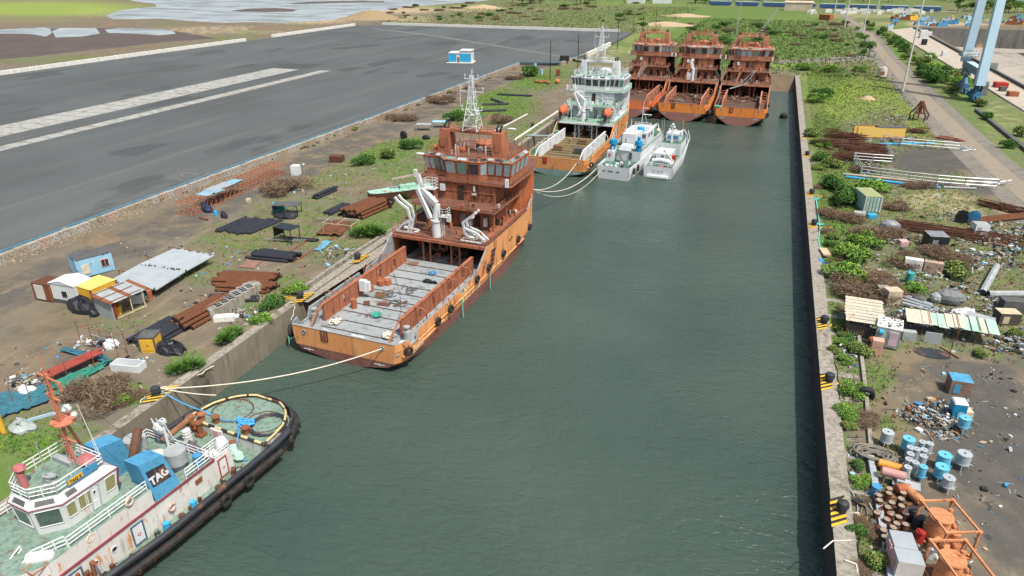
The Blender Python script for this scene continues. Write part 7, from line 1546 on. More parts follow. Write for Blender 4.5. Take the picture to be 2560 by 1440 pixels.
# grab bucket
gp = at(2295, 300); t = thing('grab_bucket', 'rusty clamshell grab bucket standing on its open claws', 'grab', gp, .2)
for i in range(5):
    a = 2*math.pi*i/5; b = MB(); pts = [(math.cos(a)*.4, math.sin(a)*.4, 5.3), (math.cos(a)*1.6, math.sin(a)*1.6, 3.0), (math.cos(a)*2.7, math.sin(a)*2.7, 1.6), (math.cos(a)*2.3, math.sin(a)*2.3, .1)]
    for p, q in zip(pts, pts[1:]): b.beam(p, q, .34)
    b.build('claw', RUSTD, t)
b = MB(); b.cyl((0, 0, 5), (0, 0, 5.6), .7, n=10); b.cyl((0, 0, 2.2), (0, 0, 4.2), .5, n=9); b.cyl((0, 0, 2.0), (0, 0, 2.3), 1.2, n=10); b.build('head', RUST, t)
# round barrel tank on the lawn, sign
b = MB(); b.cyl((0, 0, .4), (0, 0, 3.8), 1.9, 1.6, n=12, mi=0); b.cyl((0, 0, 3.8), (0, 0, 4.2), .7, n=8, mi=0); b.box(0, -1.75, 1.2, 1.4, .2, 1.3, mi=1); tag(b.build('water_tank', [pm('tank_white', (.62, .57, .52), None, .8, .5, dirt=.5), RUSTO], loc=at(2203, 193)), 'squat white tank with orange markings on the lawn', 'tank')
b = MB(); b.cyl((0, 0, 0), (0, 0, 5), .07, n=5); b.box(0, 0, 4.4, .9, .06, .9, mi=1); tag(b.build('sign', [GREYP, YELP], loc=at(2208, 166)), 'small square yellow sign on a post beside the road', 'sign')
# blue crate with cabinet, portable toilet and barrels
cube(2392, 978, 2.1, 1.8, pm('plank_side', (.25, .17, .13), (.18, .12, .09), .9, 1.5), 'wooden crate with a blue lid on the black ground', mt=pm('lid_blue', (.08, .33, .55), None, .5, 1), d=1.9, nm='crate', cat='crate', rz=.05)
t = thing('portable_toilet', 'bright blue portable toilet booth with white roof', 'booth', at(2385, 1052), .1)
b = MB(); b.box(0, 0, 0, 1.25, 1.25, 2.4); [b.box(-.5+i*.25, -.64, .1, .05, .04, 2.1) for i in range(5)]; b.build('wall', pm('booth_blue', (.02, .30, .55), None, .45, 1), t); b = MB(); b.box(0, 0, 2.4, 1.35, 1.35, .16, tp=.85); b.build('roof', WHITEC, t); b = MB(); b.box(.15, -.66, .5, .55, .04, 1.0); b.build('door', LBLUE, t)
cube(2412, 1042, 1.0, .9, pm('cream_carton', (.6, .52, .36), None, .8, 1), 'cream carton right of the blue booth'); 
def kettle(px, py, mat, label, r=.62, h=1.0, leg=.75, grp=None, wheels=False):
    r *= .82; h *= .9
    b = MB(); b.cyl((0, 0, leg), (0, 0, leg+h), r, n=16, mi=0); b.torus((0, 0, leg+h), (0, 0, 1), r, .04, 16, 5); b.cyl((0, 0, leg+h), (0, 0, leg+h+.015), r*.96, n=16, mi=0); b.cyl((0, 0, leg+h+.01), (0, 0, leg+h+.06), r*.15, n=8, mi=1); b.torus((0, 0, leg+.15), (0, 0, 1), r, .03, 16, 4)
    b.cyl((0, 0, leg-.3), (0, 0, leg), .12, r*.6, n=10, mi=0)
    for i in range(3): a = 2*math.pi*i/3+.4; b.cyl((r*.85*math.cos(a), r*.85*math.sin(a), leg+.3), (r*1.25*math.cos(a), r*1.25*math.sin(a), 0), .045, n=5)
    b.cyl((r*.9, -.2, leg+.2), (r*1.3, -.3, leg+.15), .05, n=5)
    if wheels: [b.cyl((s*r*1.1, -.5, .15), (s*r*1.25, -.5, .15), .16, n=8, mi=1) for s in (-1, 1)]
    tag(b.build('blasting_pot', [mat, BLACK], loc=at(px, py), rz=random.uniform(-.3, .3), smooth=True), label, 'pot', grp)
PG = pm('pot_grey', (.38, .43, .46), (.32, .37, .40), .5, 1, rust=.15, rs=2, dirt=.4); PB = pm('pot_blue', (.10, .40, .58), (.14, .46, .62), .5, 1, rust=.15, rs=2, dirt=.3)
kettle(2211, 1115, PG, 'grey pot on three legs, apart at the upper left of the group', .68, 1.25, .6); kettle(2263, 1132, PB, 'blue pot beside the cluster of small grey ones', .68, 1.25, .6); kettle(2400, 1172, PG, 'grey pot on three legs, rightmost of the group', .75, 1.25, .7); kettle(2362, 1228, PG, 'grey pot nearest the orange machine frame', .62, 1.1, .6)
kettle(2352, 1172, PB, 'blue pot standing behind the wheeled blue one', .72, 1.2, .6); kettle(2346, 1200, PB, 'blue pot on a wheeled base', .72, 1.2, .5, wheels=True); kettle(2402, 1082, PB, 'blue pot on legs beside the portable toilet', .66, 1.2, .8); kettle(2298, 1202, PB, 'slim blue pot at the lower right of the small grey ones', .42, 1.3, .5)
for x, y in ((2268, 1128), (2298, 1128), (2316, 1132), (2268, 1142), (2284, 1146), (2302, 1148), (2268, 1158), (2300, 1164), (2264, 1172), (2280, 1180), (2261, 1192)): kettle(x, y+6, PG, 'slim grey pot in the tight cluster of small pots', .40, 1.25, .3, 'slim grey pots in the cluster')
coil('hose_coil', at(2185, 1144, .02), .7, 2.1, 7, .11, CABLE, 'thick brown hose coiled on the right bank', 'hose', .5, .62, .25); tangle('hose_coil', at(2236, 1160, .02), 1.3, 1.1, 46, .11, CABLE, 'loose end of the thick brown hose beside the pots', 'hose', .3)
def htank(px, py, l, r, leg, rz, mat, label):
    b = MB(); b.cyl((-l/2, 0, leg+r), (l/2, 0, leg+r), r, n=14)
    for q in (-1, 1): b.ball((q*l/2, 0, leg+r), (r*.25, r, r), 10)
    for sx in (-1, 1):
        for sy in (-1, 1): b.cyl((sx*l*.35, sy*r*.6, 0), (sx*l*.35, sy*r*.6, leg+r*.6), .05, n=4)
    tag(b.build('air_tank', mat, loc=at(px, py), rz=rz, smooth=True), label, 'tank')
htank(2220, 1180, 1.9, .38, .4, -.1, pm('vivid_orange', (.72, .28, .05), None, .5, 1), 'vivid orange horizontal tank on legs'); htank(2226, 1210, 1.9, .42, .8, -.1, pm('rose_tank', (.5, .27, .26), None, .7, 1), 'rose pink horizontal tank on tall legs'); htank(2276, 1248, 2.0, .42, .2, -.9, PEACH, 'peach horizontal tank beside the orange machine frame'); htank(2247, 1238, .8, .42, .4, .5, RUSTO, 'short round orange tank above the rusty barrels')
b = MB(); b.box(0, 0, .5, 2.3, 1.1, .12, mi=0); [b.box(sx*1.0, sy*.45, 0, .08, .08, .5, mi=0) for sx in (-1, 1) for sy in (-1, 1)]; b.box(-.3, -.2, .62, 1.1, .6, .4, mi=1); b.box(-.55, -.52, .7, .18, .04, .2, mi=2); tag(b.build('work_table', [GREYP, PG, BLACK], loc=at(2262, 1222), rz=-.1), 'small grey table with a control box beside the rusty barrels', 'table')
# rusty barrels
k = 0; mLID = pm('barrel_lid', (.34, .30, .25), (.22, .17, .13), .8, 2, 1, rust=.3, rs=2)
zb = Vector((0, 0, 0)); b = MB(); b.cyl((0, 0, 0), (0, 0, .85), .29, n=12, mi=0, mc=1); b.torus((0, 0, .85), (0, 0, 1), .29, .02, 12, 4); b.torus((0, 0, .3), (0, 0, 1), .29, .018, 12, 4); b.torus((0, 0, .57), (0, 0, 1), .29, .018, 12, 4); b0 = b.build('barrel', [RUSTD, mLID], smooth=True); tag(b0, 'rusty barrel with pale lid standing in the crowded group', 'barrel', 'rusty barrels in the crowded group')
spots = []
for i in range(400):
    x, y = random.uniform(2186, 2262), random.uniform(1236, 1382)
    if (x > 2236 and y > 1330) or x < 2178+(y-1240)*.12 or (x < 2215 and y > 1362): continue
    p = at(x, y)
    if all((p-s_).length > .66 for s_ in spots): spots.append(p)
    if len(spots) > 58: break
for i, p in enumerate(spots):
    o = b0 if i == 0 else b0.copy()
    if i: col.objects.link(o)
    o.location = p; o.rotation_euler = (random.uniform(-.05, .05), random.uniform(-.05, .05), random.random()*6)
    if i % 11 == 5: o.rotation_euler = (1.57, 0, random.random()*3); o.location.z = .3; o['label'] = 'rusty barrel lying on its side in the crowded group'; o['group'] = 'rusty barrels lying on their side'
for x, y, l in ((2278, 1300, 'left'), (2290, 1320, 'right')): drum(at(x, y), BLACKP, 'black plastic drum beside the rusty barrels, %s one' % l, .42, 1.25)
drum(at(2295, 1352), REDP, 'red drum between the barrels and the orange machine', .38, 1.05); drum(at(2186, 1238), BLUEP, 'blue drum at the upper left of the rusty barrels', .42, 1.1); drum(at(2218, 1385), BRN, 'rusty brown barrel standing apart near the white box', .34, .95, lid=mLID)
# orange skid machines in open frames
def machine(A, B_, C, h, label):
    p, q, r_ = at(*A), at(*B_), at(*C)               # near-left, near-right, far-left of base
    ux = q-p; Lx = ux.length; t = thing('filter_machine', label, 'machine', p, math.atan2(ux.y, ux.x)); Dy = (r_-p).length
    b = MB()
    cs = [(0, 0), (Lx, 0), (Lx, Dy), (0, Dy)]
    for i in range(4):
        a, c = cs[i], cs[(i+1) % 4]; b.beam((*a, .1), (*c, .1), .16); b.beam((*a, h), (*c, h), .16); b.beam((*a, 0), (*a, h), .16)
        m_ = ((c[0]-a[0])*.1, (c[1]-a[1])*.1); b.beam((a[0]+m_[0], a[1]+m_[1], h), (*a, h-.6), .1); b.box(a[0], a[1], h-.1, .3, .3, .2)
    b.build('frame', PEACH, t)
    b = MB(); x, y = Lx*.36, Dy*.62; b.cyl((x, y, .4), (x, y, h*.86), .95, .82, n=20); b.cyl((x, y, h*.86), (x, y, h*.9), .95, n=20); b.beam((x-.8, y+.1, h*.9+.03), (x+.8, y-.1, h*.9+.03), .07); b.torus((x, y, h*.87), (0, 0, 1), .93, .05, 20, 4); b.build('vessel', PEACH, t, smooth=True)
    b = MB(); x, y = Lx*.72, Dy*.72; b.tube([(x, y, .3), (x, y, h*.62), (x+.05, y, h*.8), (x+.1, y+.1, h*.95)], .22, 10); b.ball((x, y, h*.62), .45, 10); b.tube([(Lx*.5, Dy*.5, h*.55), (x-.1, y-.4, h*.68), (x+.3, y-.8, h*.5), (x+.3, y-1.0, h*.25), (x+.2, y-1.1, .3)], .24, 10)
    b.tube([(Lx*.5, Dy*.5, .5), (Lx*.5, Dy*.5, h*.6), (Lx*.42, Dy*.42, h*.7)], .2, 9); b.tube([(Lx*.25, Dy*.4, .9), (Lx*.05, Dy*.3, .9), (-.2, Dy*.25, .9)], .24, 9); b.torus((-.1, Dy*.27, .9), (1, .2, 0), .3, .05, 12, 4); b.build('pipework', PEACH, t, smooth=True)
    b = MB(); b.box(Lx*.7, Dy*.25, .15, 1.0, 1.1, .9); [b.cyl((Lx*.7-.4+i*.2, Dy*.25-.5, 1.05), (Lx*.7-.4+i*.2, Dy*.25+.5, 1.05), .08, n=6) for i in range(5)]; b.cyl((Lx*.7, Dy*.35, 1.1), (Lx*.7, Dy*.35, 1.6), .4, n=12); b.cyl((.5, .6, .5), (1.4, 1.2, .5), .42, n=12); b.build('pump', PEACH, t, smooth=True)
machine((2344, 1400), (2425, 1398), (2292, 1318), 2.9, 'orange vessel and pipes in an open orange frame, farther one'); machine((2372, 1520), (2462, 1520), (2318, 1420), 2.9, 'orange vessel and pipes in an open orange frame, nearest the camera')
tarp('cloth_heap', 2332, 1392, .6, .4, .9, WHITEC, 'white rag bundle between the two orange machine frames', 'cloth')
t = thing('metal_box', 'battered white metal box lying open near the barrels', 'box', at(2258, 1440), .12)
b = MB(); b.box(0, 0, .1, 1.9, 1.5, 2.0, mi=0, mt=1); b.box(0, 1.75, .1, 1.7, 1.9, 2.0, mi=0, mt=1); b.build('body', [pm('dented_white', (.55, .56, .55), (.45, .42, .40), .6, 1.3, 1, rust=.35, rs=1.2, rc=(.3, .14, .08)), GALV], t)
b = MB(); b.beam((-1.0, .9, .3), (-1.1, .9, 2.2), .1); b.box(-1.0, .8, .5, .05, 2.0, 1.4); b.build('door', PINK, t)
# quay ropes and cables
rope([at(2040, 500, .3), at(2050, 570, .3), at(2046, 600, .3), at(2052, 630, .3), at(2064, 640, .3)], .12, AQUA, 'teal rope snaking along the right quay coping', 0, 6); tangle('rope_pile', at(2049, 562, .1), 1.6, .6, 40, .11, AQUA, 'teal rope tangle at the bollard by the grass', hz=.3); tangle('rope_pile', at(2040, 500, .1), .7, 1.2, 40, .09, AQUA, 'teal rope tangle beside the bollard left of the bushes', hz=.3)
def wiggle(pts, n_, amp): 
    P = [at(x, y, .12) for x, y in pts]; out = []
    for p, q in zip(P, P[1:]):
        for i in range(n_): out.append(p.lerp(q, i/n_)+Vector((random.uniform(-amp, amp), random.uniform(-amp, amp), 0)))
    return out+[P[-1]]
for pts, l, m_ in (([(2098, 1000), (2097, 1040), (2080, 1100), (2094, 1180), (2130, 1230), (2147, 1260), (2140, 1290), (2110, 1330)], 'grey cable looping along the quay between the two lower bollards', GREYP), ([(2088, 900), (2100, 960), (2100, 1050), (2085, 1110), (2110, 1160), (2130, 1190)], 'second grey cable running down beside the bushy kerb', CABLE), ([(2160, 1230), (2165, 1290), (2160, 1340), (2150, 1310), (2155, 1260)], 'cable loop beside the white kerb', CABLE), ([(2095, 1345), (2100, 1380), (2140, 1390), (2150, 1350), (2110, 1335), (2096, 1360)], 'black cable loop on the coping at the bottom', BLACK), ([(2180, 1355), (2250, 1372), (2330, 1392)], 'thin pale wire from the white kerb towards the machines', ROPEW), ([(2235, 1320), (2242, 1345), (2250, 1350), (2270, 1342)], 'thin blue rope on the ground by the red drum', ROPEB)):
    P = wiggle(pts, 5, .12); b = MB(); b.tube(P, .06 if 'thin' not in l else .035, 5); tag(b.build('cable' if 'rope' not in l else 'rope', m_, smooth='all'), l, 'cable' if 'rope' not in l else 'rope')
rope([at(2058, 1372, .4), at(2082, 1352, .4), at(2140, 1350, .2)], .06, ROPEW, 'pale rope tied round the quay edge near the bottom', 0, 6); rope([at(2112, 1400, .4), at(2140, 1410, .3), at(2146, 1440, .2)], .08, ROPEW, 'thick pale rope end on the coping at the bottom', 0, 6)
tyre(at(2166, 985, .5), (0, 1, .2), 'large black tyre lying in the green bush by the quay', None, .9, .7)
for pts, l in (([(330, 1000), (370, 978), (420, 965), (500, 935), (535, 915)], 'old white rope lying along the left quay beside the tug'), ([(345, 1030), (352, 1000), (372, 985), (350, 965)], 'short white rope end near the brush heap'), ([(730, 800), (735, 770), (748, 745), (790, 720)], 'white rope hanging at the bollard by the orange ship')):
    P = wiggle(pts, 5, .15); b = MB(); b.tube(P, .06, 5); tag(b.build('rope', ROPEW, smooth='all'), l, 'rope')
# ================================================================ CRANE, LAMP MASTS
cx_, y0_, y1_ = 64.6, 280.0, 306.0
cr = thing('gantry_crane', 'giant light blue gantry crane leg pair on wheeled bogies', 'crane', (0, 0, 0))
for yb, yt, zb_, x2 in ((y1_, 304.5, 10.0, cx_-.6), (y0_, 286.5, 5.5, cx_)):
    b = MB(); z1 = 60; w0, w1 = 2.7, 2.2; vs = [(x2+a*w0/2, yb+c*w0*.6, zb_) for a, c in ((-1, -1), (1, -1), (1, 1), (-1, 1))]+[(x2+a*w1/2, yt+c*w1*.6, z1) for a, c in ((-1, -1), (1, -1), (1, 1), (-1, 1))]
    b.add(vs, [(0, 1, 5, 4), (1, 2, 6, 5), (2, 3, 7, 6), (3, 0, 4, 7), (4, 5, 6, 7), (3, 2, 1, 0)]); b.build('leg', CRBLUE, cr)
b = MB(); b.box(cx_, (y0_+y1_)/2, 8.0, 2.4, y1_-y0_, 2.4, mi=0); b.box(cx_, (y0_+y1_)/2-2, 10.41, 2.2, y1_-y0_-6, .1, mi=1); b.build('sill_beam', [pm('crane_grey_blue', (.16, .27, .35), (.12, .2, .27), .5, .5), CRBLUE], cr)
b = MB(); b.rail([(cx_-2.5, 303, 12), (cx_+2.5, 303, 12), (cx_+2.5, 309, 12), (cx_-2.5, 309, 12)], 1.4, 3, 1.5, .1, closed=True); b.box(cx_, 306, 11.8, 5.4, 6.4, .15); b.box(cx_-.5, 303.4, 12, 2.4, .3, 2.2); b.build('platform', GALV, cr)
DB = pm('bogie_blue', (.04, .20, .38), (.09, .15, .2), .6, 1)
for k, yc in enumerate((y0_-.5, y0_+5.5, y1_-8.5, y1_-1.5)):
    b = MB(); b.beam((cx_, yc, 2.0), (cx_, (y0_+3 if k < 2 else y1_-4), 6.0), 1.0); b.beam((cx_, yc-2.4, 1.5), (cx_, yc+2.4, 1.5), 1.0); b.box(cx_, yc, 2.0, 1.8, 2.0, 1.4)
    for q in (-2, -.7, .7, 2): b.cyl((cx_-.5, yc+q, .55), (cx_+.5, yc+q, .55), .5, n=10)
    for q in (-1, 1): b.cyl((cx_-1.2, yc+q, 1), (cx_-1.2, yc+q, 2.6), .4, n=8)
    b.build('bogie', DB, cr)
b = MB(); b.beam((cx_, y0_+2.5, 5.6), (cx_, y0_+2.5, 8.1), 2.2, 4.6); b.beam((cx_, y1_-3.5, 5.6), (cx_, y1_-3.5, 8.1), 2.2, 4.6); b.box(cx_+1.8, y0_+1, 2.2, 1.6, 3, 4.4); b.cyl((cx_-1.2, y1_-7, 6), (cx_-1.2, y1_-7, 8.6), 1.1, n=12); [b.cyl((cx_-1.7-i*.5, 293-i, 1), (cx_-1.7-i*.3, 296-i, 8), .18, n=5) for i in range(4)]; b.build('equaliser', pm('crane_dark', (.08, .11, .14), (.2, .24, .26), .6, .6), cr)
for i, (px, py, tx) in enumerate(((2255, 233, 0), (2157, 85, 0), (2111, 70, 0), (2083, 50, 0), (2193, 30, 0))):
    p = at(px, py); b = MB(); b.cyl((0, 0, .8), (0, 0, 36), .38, .2, n=10); b.cyl((0, 0, 0), (0, 0, .8), .9, n=10, mi=1); b.cyl((0, 0, 35.6), (0, 0, 36.2), 1.4, n=8); t = b.build('lamp_mast', [pm('mast_white', (.58, .58, .55), (.5, .5, .48), .6, 1), CONC], loc=p, smooth=True)
    tag(t, 'tall pale lamp mast beside the road, %s' % ('nearest the camera', 'second along the road', 'third along the road', 'fourth along the road', 'farthest, near the train')[i], 'lamp mast', 'tall lamp masts along the road')
# small things on the apron and the far dock
for px, py, w_, h, m_, l, nm in ((2318, 152, 2.6, 2.4, WHITEC, 'white cabin beside the crane, left one', 'cabin'), (2360, 140, 2.4, 2.4, WHITEC, 'white cabin beside the crane, right one', 'cabin'), (2306, 95, 4, 4.5, WHITEC, 'large white drum-like tank on the dock edge', 'tank'), (2322, 92, 2.4, 3, WHITEC, 'smaller white tank on the dock edge', 'tank'), (2309, 112, 2.4, 3.0, BLACK, 'black box standing on the far apron', 'box'), (2500, 218, 4, 1.8, REDP, 'red machine on the far apron', 'machine'), (2530, 240, 3, 1.6, RUSTO, 'rusty orange block on the far apron', 'block'), (2505, 228, 2, 1.6, DGREY, 'dark box behind the red machine', 'box'), (2224, 76, 3, 2.6, WHITEC, 'white kiosk at the near end of the far apron', 'kiosk'), (2480, 172, 3, 2.6, pm('grey_green', (.25, .3, .28), None, .7, 1), 'grey-green cabinet on the dock parapet', 'cabinet')):
    cube(px, py, w_, h, m_, l, nm=nm, cat=nm, rz=.1)
# ================================================================ FAR DISTANCE
fars = []
def farbox(px, py, l, d_, h, rz, mat, label, nm, cat, roof=None, grp=None):
    t = thing(nm, label, cat, at(px, py), rz, grp); b = MB(); b.box(0, 0, 0, l, d_, h); b.build('wall', mat, t); b = MB()
    b.face([(-l/2-.5, -d_/2-.5, h), (l/2+.5, -d_/2-.5, h), (l/2+.5, 0, h+d_*.12), (-l/2-.5, 0, h+d_*.12)]); b.face([(l/2+.5, d_/2+.5, h), (-l/2-.5, d_/2+.5, h), (-l/2-.5, 0, h+d_*.12), (l/2+.5, 0, h+d_*.12)]); b.build('roof', roof or mat, t)
PBL = pm('pale_blue_roof', (.30, .50, .62), (.38, .56, .66), .6, .02); CRM = pm('cream_wall', (.55, .48, .38), None, .9, .1)
farbox(1995, 26, 24, 10, 7, 0, CRM, 'cream building beyond the scrub field', 'building', 'building', pm('pink_roof', (.6, .45, .38), None, .8, .1)); farbox(1590, 8, 18, 10, 9, 0, WHITEC, 'white house among the far trees, left one', 'house', 'house', PBL); farbox(1655, 8, 20, 10, 8, .1, WHITEC, 'white house among the far trees, right one', 'house', 'house', WHITEC)
for x, y, l_, lab in ((1790, -4, 120, 'left'), (2060, -6, 140, 'middle'), (2330, -6, 150, 'right'), (2560, 0, 90, 'rightmost')): farbox(x, y, l_, 40, 10, -.1, PBL, 'long pale blue warehouse on the horizon, %s one' % lab, 'warehouse', 'warehouse', PBL)
# train
tp, tq = at(1800, 14), at(2400, 31); d = tq-tp; Lt = d.length; n_ = int(Lt/24); ang = math.atan2(d.y, d.x)
t0 = thing('train_carriage', 'blue railway carriage in the long train across the background', 'carriage', tp, ang, 'blue carriages of the train'); b = MB(); b.box(0, 0, .9, 22.6, 3.2, 3.2, mi=0); b.box(0, 0, 2.3, 22.0, 3.24, .8, mi=1); b.box(0, 0, 0.3, 18, 2.4, .6, mi=2); b.build('body', [pm('train_blue', (.03, .12, .30), None, .5, 1), pm('train_stripe', (.1, .14, .2), None, .4, 1), DGREY], t0); b = MB(); b.box(0, 0, 4.1, 22.6, 3.0, .5, tp=.9); b.build('roof', pm('train_roof', (.45, .5, .52), None, .7, 1), t0)
for i in range(n_): 
    if i: dup(t0, tp+d*(i/n_), ang)
b = MB(); A, B_ = tp+Vector((0, 0, 0)), tq; b.beam(A, B_, 7, .5); b.build('railway_ballast', pm('ballast', (.3, .27, .23), None, .95, .3), kind='structure')
# scattered blocks on the far side of the dry dock
WB2 = MB(); WB2.box(0, 0, 0, 9, 5, 4.5, tp=.9); 
cols = [BLUEP, BLUEP, LBLUE, RUST, GREYP, YELL, RUST, GREYP, LBLUE, BLUEP]
for i in range(46):
    px = random.uniform(2220, 2600); py = random.uniform(44, 66); s = random.uniform(.35, .9); m_ = cols[i % 10]; nm = {0: 'dark blue', 1: 'dark blue', 2: 'pale blue', 3: 'rust-brown', 4: 'grey', 5: 'yellow', 6: 'rust-brown', 7: 'grey', 8: 'pale blue', 9: 'dark blue'}[i % 10]
    b = MB(); b.box(0, 0, 0, 9*s, 5*s, 3.0*s, tp=.8); b.box(2*s, 0, 3.0*s, 3*s, 3*s, 1.4*s); b.beam((-4*s, 0, 1), (5*s, 2, 4*s), .5); tag(b.build('ship_section', m_, loc=at(px, py), rz=random.uniform(-.5, .5)), '%s steel section on the ground beyond the dry dock' % nm, 'steel section', '%s sections beyond the dry dock' % nm)
for i in range(60):
    px = random.uniform(2020, 2330); py = random.uniform(27, 36); b = MB(); b.box(0, 0, 0, random.uniform(2, 6), 2, random.uniform(1.2, 2.6)); tag(b.build('white_block', WBLOCK, loc=at(px, py), rz=random.uniform(-.3, .3)), 'white block lined up in the far depot before the train', 'block', 'white blocks in the far depot')
cube(2065, 50, 10, 4, RUSTO, 'rusty brown hull section at the corner of the scrub field', d=5, nm='hull_section', cat='section', rz=-.7)
# far fence of the yard: thin masts, pale rubble
# derelict mast poles behind the rusty ships
b = MB(); b.ladder((0, 0, 0), (.4, 0, 26), .7, (1, 0, 0), .06, .8); tag(b.build('thin_mast', pm('pale_mast', (.45, .45, .42), None, .7, 1), loc=at(1832, 150)), 'thin pale lattice mast standing behind the middle rusty ship', 'mast')
b = MB(); b.ladder((0, 0, 0), (6, 0, 10), .9, (1, 0, 0), .09, .9); tag(b.build('leaning_ladder', GALV, loc=ship_pt((-9.0, 233, WZ+1.3), R(.6), 1, 44, 21)), 'leaning pale ladder mast on top of the rightmost rusty ship', 'mast')
# dark rocks and wreck at the head of the basin
for x, y, s, l in ((1950, 214, 3.2, 'front'), (1975, 203, 3.6, 'back'), (1962, 218, 2.4, 'lowest')):
    b = MB(); b.ball((0, 0, 0), (s, s*.7, s*.45), 10, 0, .18); tag(b.build('rock_heap', pm('dark_rock', (.035, .03, .028), (.08, .07, .06), .8, 1), loc=at(x, y, -3.6)), 'dark wet rubble at the head of the basin, %s heap' % l, 'rubble')
# ================================================================ VEGETATION
def leafmat(name, c1, c2):
    return pm(name, c1, c2, .75, 1.2, 1, spec=.2)
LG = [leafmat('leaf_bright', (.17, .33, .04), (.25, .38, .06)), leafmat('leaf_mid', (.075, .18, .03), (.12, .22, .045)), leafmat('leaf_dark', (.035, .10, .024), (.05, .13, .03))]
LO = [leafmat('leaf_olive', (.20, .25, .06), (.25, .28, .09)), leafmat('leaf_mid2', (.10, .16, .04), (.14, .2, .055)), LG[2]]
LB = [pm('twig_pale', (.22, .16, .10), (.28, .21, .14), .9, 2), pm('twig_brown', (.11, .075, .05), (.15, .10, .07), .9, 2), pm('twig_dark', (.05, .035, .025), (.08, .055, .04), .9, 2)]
BARK = pm('bark', (.12, .085, .06), (.08, .06, .045), .95, 3)
def foliage(n_, lobes, leaf, up=.3, seed=0, blade=False):
    rnd = random.Random(seed); b = MB()
    for (cx, cy, cz, rx, ry, rz_) in lobes:
        for _ in range(n_//len(lobes)):
            th = rnd.uniform(0, 2*math.pi); ph = math.acos(rnd.uniform(-.5, 1)); r = rnd.uniform(.45, 1.08)**.6
            x, y, z = cx+rx*r*math.sin(ph)*math.cos(th), cy+ry*r*math.sin(ph)*math.sin(th), max(.03, cz+rz_*r*math.cos(ph))
            s = leaf*rnd.uniform(.6, 1.5); a = Vector((rnd.gauss(0, 1), rnd.gauss(0, 1), rnd.gauss(0, .6))).normalized()
            if blade is True: a = Vector((x-cx, y-cy, rz_*1.2*rnd.random()+.2)).normalized()
            q = a.orthogonal().normalized(); q = (Matrix.Rotation(rnd.uniform(0, 3.1), 3, a) @ q)
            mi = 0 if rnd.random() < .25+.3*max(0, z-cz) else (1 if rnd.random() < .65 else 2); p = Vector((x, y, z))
            if blade == 'twig':
                b.face([p-q*s*.05, p+q*s*.05, p+a*s*1.3+q*s*.2], mi)
            elif blade: b.face([p-q*s*.09, p+q*s*.09, p+a*s*1.2], mi)
            else: b.face([p-a*s*.5, p+q*s*.32, p+a*s*.5, p-q*s*.32], mi)
    return b
def bush_proto(name, mats, n_, lobes, leaf, seed, blade=False, stem=True):
    b = foliage(n_, lobes, leaf, seed=seed, blade=blade); root = bpy.data.objects.new(name, None); col.objects.link(root)
    b.build('foliage', mats, root)
    if stem:
        s = MB(); rnd = random.Random(seed+9)
        for l in lobes: s.tube([(rnd.uniform(-.1, .1), rnd.uniform(-.1, .1), 0), (l[0]*.5, l[1]*.5, l[2]*.45), (l[0], l[1], l[2]+l[5]*.3)], .05, 5)
        s.build('stem', BARK, root)
    return root
R0 = random.Random(3)
def lob(k, w_, h): return [(R0.uniform(-w_, w_), R0.uniform(-w_*.8, w_*.8), h*R0.uniform(.35, .75), w_*R0.uniform(.45, .75), w_*R0.uniform(.45, .7), h*R0.uniform(.35, .6)) for _ in range(k)]
# each prototype is about 4 m wide and 2 m high; scaled on placement
PROTO = {'bright': bush_proto('bush', LG, 2600, lob(7, 1.5, 2.0), .24, 1), 'bright2': bush_proto('bush', LG, 2400, lob(8, 1.6, 1.7), .24, 2),
         'dark': bush_proto('bush', [LG[1], LG[2], LG[2]], 2400, lob(7, 1.5, 2.0), .26, 3), 'olive': bush_proto('bush', LO, 2200, lob(6, 1.5, 2.0), .25, 4),
         'spiky': bush_proto('bush', [LG[1], LG[1], LG[2]], 1500, lob(5, 1.3, 1.3), .7, 5, True, False), 'brown': bush_proto('bush', LB, 4600, lob(9, 1.8, 1.2), .42, 6, 'twig', False), 'brown2': bush_proto('bush', [LB[0], LB[1], LB[1]], 4200, lob(8, 1.8, 1.1), .40, 7, 'twig', False)}
usedp = {}
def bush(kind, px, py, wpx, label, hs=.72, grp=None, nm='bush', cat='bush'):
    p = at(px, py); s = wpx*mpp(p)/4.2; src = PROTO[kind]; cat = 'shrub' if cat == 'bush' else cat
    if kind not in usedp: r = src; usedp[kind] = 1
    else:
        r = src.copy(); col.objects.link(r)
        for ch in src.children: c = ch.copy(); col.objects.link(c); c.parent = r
    r.location = p; r.rotation_euler = (0, 0, random.random()*6.3); r.scale = (s, s, s*hs); tag(r, label, cat, grp); return r
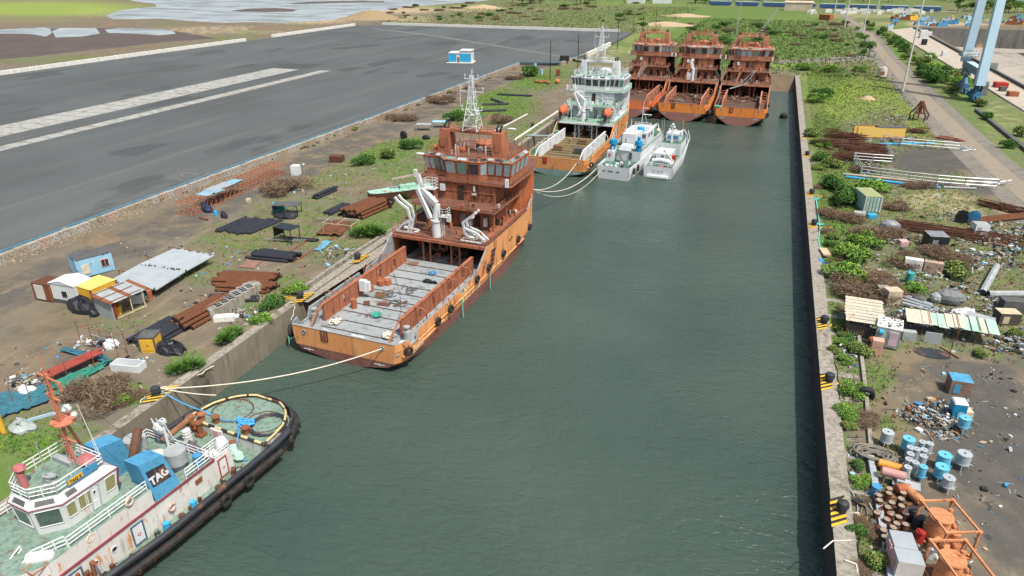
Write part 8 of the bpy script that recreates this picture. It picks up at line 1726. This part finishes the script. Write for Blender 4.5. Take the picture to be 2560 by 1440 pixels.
BU = [('spiky',470,925,80,'dark green spiky clump on the left quay nearest the tug'),('spiky',575,850,75,'dark green spiky clump between the tug and the orange ship'),
 ('bright',655,806,55,'bright green shrub on the quay beside the orange ship stern, lower'),('bright2',735,730,60,'bright green shrub at the right end of the rusty pipe pile'),('dark',680,765,70,'dark green shrub behind the quay bollard'),
 ('brown',240,1005,150,'long heap of cut brown brushwood behind the tug'),('brown2',330,1000,70,'brown brushwood at the right end of the heap'),('bright2',300,1010,60,'low bright green patch beside the brushwood heap'),
 ('brown',720,478,100,'brown brush pile beside the white box'),('spiky',1010,495,60,'dark green clump beside the derelict turquoise hull'),('spiky',925,590,80,'green clump below the rusty steel sheets'),
 ('olive',960,395,64,'green shrubs on the bank left of the orange ship bridge'),('dark',1020,372,60,'green shrubs beside the pale tables'),('dark',910,410,60,'low green shrub right of the brown crate'),('dark',1140,300,60,'shrub beyond the orange ship mast'),
 ('brown',1245,305,60,'brown brush mound between the mast and the white ship'),('brown2',1000,300,70,'brown dry brush along the yard wall, middle'),('brown',1100,255,60,'brown dry brush along the yard wall, farther'),('dark',1330,190,60,'dark grass clump beside the first pole'),('brown2',1285,198,40,'brown clump on the far left bank'),('bright2',620,410,24,'small green weed at the yard blocks'),
 ('bright',2110,695,95,'vivid green shrub beside the right quay, lower half'),('bright2',2125,650,100,'vivid green shrub beside the right quay, upper half'),('bright',2160,615,80,'rounded green shrub above the vivid ones'),('brown',2150,735,130,'broad brown thicket in front of the vivid shrubs'),('brown2',2215,720,120,'brown thicket left of the white concrete blocks'),('brown',2260,660,90,'brown thicket behind the white concrete blocks'),('brown2',2190,590,110,'brown brushwood around the pale board'),('olive',2250,665,60,'olive shrub above the white concrete block'),
 ('dark',2110,505,100,'feathery green shrub left of the green container'),('bright2',2170,480,90,'feathery green shrub behind the green container'),('dark',2075,470,80,'dark green shrub near the quay above the container'),('brown',2230,520,60,'brown scrub right of the green container'),('brown2',2100,545,90,'brown scrub left of the green container'),
 ('bright',2280,730,60,'bright leafy shrub beside the teal drum'),('olive',2150,880,70,'yellow-green reeds in front of the shack'),('bright2',2125,835,40,'green shrub behind the shack'),('olive',2090,880,45,'grey-green shrub on the quay by the shack'),('bright',2130,985,70,'bright shrub beside the quay kerb'),('bright2',2105,1035,60,'green shrub below the bright one on the quay'),('brown2',2165,1055,70,'dry tan grass clump right of the quay shrubs'),
 ('olive',2180,1400,90,'dry weed clump beside the white kerb at the bottom'),('brown2',2150,1430,60,'tan weeds on the quay at the bottom'),('bright',2040,255,55,'bright green shrub on the quay opposite the rusty ships'),('dark',2060,240,50,'darker shrub behind the bright quay shrub'),('bright2',2010,175,50,'bright shrub near the head of the basin, left'),('bright',2075,180,45,'bright shrub near the head of the basin, right'),
 ('bright2',2150,178,40,'round bright shrub on the lawn beside the scrap'),('olive',2035,340,50,'grey-green weeds on the quay opposite the buoy'),('olive',2080,415,60,'tan grass clump below the scaffold stacks'),('dark',2050,400,50,'green weeds beside the quay below the scaffold stacks'),('brown2',2300,470,60,'dark weed pile below the near railing'),('brown',2160,430,50,'brown rubbish-strewn weeds at the railing corner'),
 ('olive',2540,840,60,'olive weeds at the right edge beyond the canopy'),('olive',2440,890,50,'olive weed patch below the canopy'),('brown2',2360,650,110,'tan dry grass right of the white blocks'),('olive',2400,690,90,'pale grass beside the thick grey pipe'),
 ('bright2',2395,212,60,'bushy green tree at the foot of the blue crane'),('dark',2330,205,80,'dark green shrub left of the crane foot'),('olive',2440,265,50,'green shrub in front of the crane bogies')]
for e in BU: bush(*e)
for i, (px, py, w_) in enumerate(((2165, 62, 20), (2180, 70, 24), (2150, 92, 22), (2205, 82, 26), (2158, 118, 26), (2235, 104, 32), (2215, 95, 26), (2250, 118, 34), (2262, 130, 38), (2278, 140, 34), (2292, 160, 40), (2230, 112, 28), (2300, 180, 40), (2310, 165, 44), (2330, 180, 44), (2345, 200, 40), (2360, 190, 44), (2380, 235, 40), (2175, 78, 20), (2195, 88, 22), (2160, 135, 22), (2265, 150, 30), (2320, 150, 36), (2520, 370, 40), (2470, 300, 34), (2555, 340, 44), (2145, 75, 18), (2300, 195, 36))):
    bush(('dark', 'olive', 'bright2', 'dark')[i % 4], px, py, w_, 'green roadside shrub in the hedge between the road and the far apron', 1.0, 'roadside shrubs of the right-hand hedge')
rr = random.Random(11)
for i in range(60):
    px, py = rr.uniform(1600, 2130), rr.uniform(58, 152)
    if px < 1700 and py > 90: continue
    bush(rr.choice(('dark', 'dark', 'brown', 'brown2')), px, py, rr.uniform(14, 36), 'low scrub bush in the green field beyond the rusty ships', .6, 'scrub bushes of the far green field')
for i in range(40):
    px = rr.uniform(2040, 2120); py = rr.uniform(330, 1350)
    bush(rr.choice(('olive', 'bright2', 'dark', 'brown2')), 1998+(py-185)*.0723+rr.uniform(18, 46)*(1+py/900), py, rr.uniform(14, 30)*(1+py/1400), 'small weed clump in the strip behind the right quay coping', .7, 'weed clumps behind the right quay coping', 'weed_clump', 'weeds')
for i in range(46):
    t_ = rr.random(); px = rr.uniform(420, 1350); y0 = 625-px*.365+rr.uniform(12, 26); bush(rr.choice(('brown2', 'brown', 'olive')), px, y0, rr.uniform(10, 26), 'dry weed clump at the foot of the yard blocks', .6, 'dry weeds at the foot of the yard blocks', 'weed_clump', 'weeds')
# trees: tapered trunk, limbs, ragged crown
def tree_proto(name, seed, h=9, w_=4.2, mats=LG, n_=1500):
    rnd = random.Random(seed); root = bpy.data.objects.new(name, None); col.objects.link(root); t = MB(); t.tube([(0, 0, 0), (.1, .05, h*.25), (.0, .1, h*.5)], .2, 6); lobes = []
    for i in range(7):
        a = rnd.uniform(0, 6.28); rr_ = rnd.uniform(.3, 1)*w_*.5; z = h*rnd.uniform(.45, .85); t.tube([(0, .05, h*.3), (rr_*.4*math.cos(a), rr_*.4*math.sin(a), (z+h*.3)/2), (rr_*math.cos(a), rr_*math.sin(a), z)], .07, 5); lobes.append((rr_*math.cos(a), rr_*math.sin(a), z, w_*rnd.uniform(.22, .38), w_*rnd.uniform(.22, .38), h*rnd.uniform(.12, .22)))
    t.build('trunk', BARK, root); foliage(n_, lobes, .55, seed=seed).build('crown', mats, root); return root
TP = [tree_proto('tree', 21, 9, 7, [LG[1], LG[2], LG[2]]), tree_proto('tree', 22, 7, 8, LO), tree_proto('tree', 23, 11, 7, [LG[1], LG[1], LG[2]])]
tu = set()
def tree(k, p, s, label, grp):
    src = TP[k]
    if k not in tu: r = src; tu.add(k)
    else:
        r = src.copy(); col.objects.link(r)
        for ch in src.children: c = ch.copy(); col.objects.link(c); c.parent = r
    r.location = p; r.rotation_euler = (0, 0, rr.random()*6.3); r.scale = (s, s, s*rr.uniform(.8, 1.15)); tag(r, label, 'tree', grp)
for i in range(170):
    px = rr.uniform(1240, 2560); py = rr.choice((rr.uniform(-6, 4), rr.uniform(6, 12))) if px < 1800 else rr.uniform(-8, 6)
    if 1560 < px < 1680 and py > 4: continue
    tree(rr.randrange(3), at(px, py), rr.uniform(.8, 1.6), 'green tree in the long belt across the top of the view', 'trees of the far belt')
for i in range(26): tree(rr.randrange(3), at(rr.uniform(2370, 2600), rr.uniform(26, 34)), rr.uniform(.8, 1.3), 'green tree in the band right of the train', 'trees right of the train')
for i, (x, y, s, l) in enumerate(((2172, 140, .8, 'slim tree on the near side of the road beyond the ships'), (2160, 110, .7, 'slim tree farther along the near side of the road'), (2386, 205, .85, 'leafy tree standing in front of the blue crane bogies'))): tree((2, 0, 1)[i], at(x, y), s, l, None)
# weeds: uncountable tufts over the green ground
def scatter(name, N_, region, hgt, mats, seed, dens, label, kind='stuff', cat='weeds', wmul=1):
    rg = np.random.default_rng(seed); x0, x1, y0, y1 = region; u = rg.random((N_, 2)); X = x0+(x1-x0)*u[:, 0]; Y = y0+(y1-y0)*u[:, 1]**1.3
    cv = cover(np.c_[X, Y]); keep = rg.random(N_) < dens(X, Y, cv); X, Y = X[keep], Y[keep]; b = MB()
    for x, y in zip(X, Y):
        mi = int(rg.integers(0, len(mats))); h_ = hgt*rg.uniform(.5, 1.6)
        for k_ in range(4):
            a = rg.uniform(0, 6.28); dx, dy = math.cos(a), math.sin(a); r = rg.uniform(.0, .4)*wmul
            bx, by = x+dx*r, y+dy*r; b.face([(bx-dy*.07*wmul, by+dx*.07*wmul, 0), (bx+dy*.07*wmul, by-dx*.07*wmul, 0), (bx+dx*.3*h_, by+dy*.3*h_, h_)], mi)
    o = b.build(name, mats, kind=kind); return tag(o, label, cat)
gmask = lambda X, Y, c: np.clip(np.maximum(c[:, 0], c[:, 3])*1.1-.12, 0, 1)*((X < XL(100)-1.5) | (X > 12))
scatter('weeds', 42000, (-112, -59.5, 35, 300), .22, [LG[0], LG[1], LG[1], LG[2], LB[0]], 5, gmask, 'low green weeds and grass scattered over the left bank')
scatter('weeds', 52000, (12, 44, 45, 345), .24, [LO[0], LG[1], LG[1], LG[2], LB[0], LB[1]], 6, gmask, 'low green weeds and grass scattered over the right bank')
scatter('weeds', 9000, (-60, 45, 322, 620), .7, [LG[2], LO[1], LO[1], LB[1], LG[2]], 8, lambda X, Y, c: np.clip(c[:, 0]*1.0, 0, 1), 'rough scrub covering the far green field', wmul=2.5)
for i in range(60):
    px, py = rr.uniform(960, 1620), rr.uniform(8, 54)
    bush(rr.choice(('dark', 'brown', 'brown2', 'olive')), px, py, rr.uniform(8, 30), 'low scrub bush in the flat field beyond the asphalt yard', .5, 'scrub bushes beyond the asphalt yard')
scatter('weeds', 9000, (-290, -80, 475, 760), .8, [LG[2], LO[1], LO[1], LB[1], LB[0]], 9, lambda X, Y, c: np.clip(c[:, 0], 0, 1), 'rough weeds over the flat field beyond the asphalt yard', wmul=2.5)
# litter
LIT = [WHITEC, GREYP, DGREY, BLUEP, WOOD, BLOCKC, RUST, pm('litter_tan', (.45, .38, .26), None, .8, 1), BLACK, LBLUE]
def litter(name, zones, seed, label, cat='rubbish', flat=.25):
    rnd = random.Random(seed); b = MB()
    for px, py, rx, ry, n_, hh in zones:
        for _ in range(n_):
            a = rnd.uniform(0, 6.28); r = rnd.random()**.5; r = r*(1+.35*math.sin(3*a+px)); p = at(px+rx*r*math.cos(a), py+ry*r*math.sin(a)); 
            if XL(p.y)-1.2 < p.x < XR(p.y)+2: continue
            h0 = hh*max(0, 1-r)**.7*rnd.random(); s = rnd.uniform(.1, .8)*rnd.random()**1.6+.05; mi = rnd.choice((0, 1, 1, 2, 2, 2, 4, 5, 5, 5, 1, 6, 7, 8, 8, 8, 8, 2, 5, 3) if rnd.random() < .9 else (0, 9))
            q = rnd.random()
            if q < .45: b.box(p.x, p.y, h0, s, s*rnd.uniform(.3, 1), s*rnd.uniform(.1, .6), rnd.random()*3, mi=mi)
            elif q < .75: c = Vector((p.x, p.y, h0+.05)); e1 = Vector((rnd.gauss(0, 1), rnd.gauss(0, 1), rnd.gauss(0, .3))).normalized()*s; e2 = Vector((rnd.gauss(0, 1), rnd.gauss(0, 1), rnd.gauss(0, .4))).normalized()*s; b.face([c, c+e1, c+e1*.9+e2, c+e2], mi)
            else: c = Vector((p.x, p.y, h0+.06)); e1 = Vector((rnd.gauss(0, 1), rnd.gauss(0, 1), rnd.gauss(0, .25))).normalized()*s*2.6; b.beam(c, c+e1, rnd.uniform(.03, .09), mi=mi)
    o = b.build(name, LIT); 
    return tag(o, label, cat)
heaps = [(2300, 690, 60, 26, 260, .4, 'rubbish around the teal drum and white blocks'), (2200, 790, 40, 30, 260, .5, 'rubbish between the shack roof and the cream block'), (2260, 600, 70, 24, 240, .4, 'rubbish among the brushwood above the white blocks'), (2400, 730, 60, 20, 260, .35, 'thin rubbish spread behind the striped cable bundle'), (2400, 540, 60, 14, 160, .4, 'rubbish around the cable reels'), (2150, 640, 50, 20, 120, .3, 'scraps beside the vivid green shrubs'), (1560, 160, 90, 14, 160, .5, 'rubble at the far corner of the yard'), (560, 770, 70, 20, 160, .3, 'broken rubble below the wide rusty pipe pile'), (2360, 1050, 60, 40, 900, 1.2, 'rubbish heap left of the blue booth'), (2310, 1040, 60, 40, 500, .7, 'lower rubbish spread between the dry grass and the blue booth'), (2500, 590, 90, 36, 900, 1.0, 'rubbish field right of the reinforcing bars'), (2440, 650, 70, 26, 600, .6, 'rubbish spread above the thick grey pipe'),
 (2490, 770, 40, 22, 350, .8, 'rubbish heap around the dark grey bin'), (2550, 860, 70, 34, 700, .9, 'rubbish heap with blue bags at the right edge'), (2360, 800, 90, 26, 800, .9, 'scrap and timber heap behind the canopy'), (2290, 790, 50, 22, 350, .7, 'scrap heap right of the cream concrete block'),
 (2110, 870, 26, 44, 260, .5, 'clutter beside the shack and quay'), (2180, 420, 26, 22, 380, 1.3, 'rubbish mound at the left railing corner'), (2235, 350, 60, 7, 420, .7, 'grey rubbish strip below the yellow container'), (2240, 300, 36, 12, 360, 1.1, 'rubbish mound left of the grab bucket'), (2310, 465, 60, 8, 220, .6, 'debris under the near railing'),
 (850, 640, 60, 26, 240, .4, 'white litter and rope ends on the left quay'), (735, 478, 34, 8, 160, .3, 'white rubble beside the brush pile'), (250, 860, 46, 14, 220, .5, 'colourful litter near the netting posts'), (600, 790, 60, 20, 200, .3, 'rubble around the strapped concrete blocks'), (2100, 148, 90, 7, 260, .9, 'orange and pale scrap at the head of the lawn'), (2520, 640, 60, 40, 400, .5, 'scattered rubbish at the right edge'), (60, 960, 40, 26, 200, .5, 'scrap pieces around the netting at the left edge')]
for i, h_ in enumerate(heaps): litter('rubbish_heap', [h_[:6]], 50+i, h_[6], 'rubbish')
o = litter('litter', [(2300, 700, 260, 180, 600, 0), (2400, 960, 180, 90, 160, 0), (2200, 300, 140, 120, 260, 0), (2440, 1200, 120, 180, 130, 0), (2130, 1150, 50, 260, 260, 0), (600, 700, 280, 120, 420, 0), (900, 450, 200, 80, 300, 0), (250, 900, 200, 90, 200, 0), (2250, 1300, 80, 100, 160, 0)], 99, 'small scattered litter on both banks', 'litter'); o['kind'] = 'stuff'
b = MB(); rnd = random.Random(5)
for _ in range(900):
    y = rnd.uniform(45, 300); x = edgeX(y)+rnd.uniform(1.2, 4); s = rnd.uniform(.08, .4); b.box(x, y, 0, s, s, s*.6, rnd.random()*3)
o = b.build('stones', pm('loose_stone', (.32, .27, .21), (.22, .19, .15), .95, 1), kind='stuff'); tag(o, 'loose stones along the foot of the yard blocks', 'stones')
# earth mounds
def mound(px, py, wpx, h, mat, label, asp=.5):
    p = at(px, py); s = wpx*mpp(p)/2; b = MB(); n1, n2 = 20, 7; vs = [(0, 0, h)]
    for j in range(1, n2+1):
        for i in range(n1): a = 2*math.pi*i/n1; r = s*j/n2*(1+random.uniform(-.1, .1)); vs.append((r*math.cos(a), r*math.sin(a)*asp*1.4, max(-.05, h*(math.cos(math.pi*j/n2)*.5+.5)*random.uniform(.8, 1.15))))
    b.add(vs, [(0, 1+i, 1+(i+1) % n1) for i in range(n1)]+[(1+(j-1)*n1+i, 1+j*n1+i, 1+j*n1+(i+1) % n1, 1+(j-1)*n1+(i+1) % n1) for j in range(1, n2) for i in range(n1)]); tag(b.build('earth_mound', mat, loc=p, smooth='all'), label, 'mound')
ETH = pm('mound_earth', (.20, .155, .10), (.13, .10, .07), .95, .8, 1, dirt=.5, bump=.8); SND = pm('mound_sand', (.42, .33, .21), (.34, .26, .16), .95, .3, 1, bump=.5)
for e in ((245, 600, 110, 1.3, ETH, 'low brown earth mound beside the yard blocks'), (960, 302, 60, 1.5, ETH, 'earth mound near the yard wall beyond the truss'), (1225, 300, 60, 1.6, ETH, 'dark earth mound beyond the orange ship mast'), (1300, 178, 60, 1.5, ETH, 'earth mound by the corner of the yard'), (1612, 132, 70, 2.5, SND, 'sand mound behind the left rusty ship'), (1665, 62, 150, 2.2, SND, 'long sand bank beyond the yard, nearer'), (1715, 40, 120, 1.8, SND, 'long sand bank beyond the yard, farther'), (2170, 248, 46, 1.2, SND, 'small sandy mound on the lawn'), (1790, 150, 30, 2.5, ETH, 'brown mound behind the middle rusty ship'), (930, 46, 180, 6, MAT_TANG, 'grassy embankment beyond the far end of the yard'), (1210, 20, 110, 3, SND, 'pale spoil heap near the lagoon'), (700, 72, 170, 2.5, ETH, 'low brown embankment between yard and lagoon'), (280, 62, 60, 2, ETH, 'brown spit between the ponds')): mound(*e)
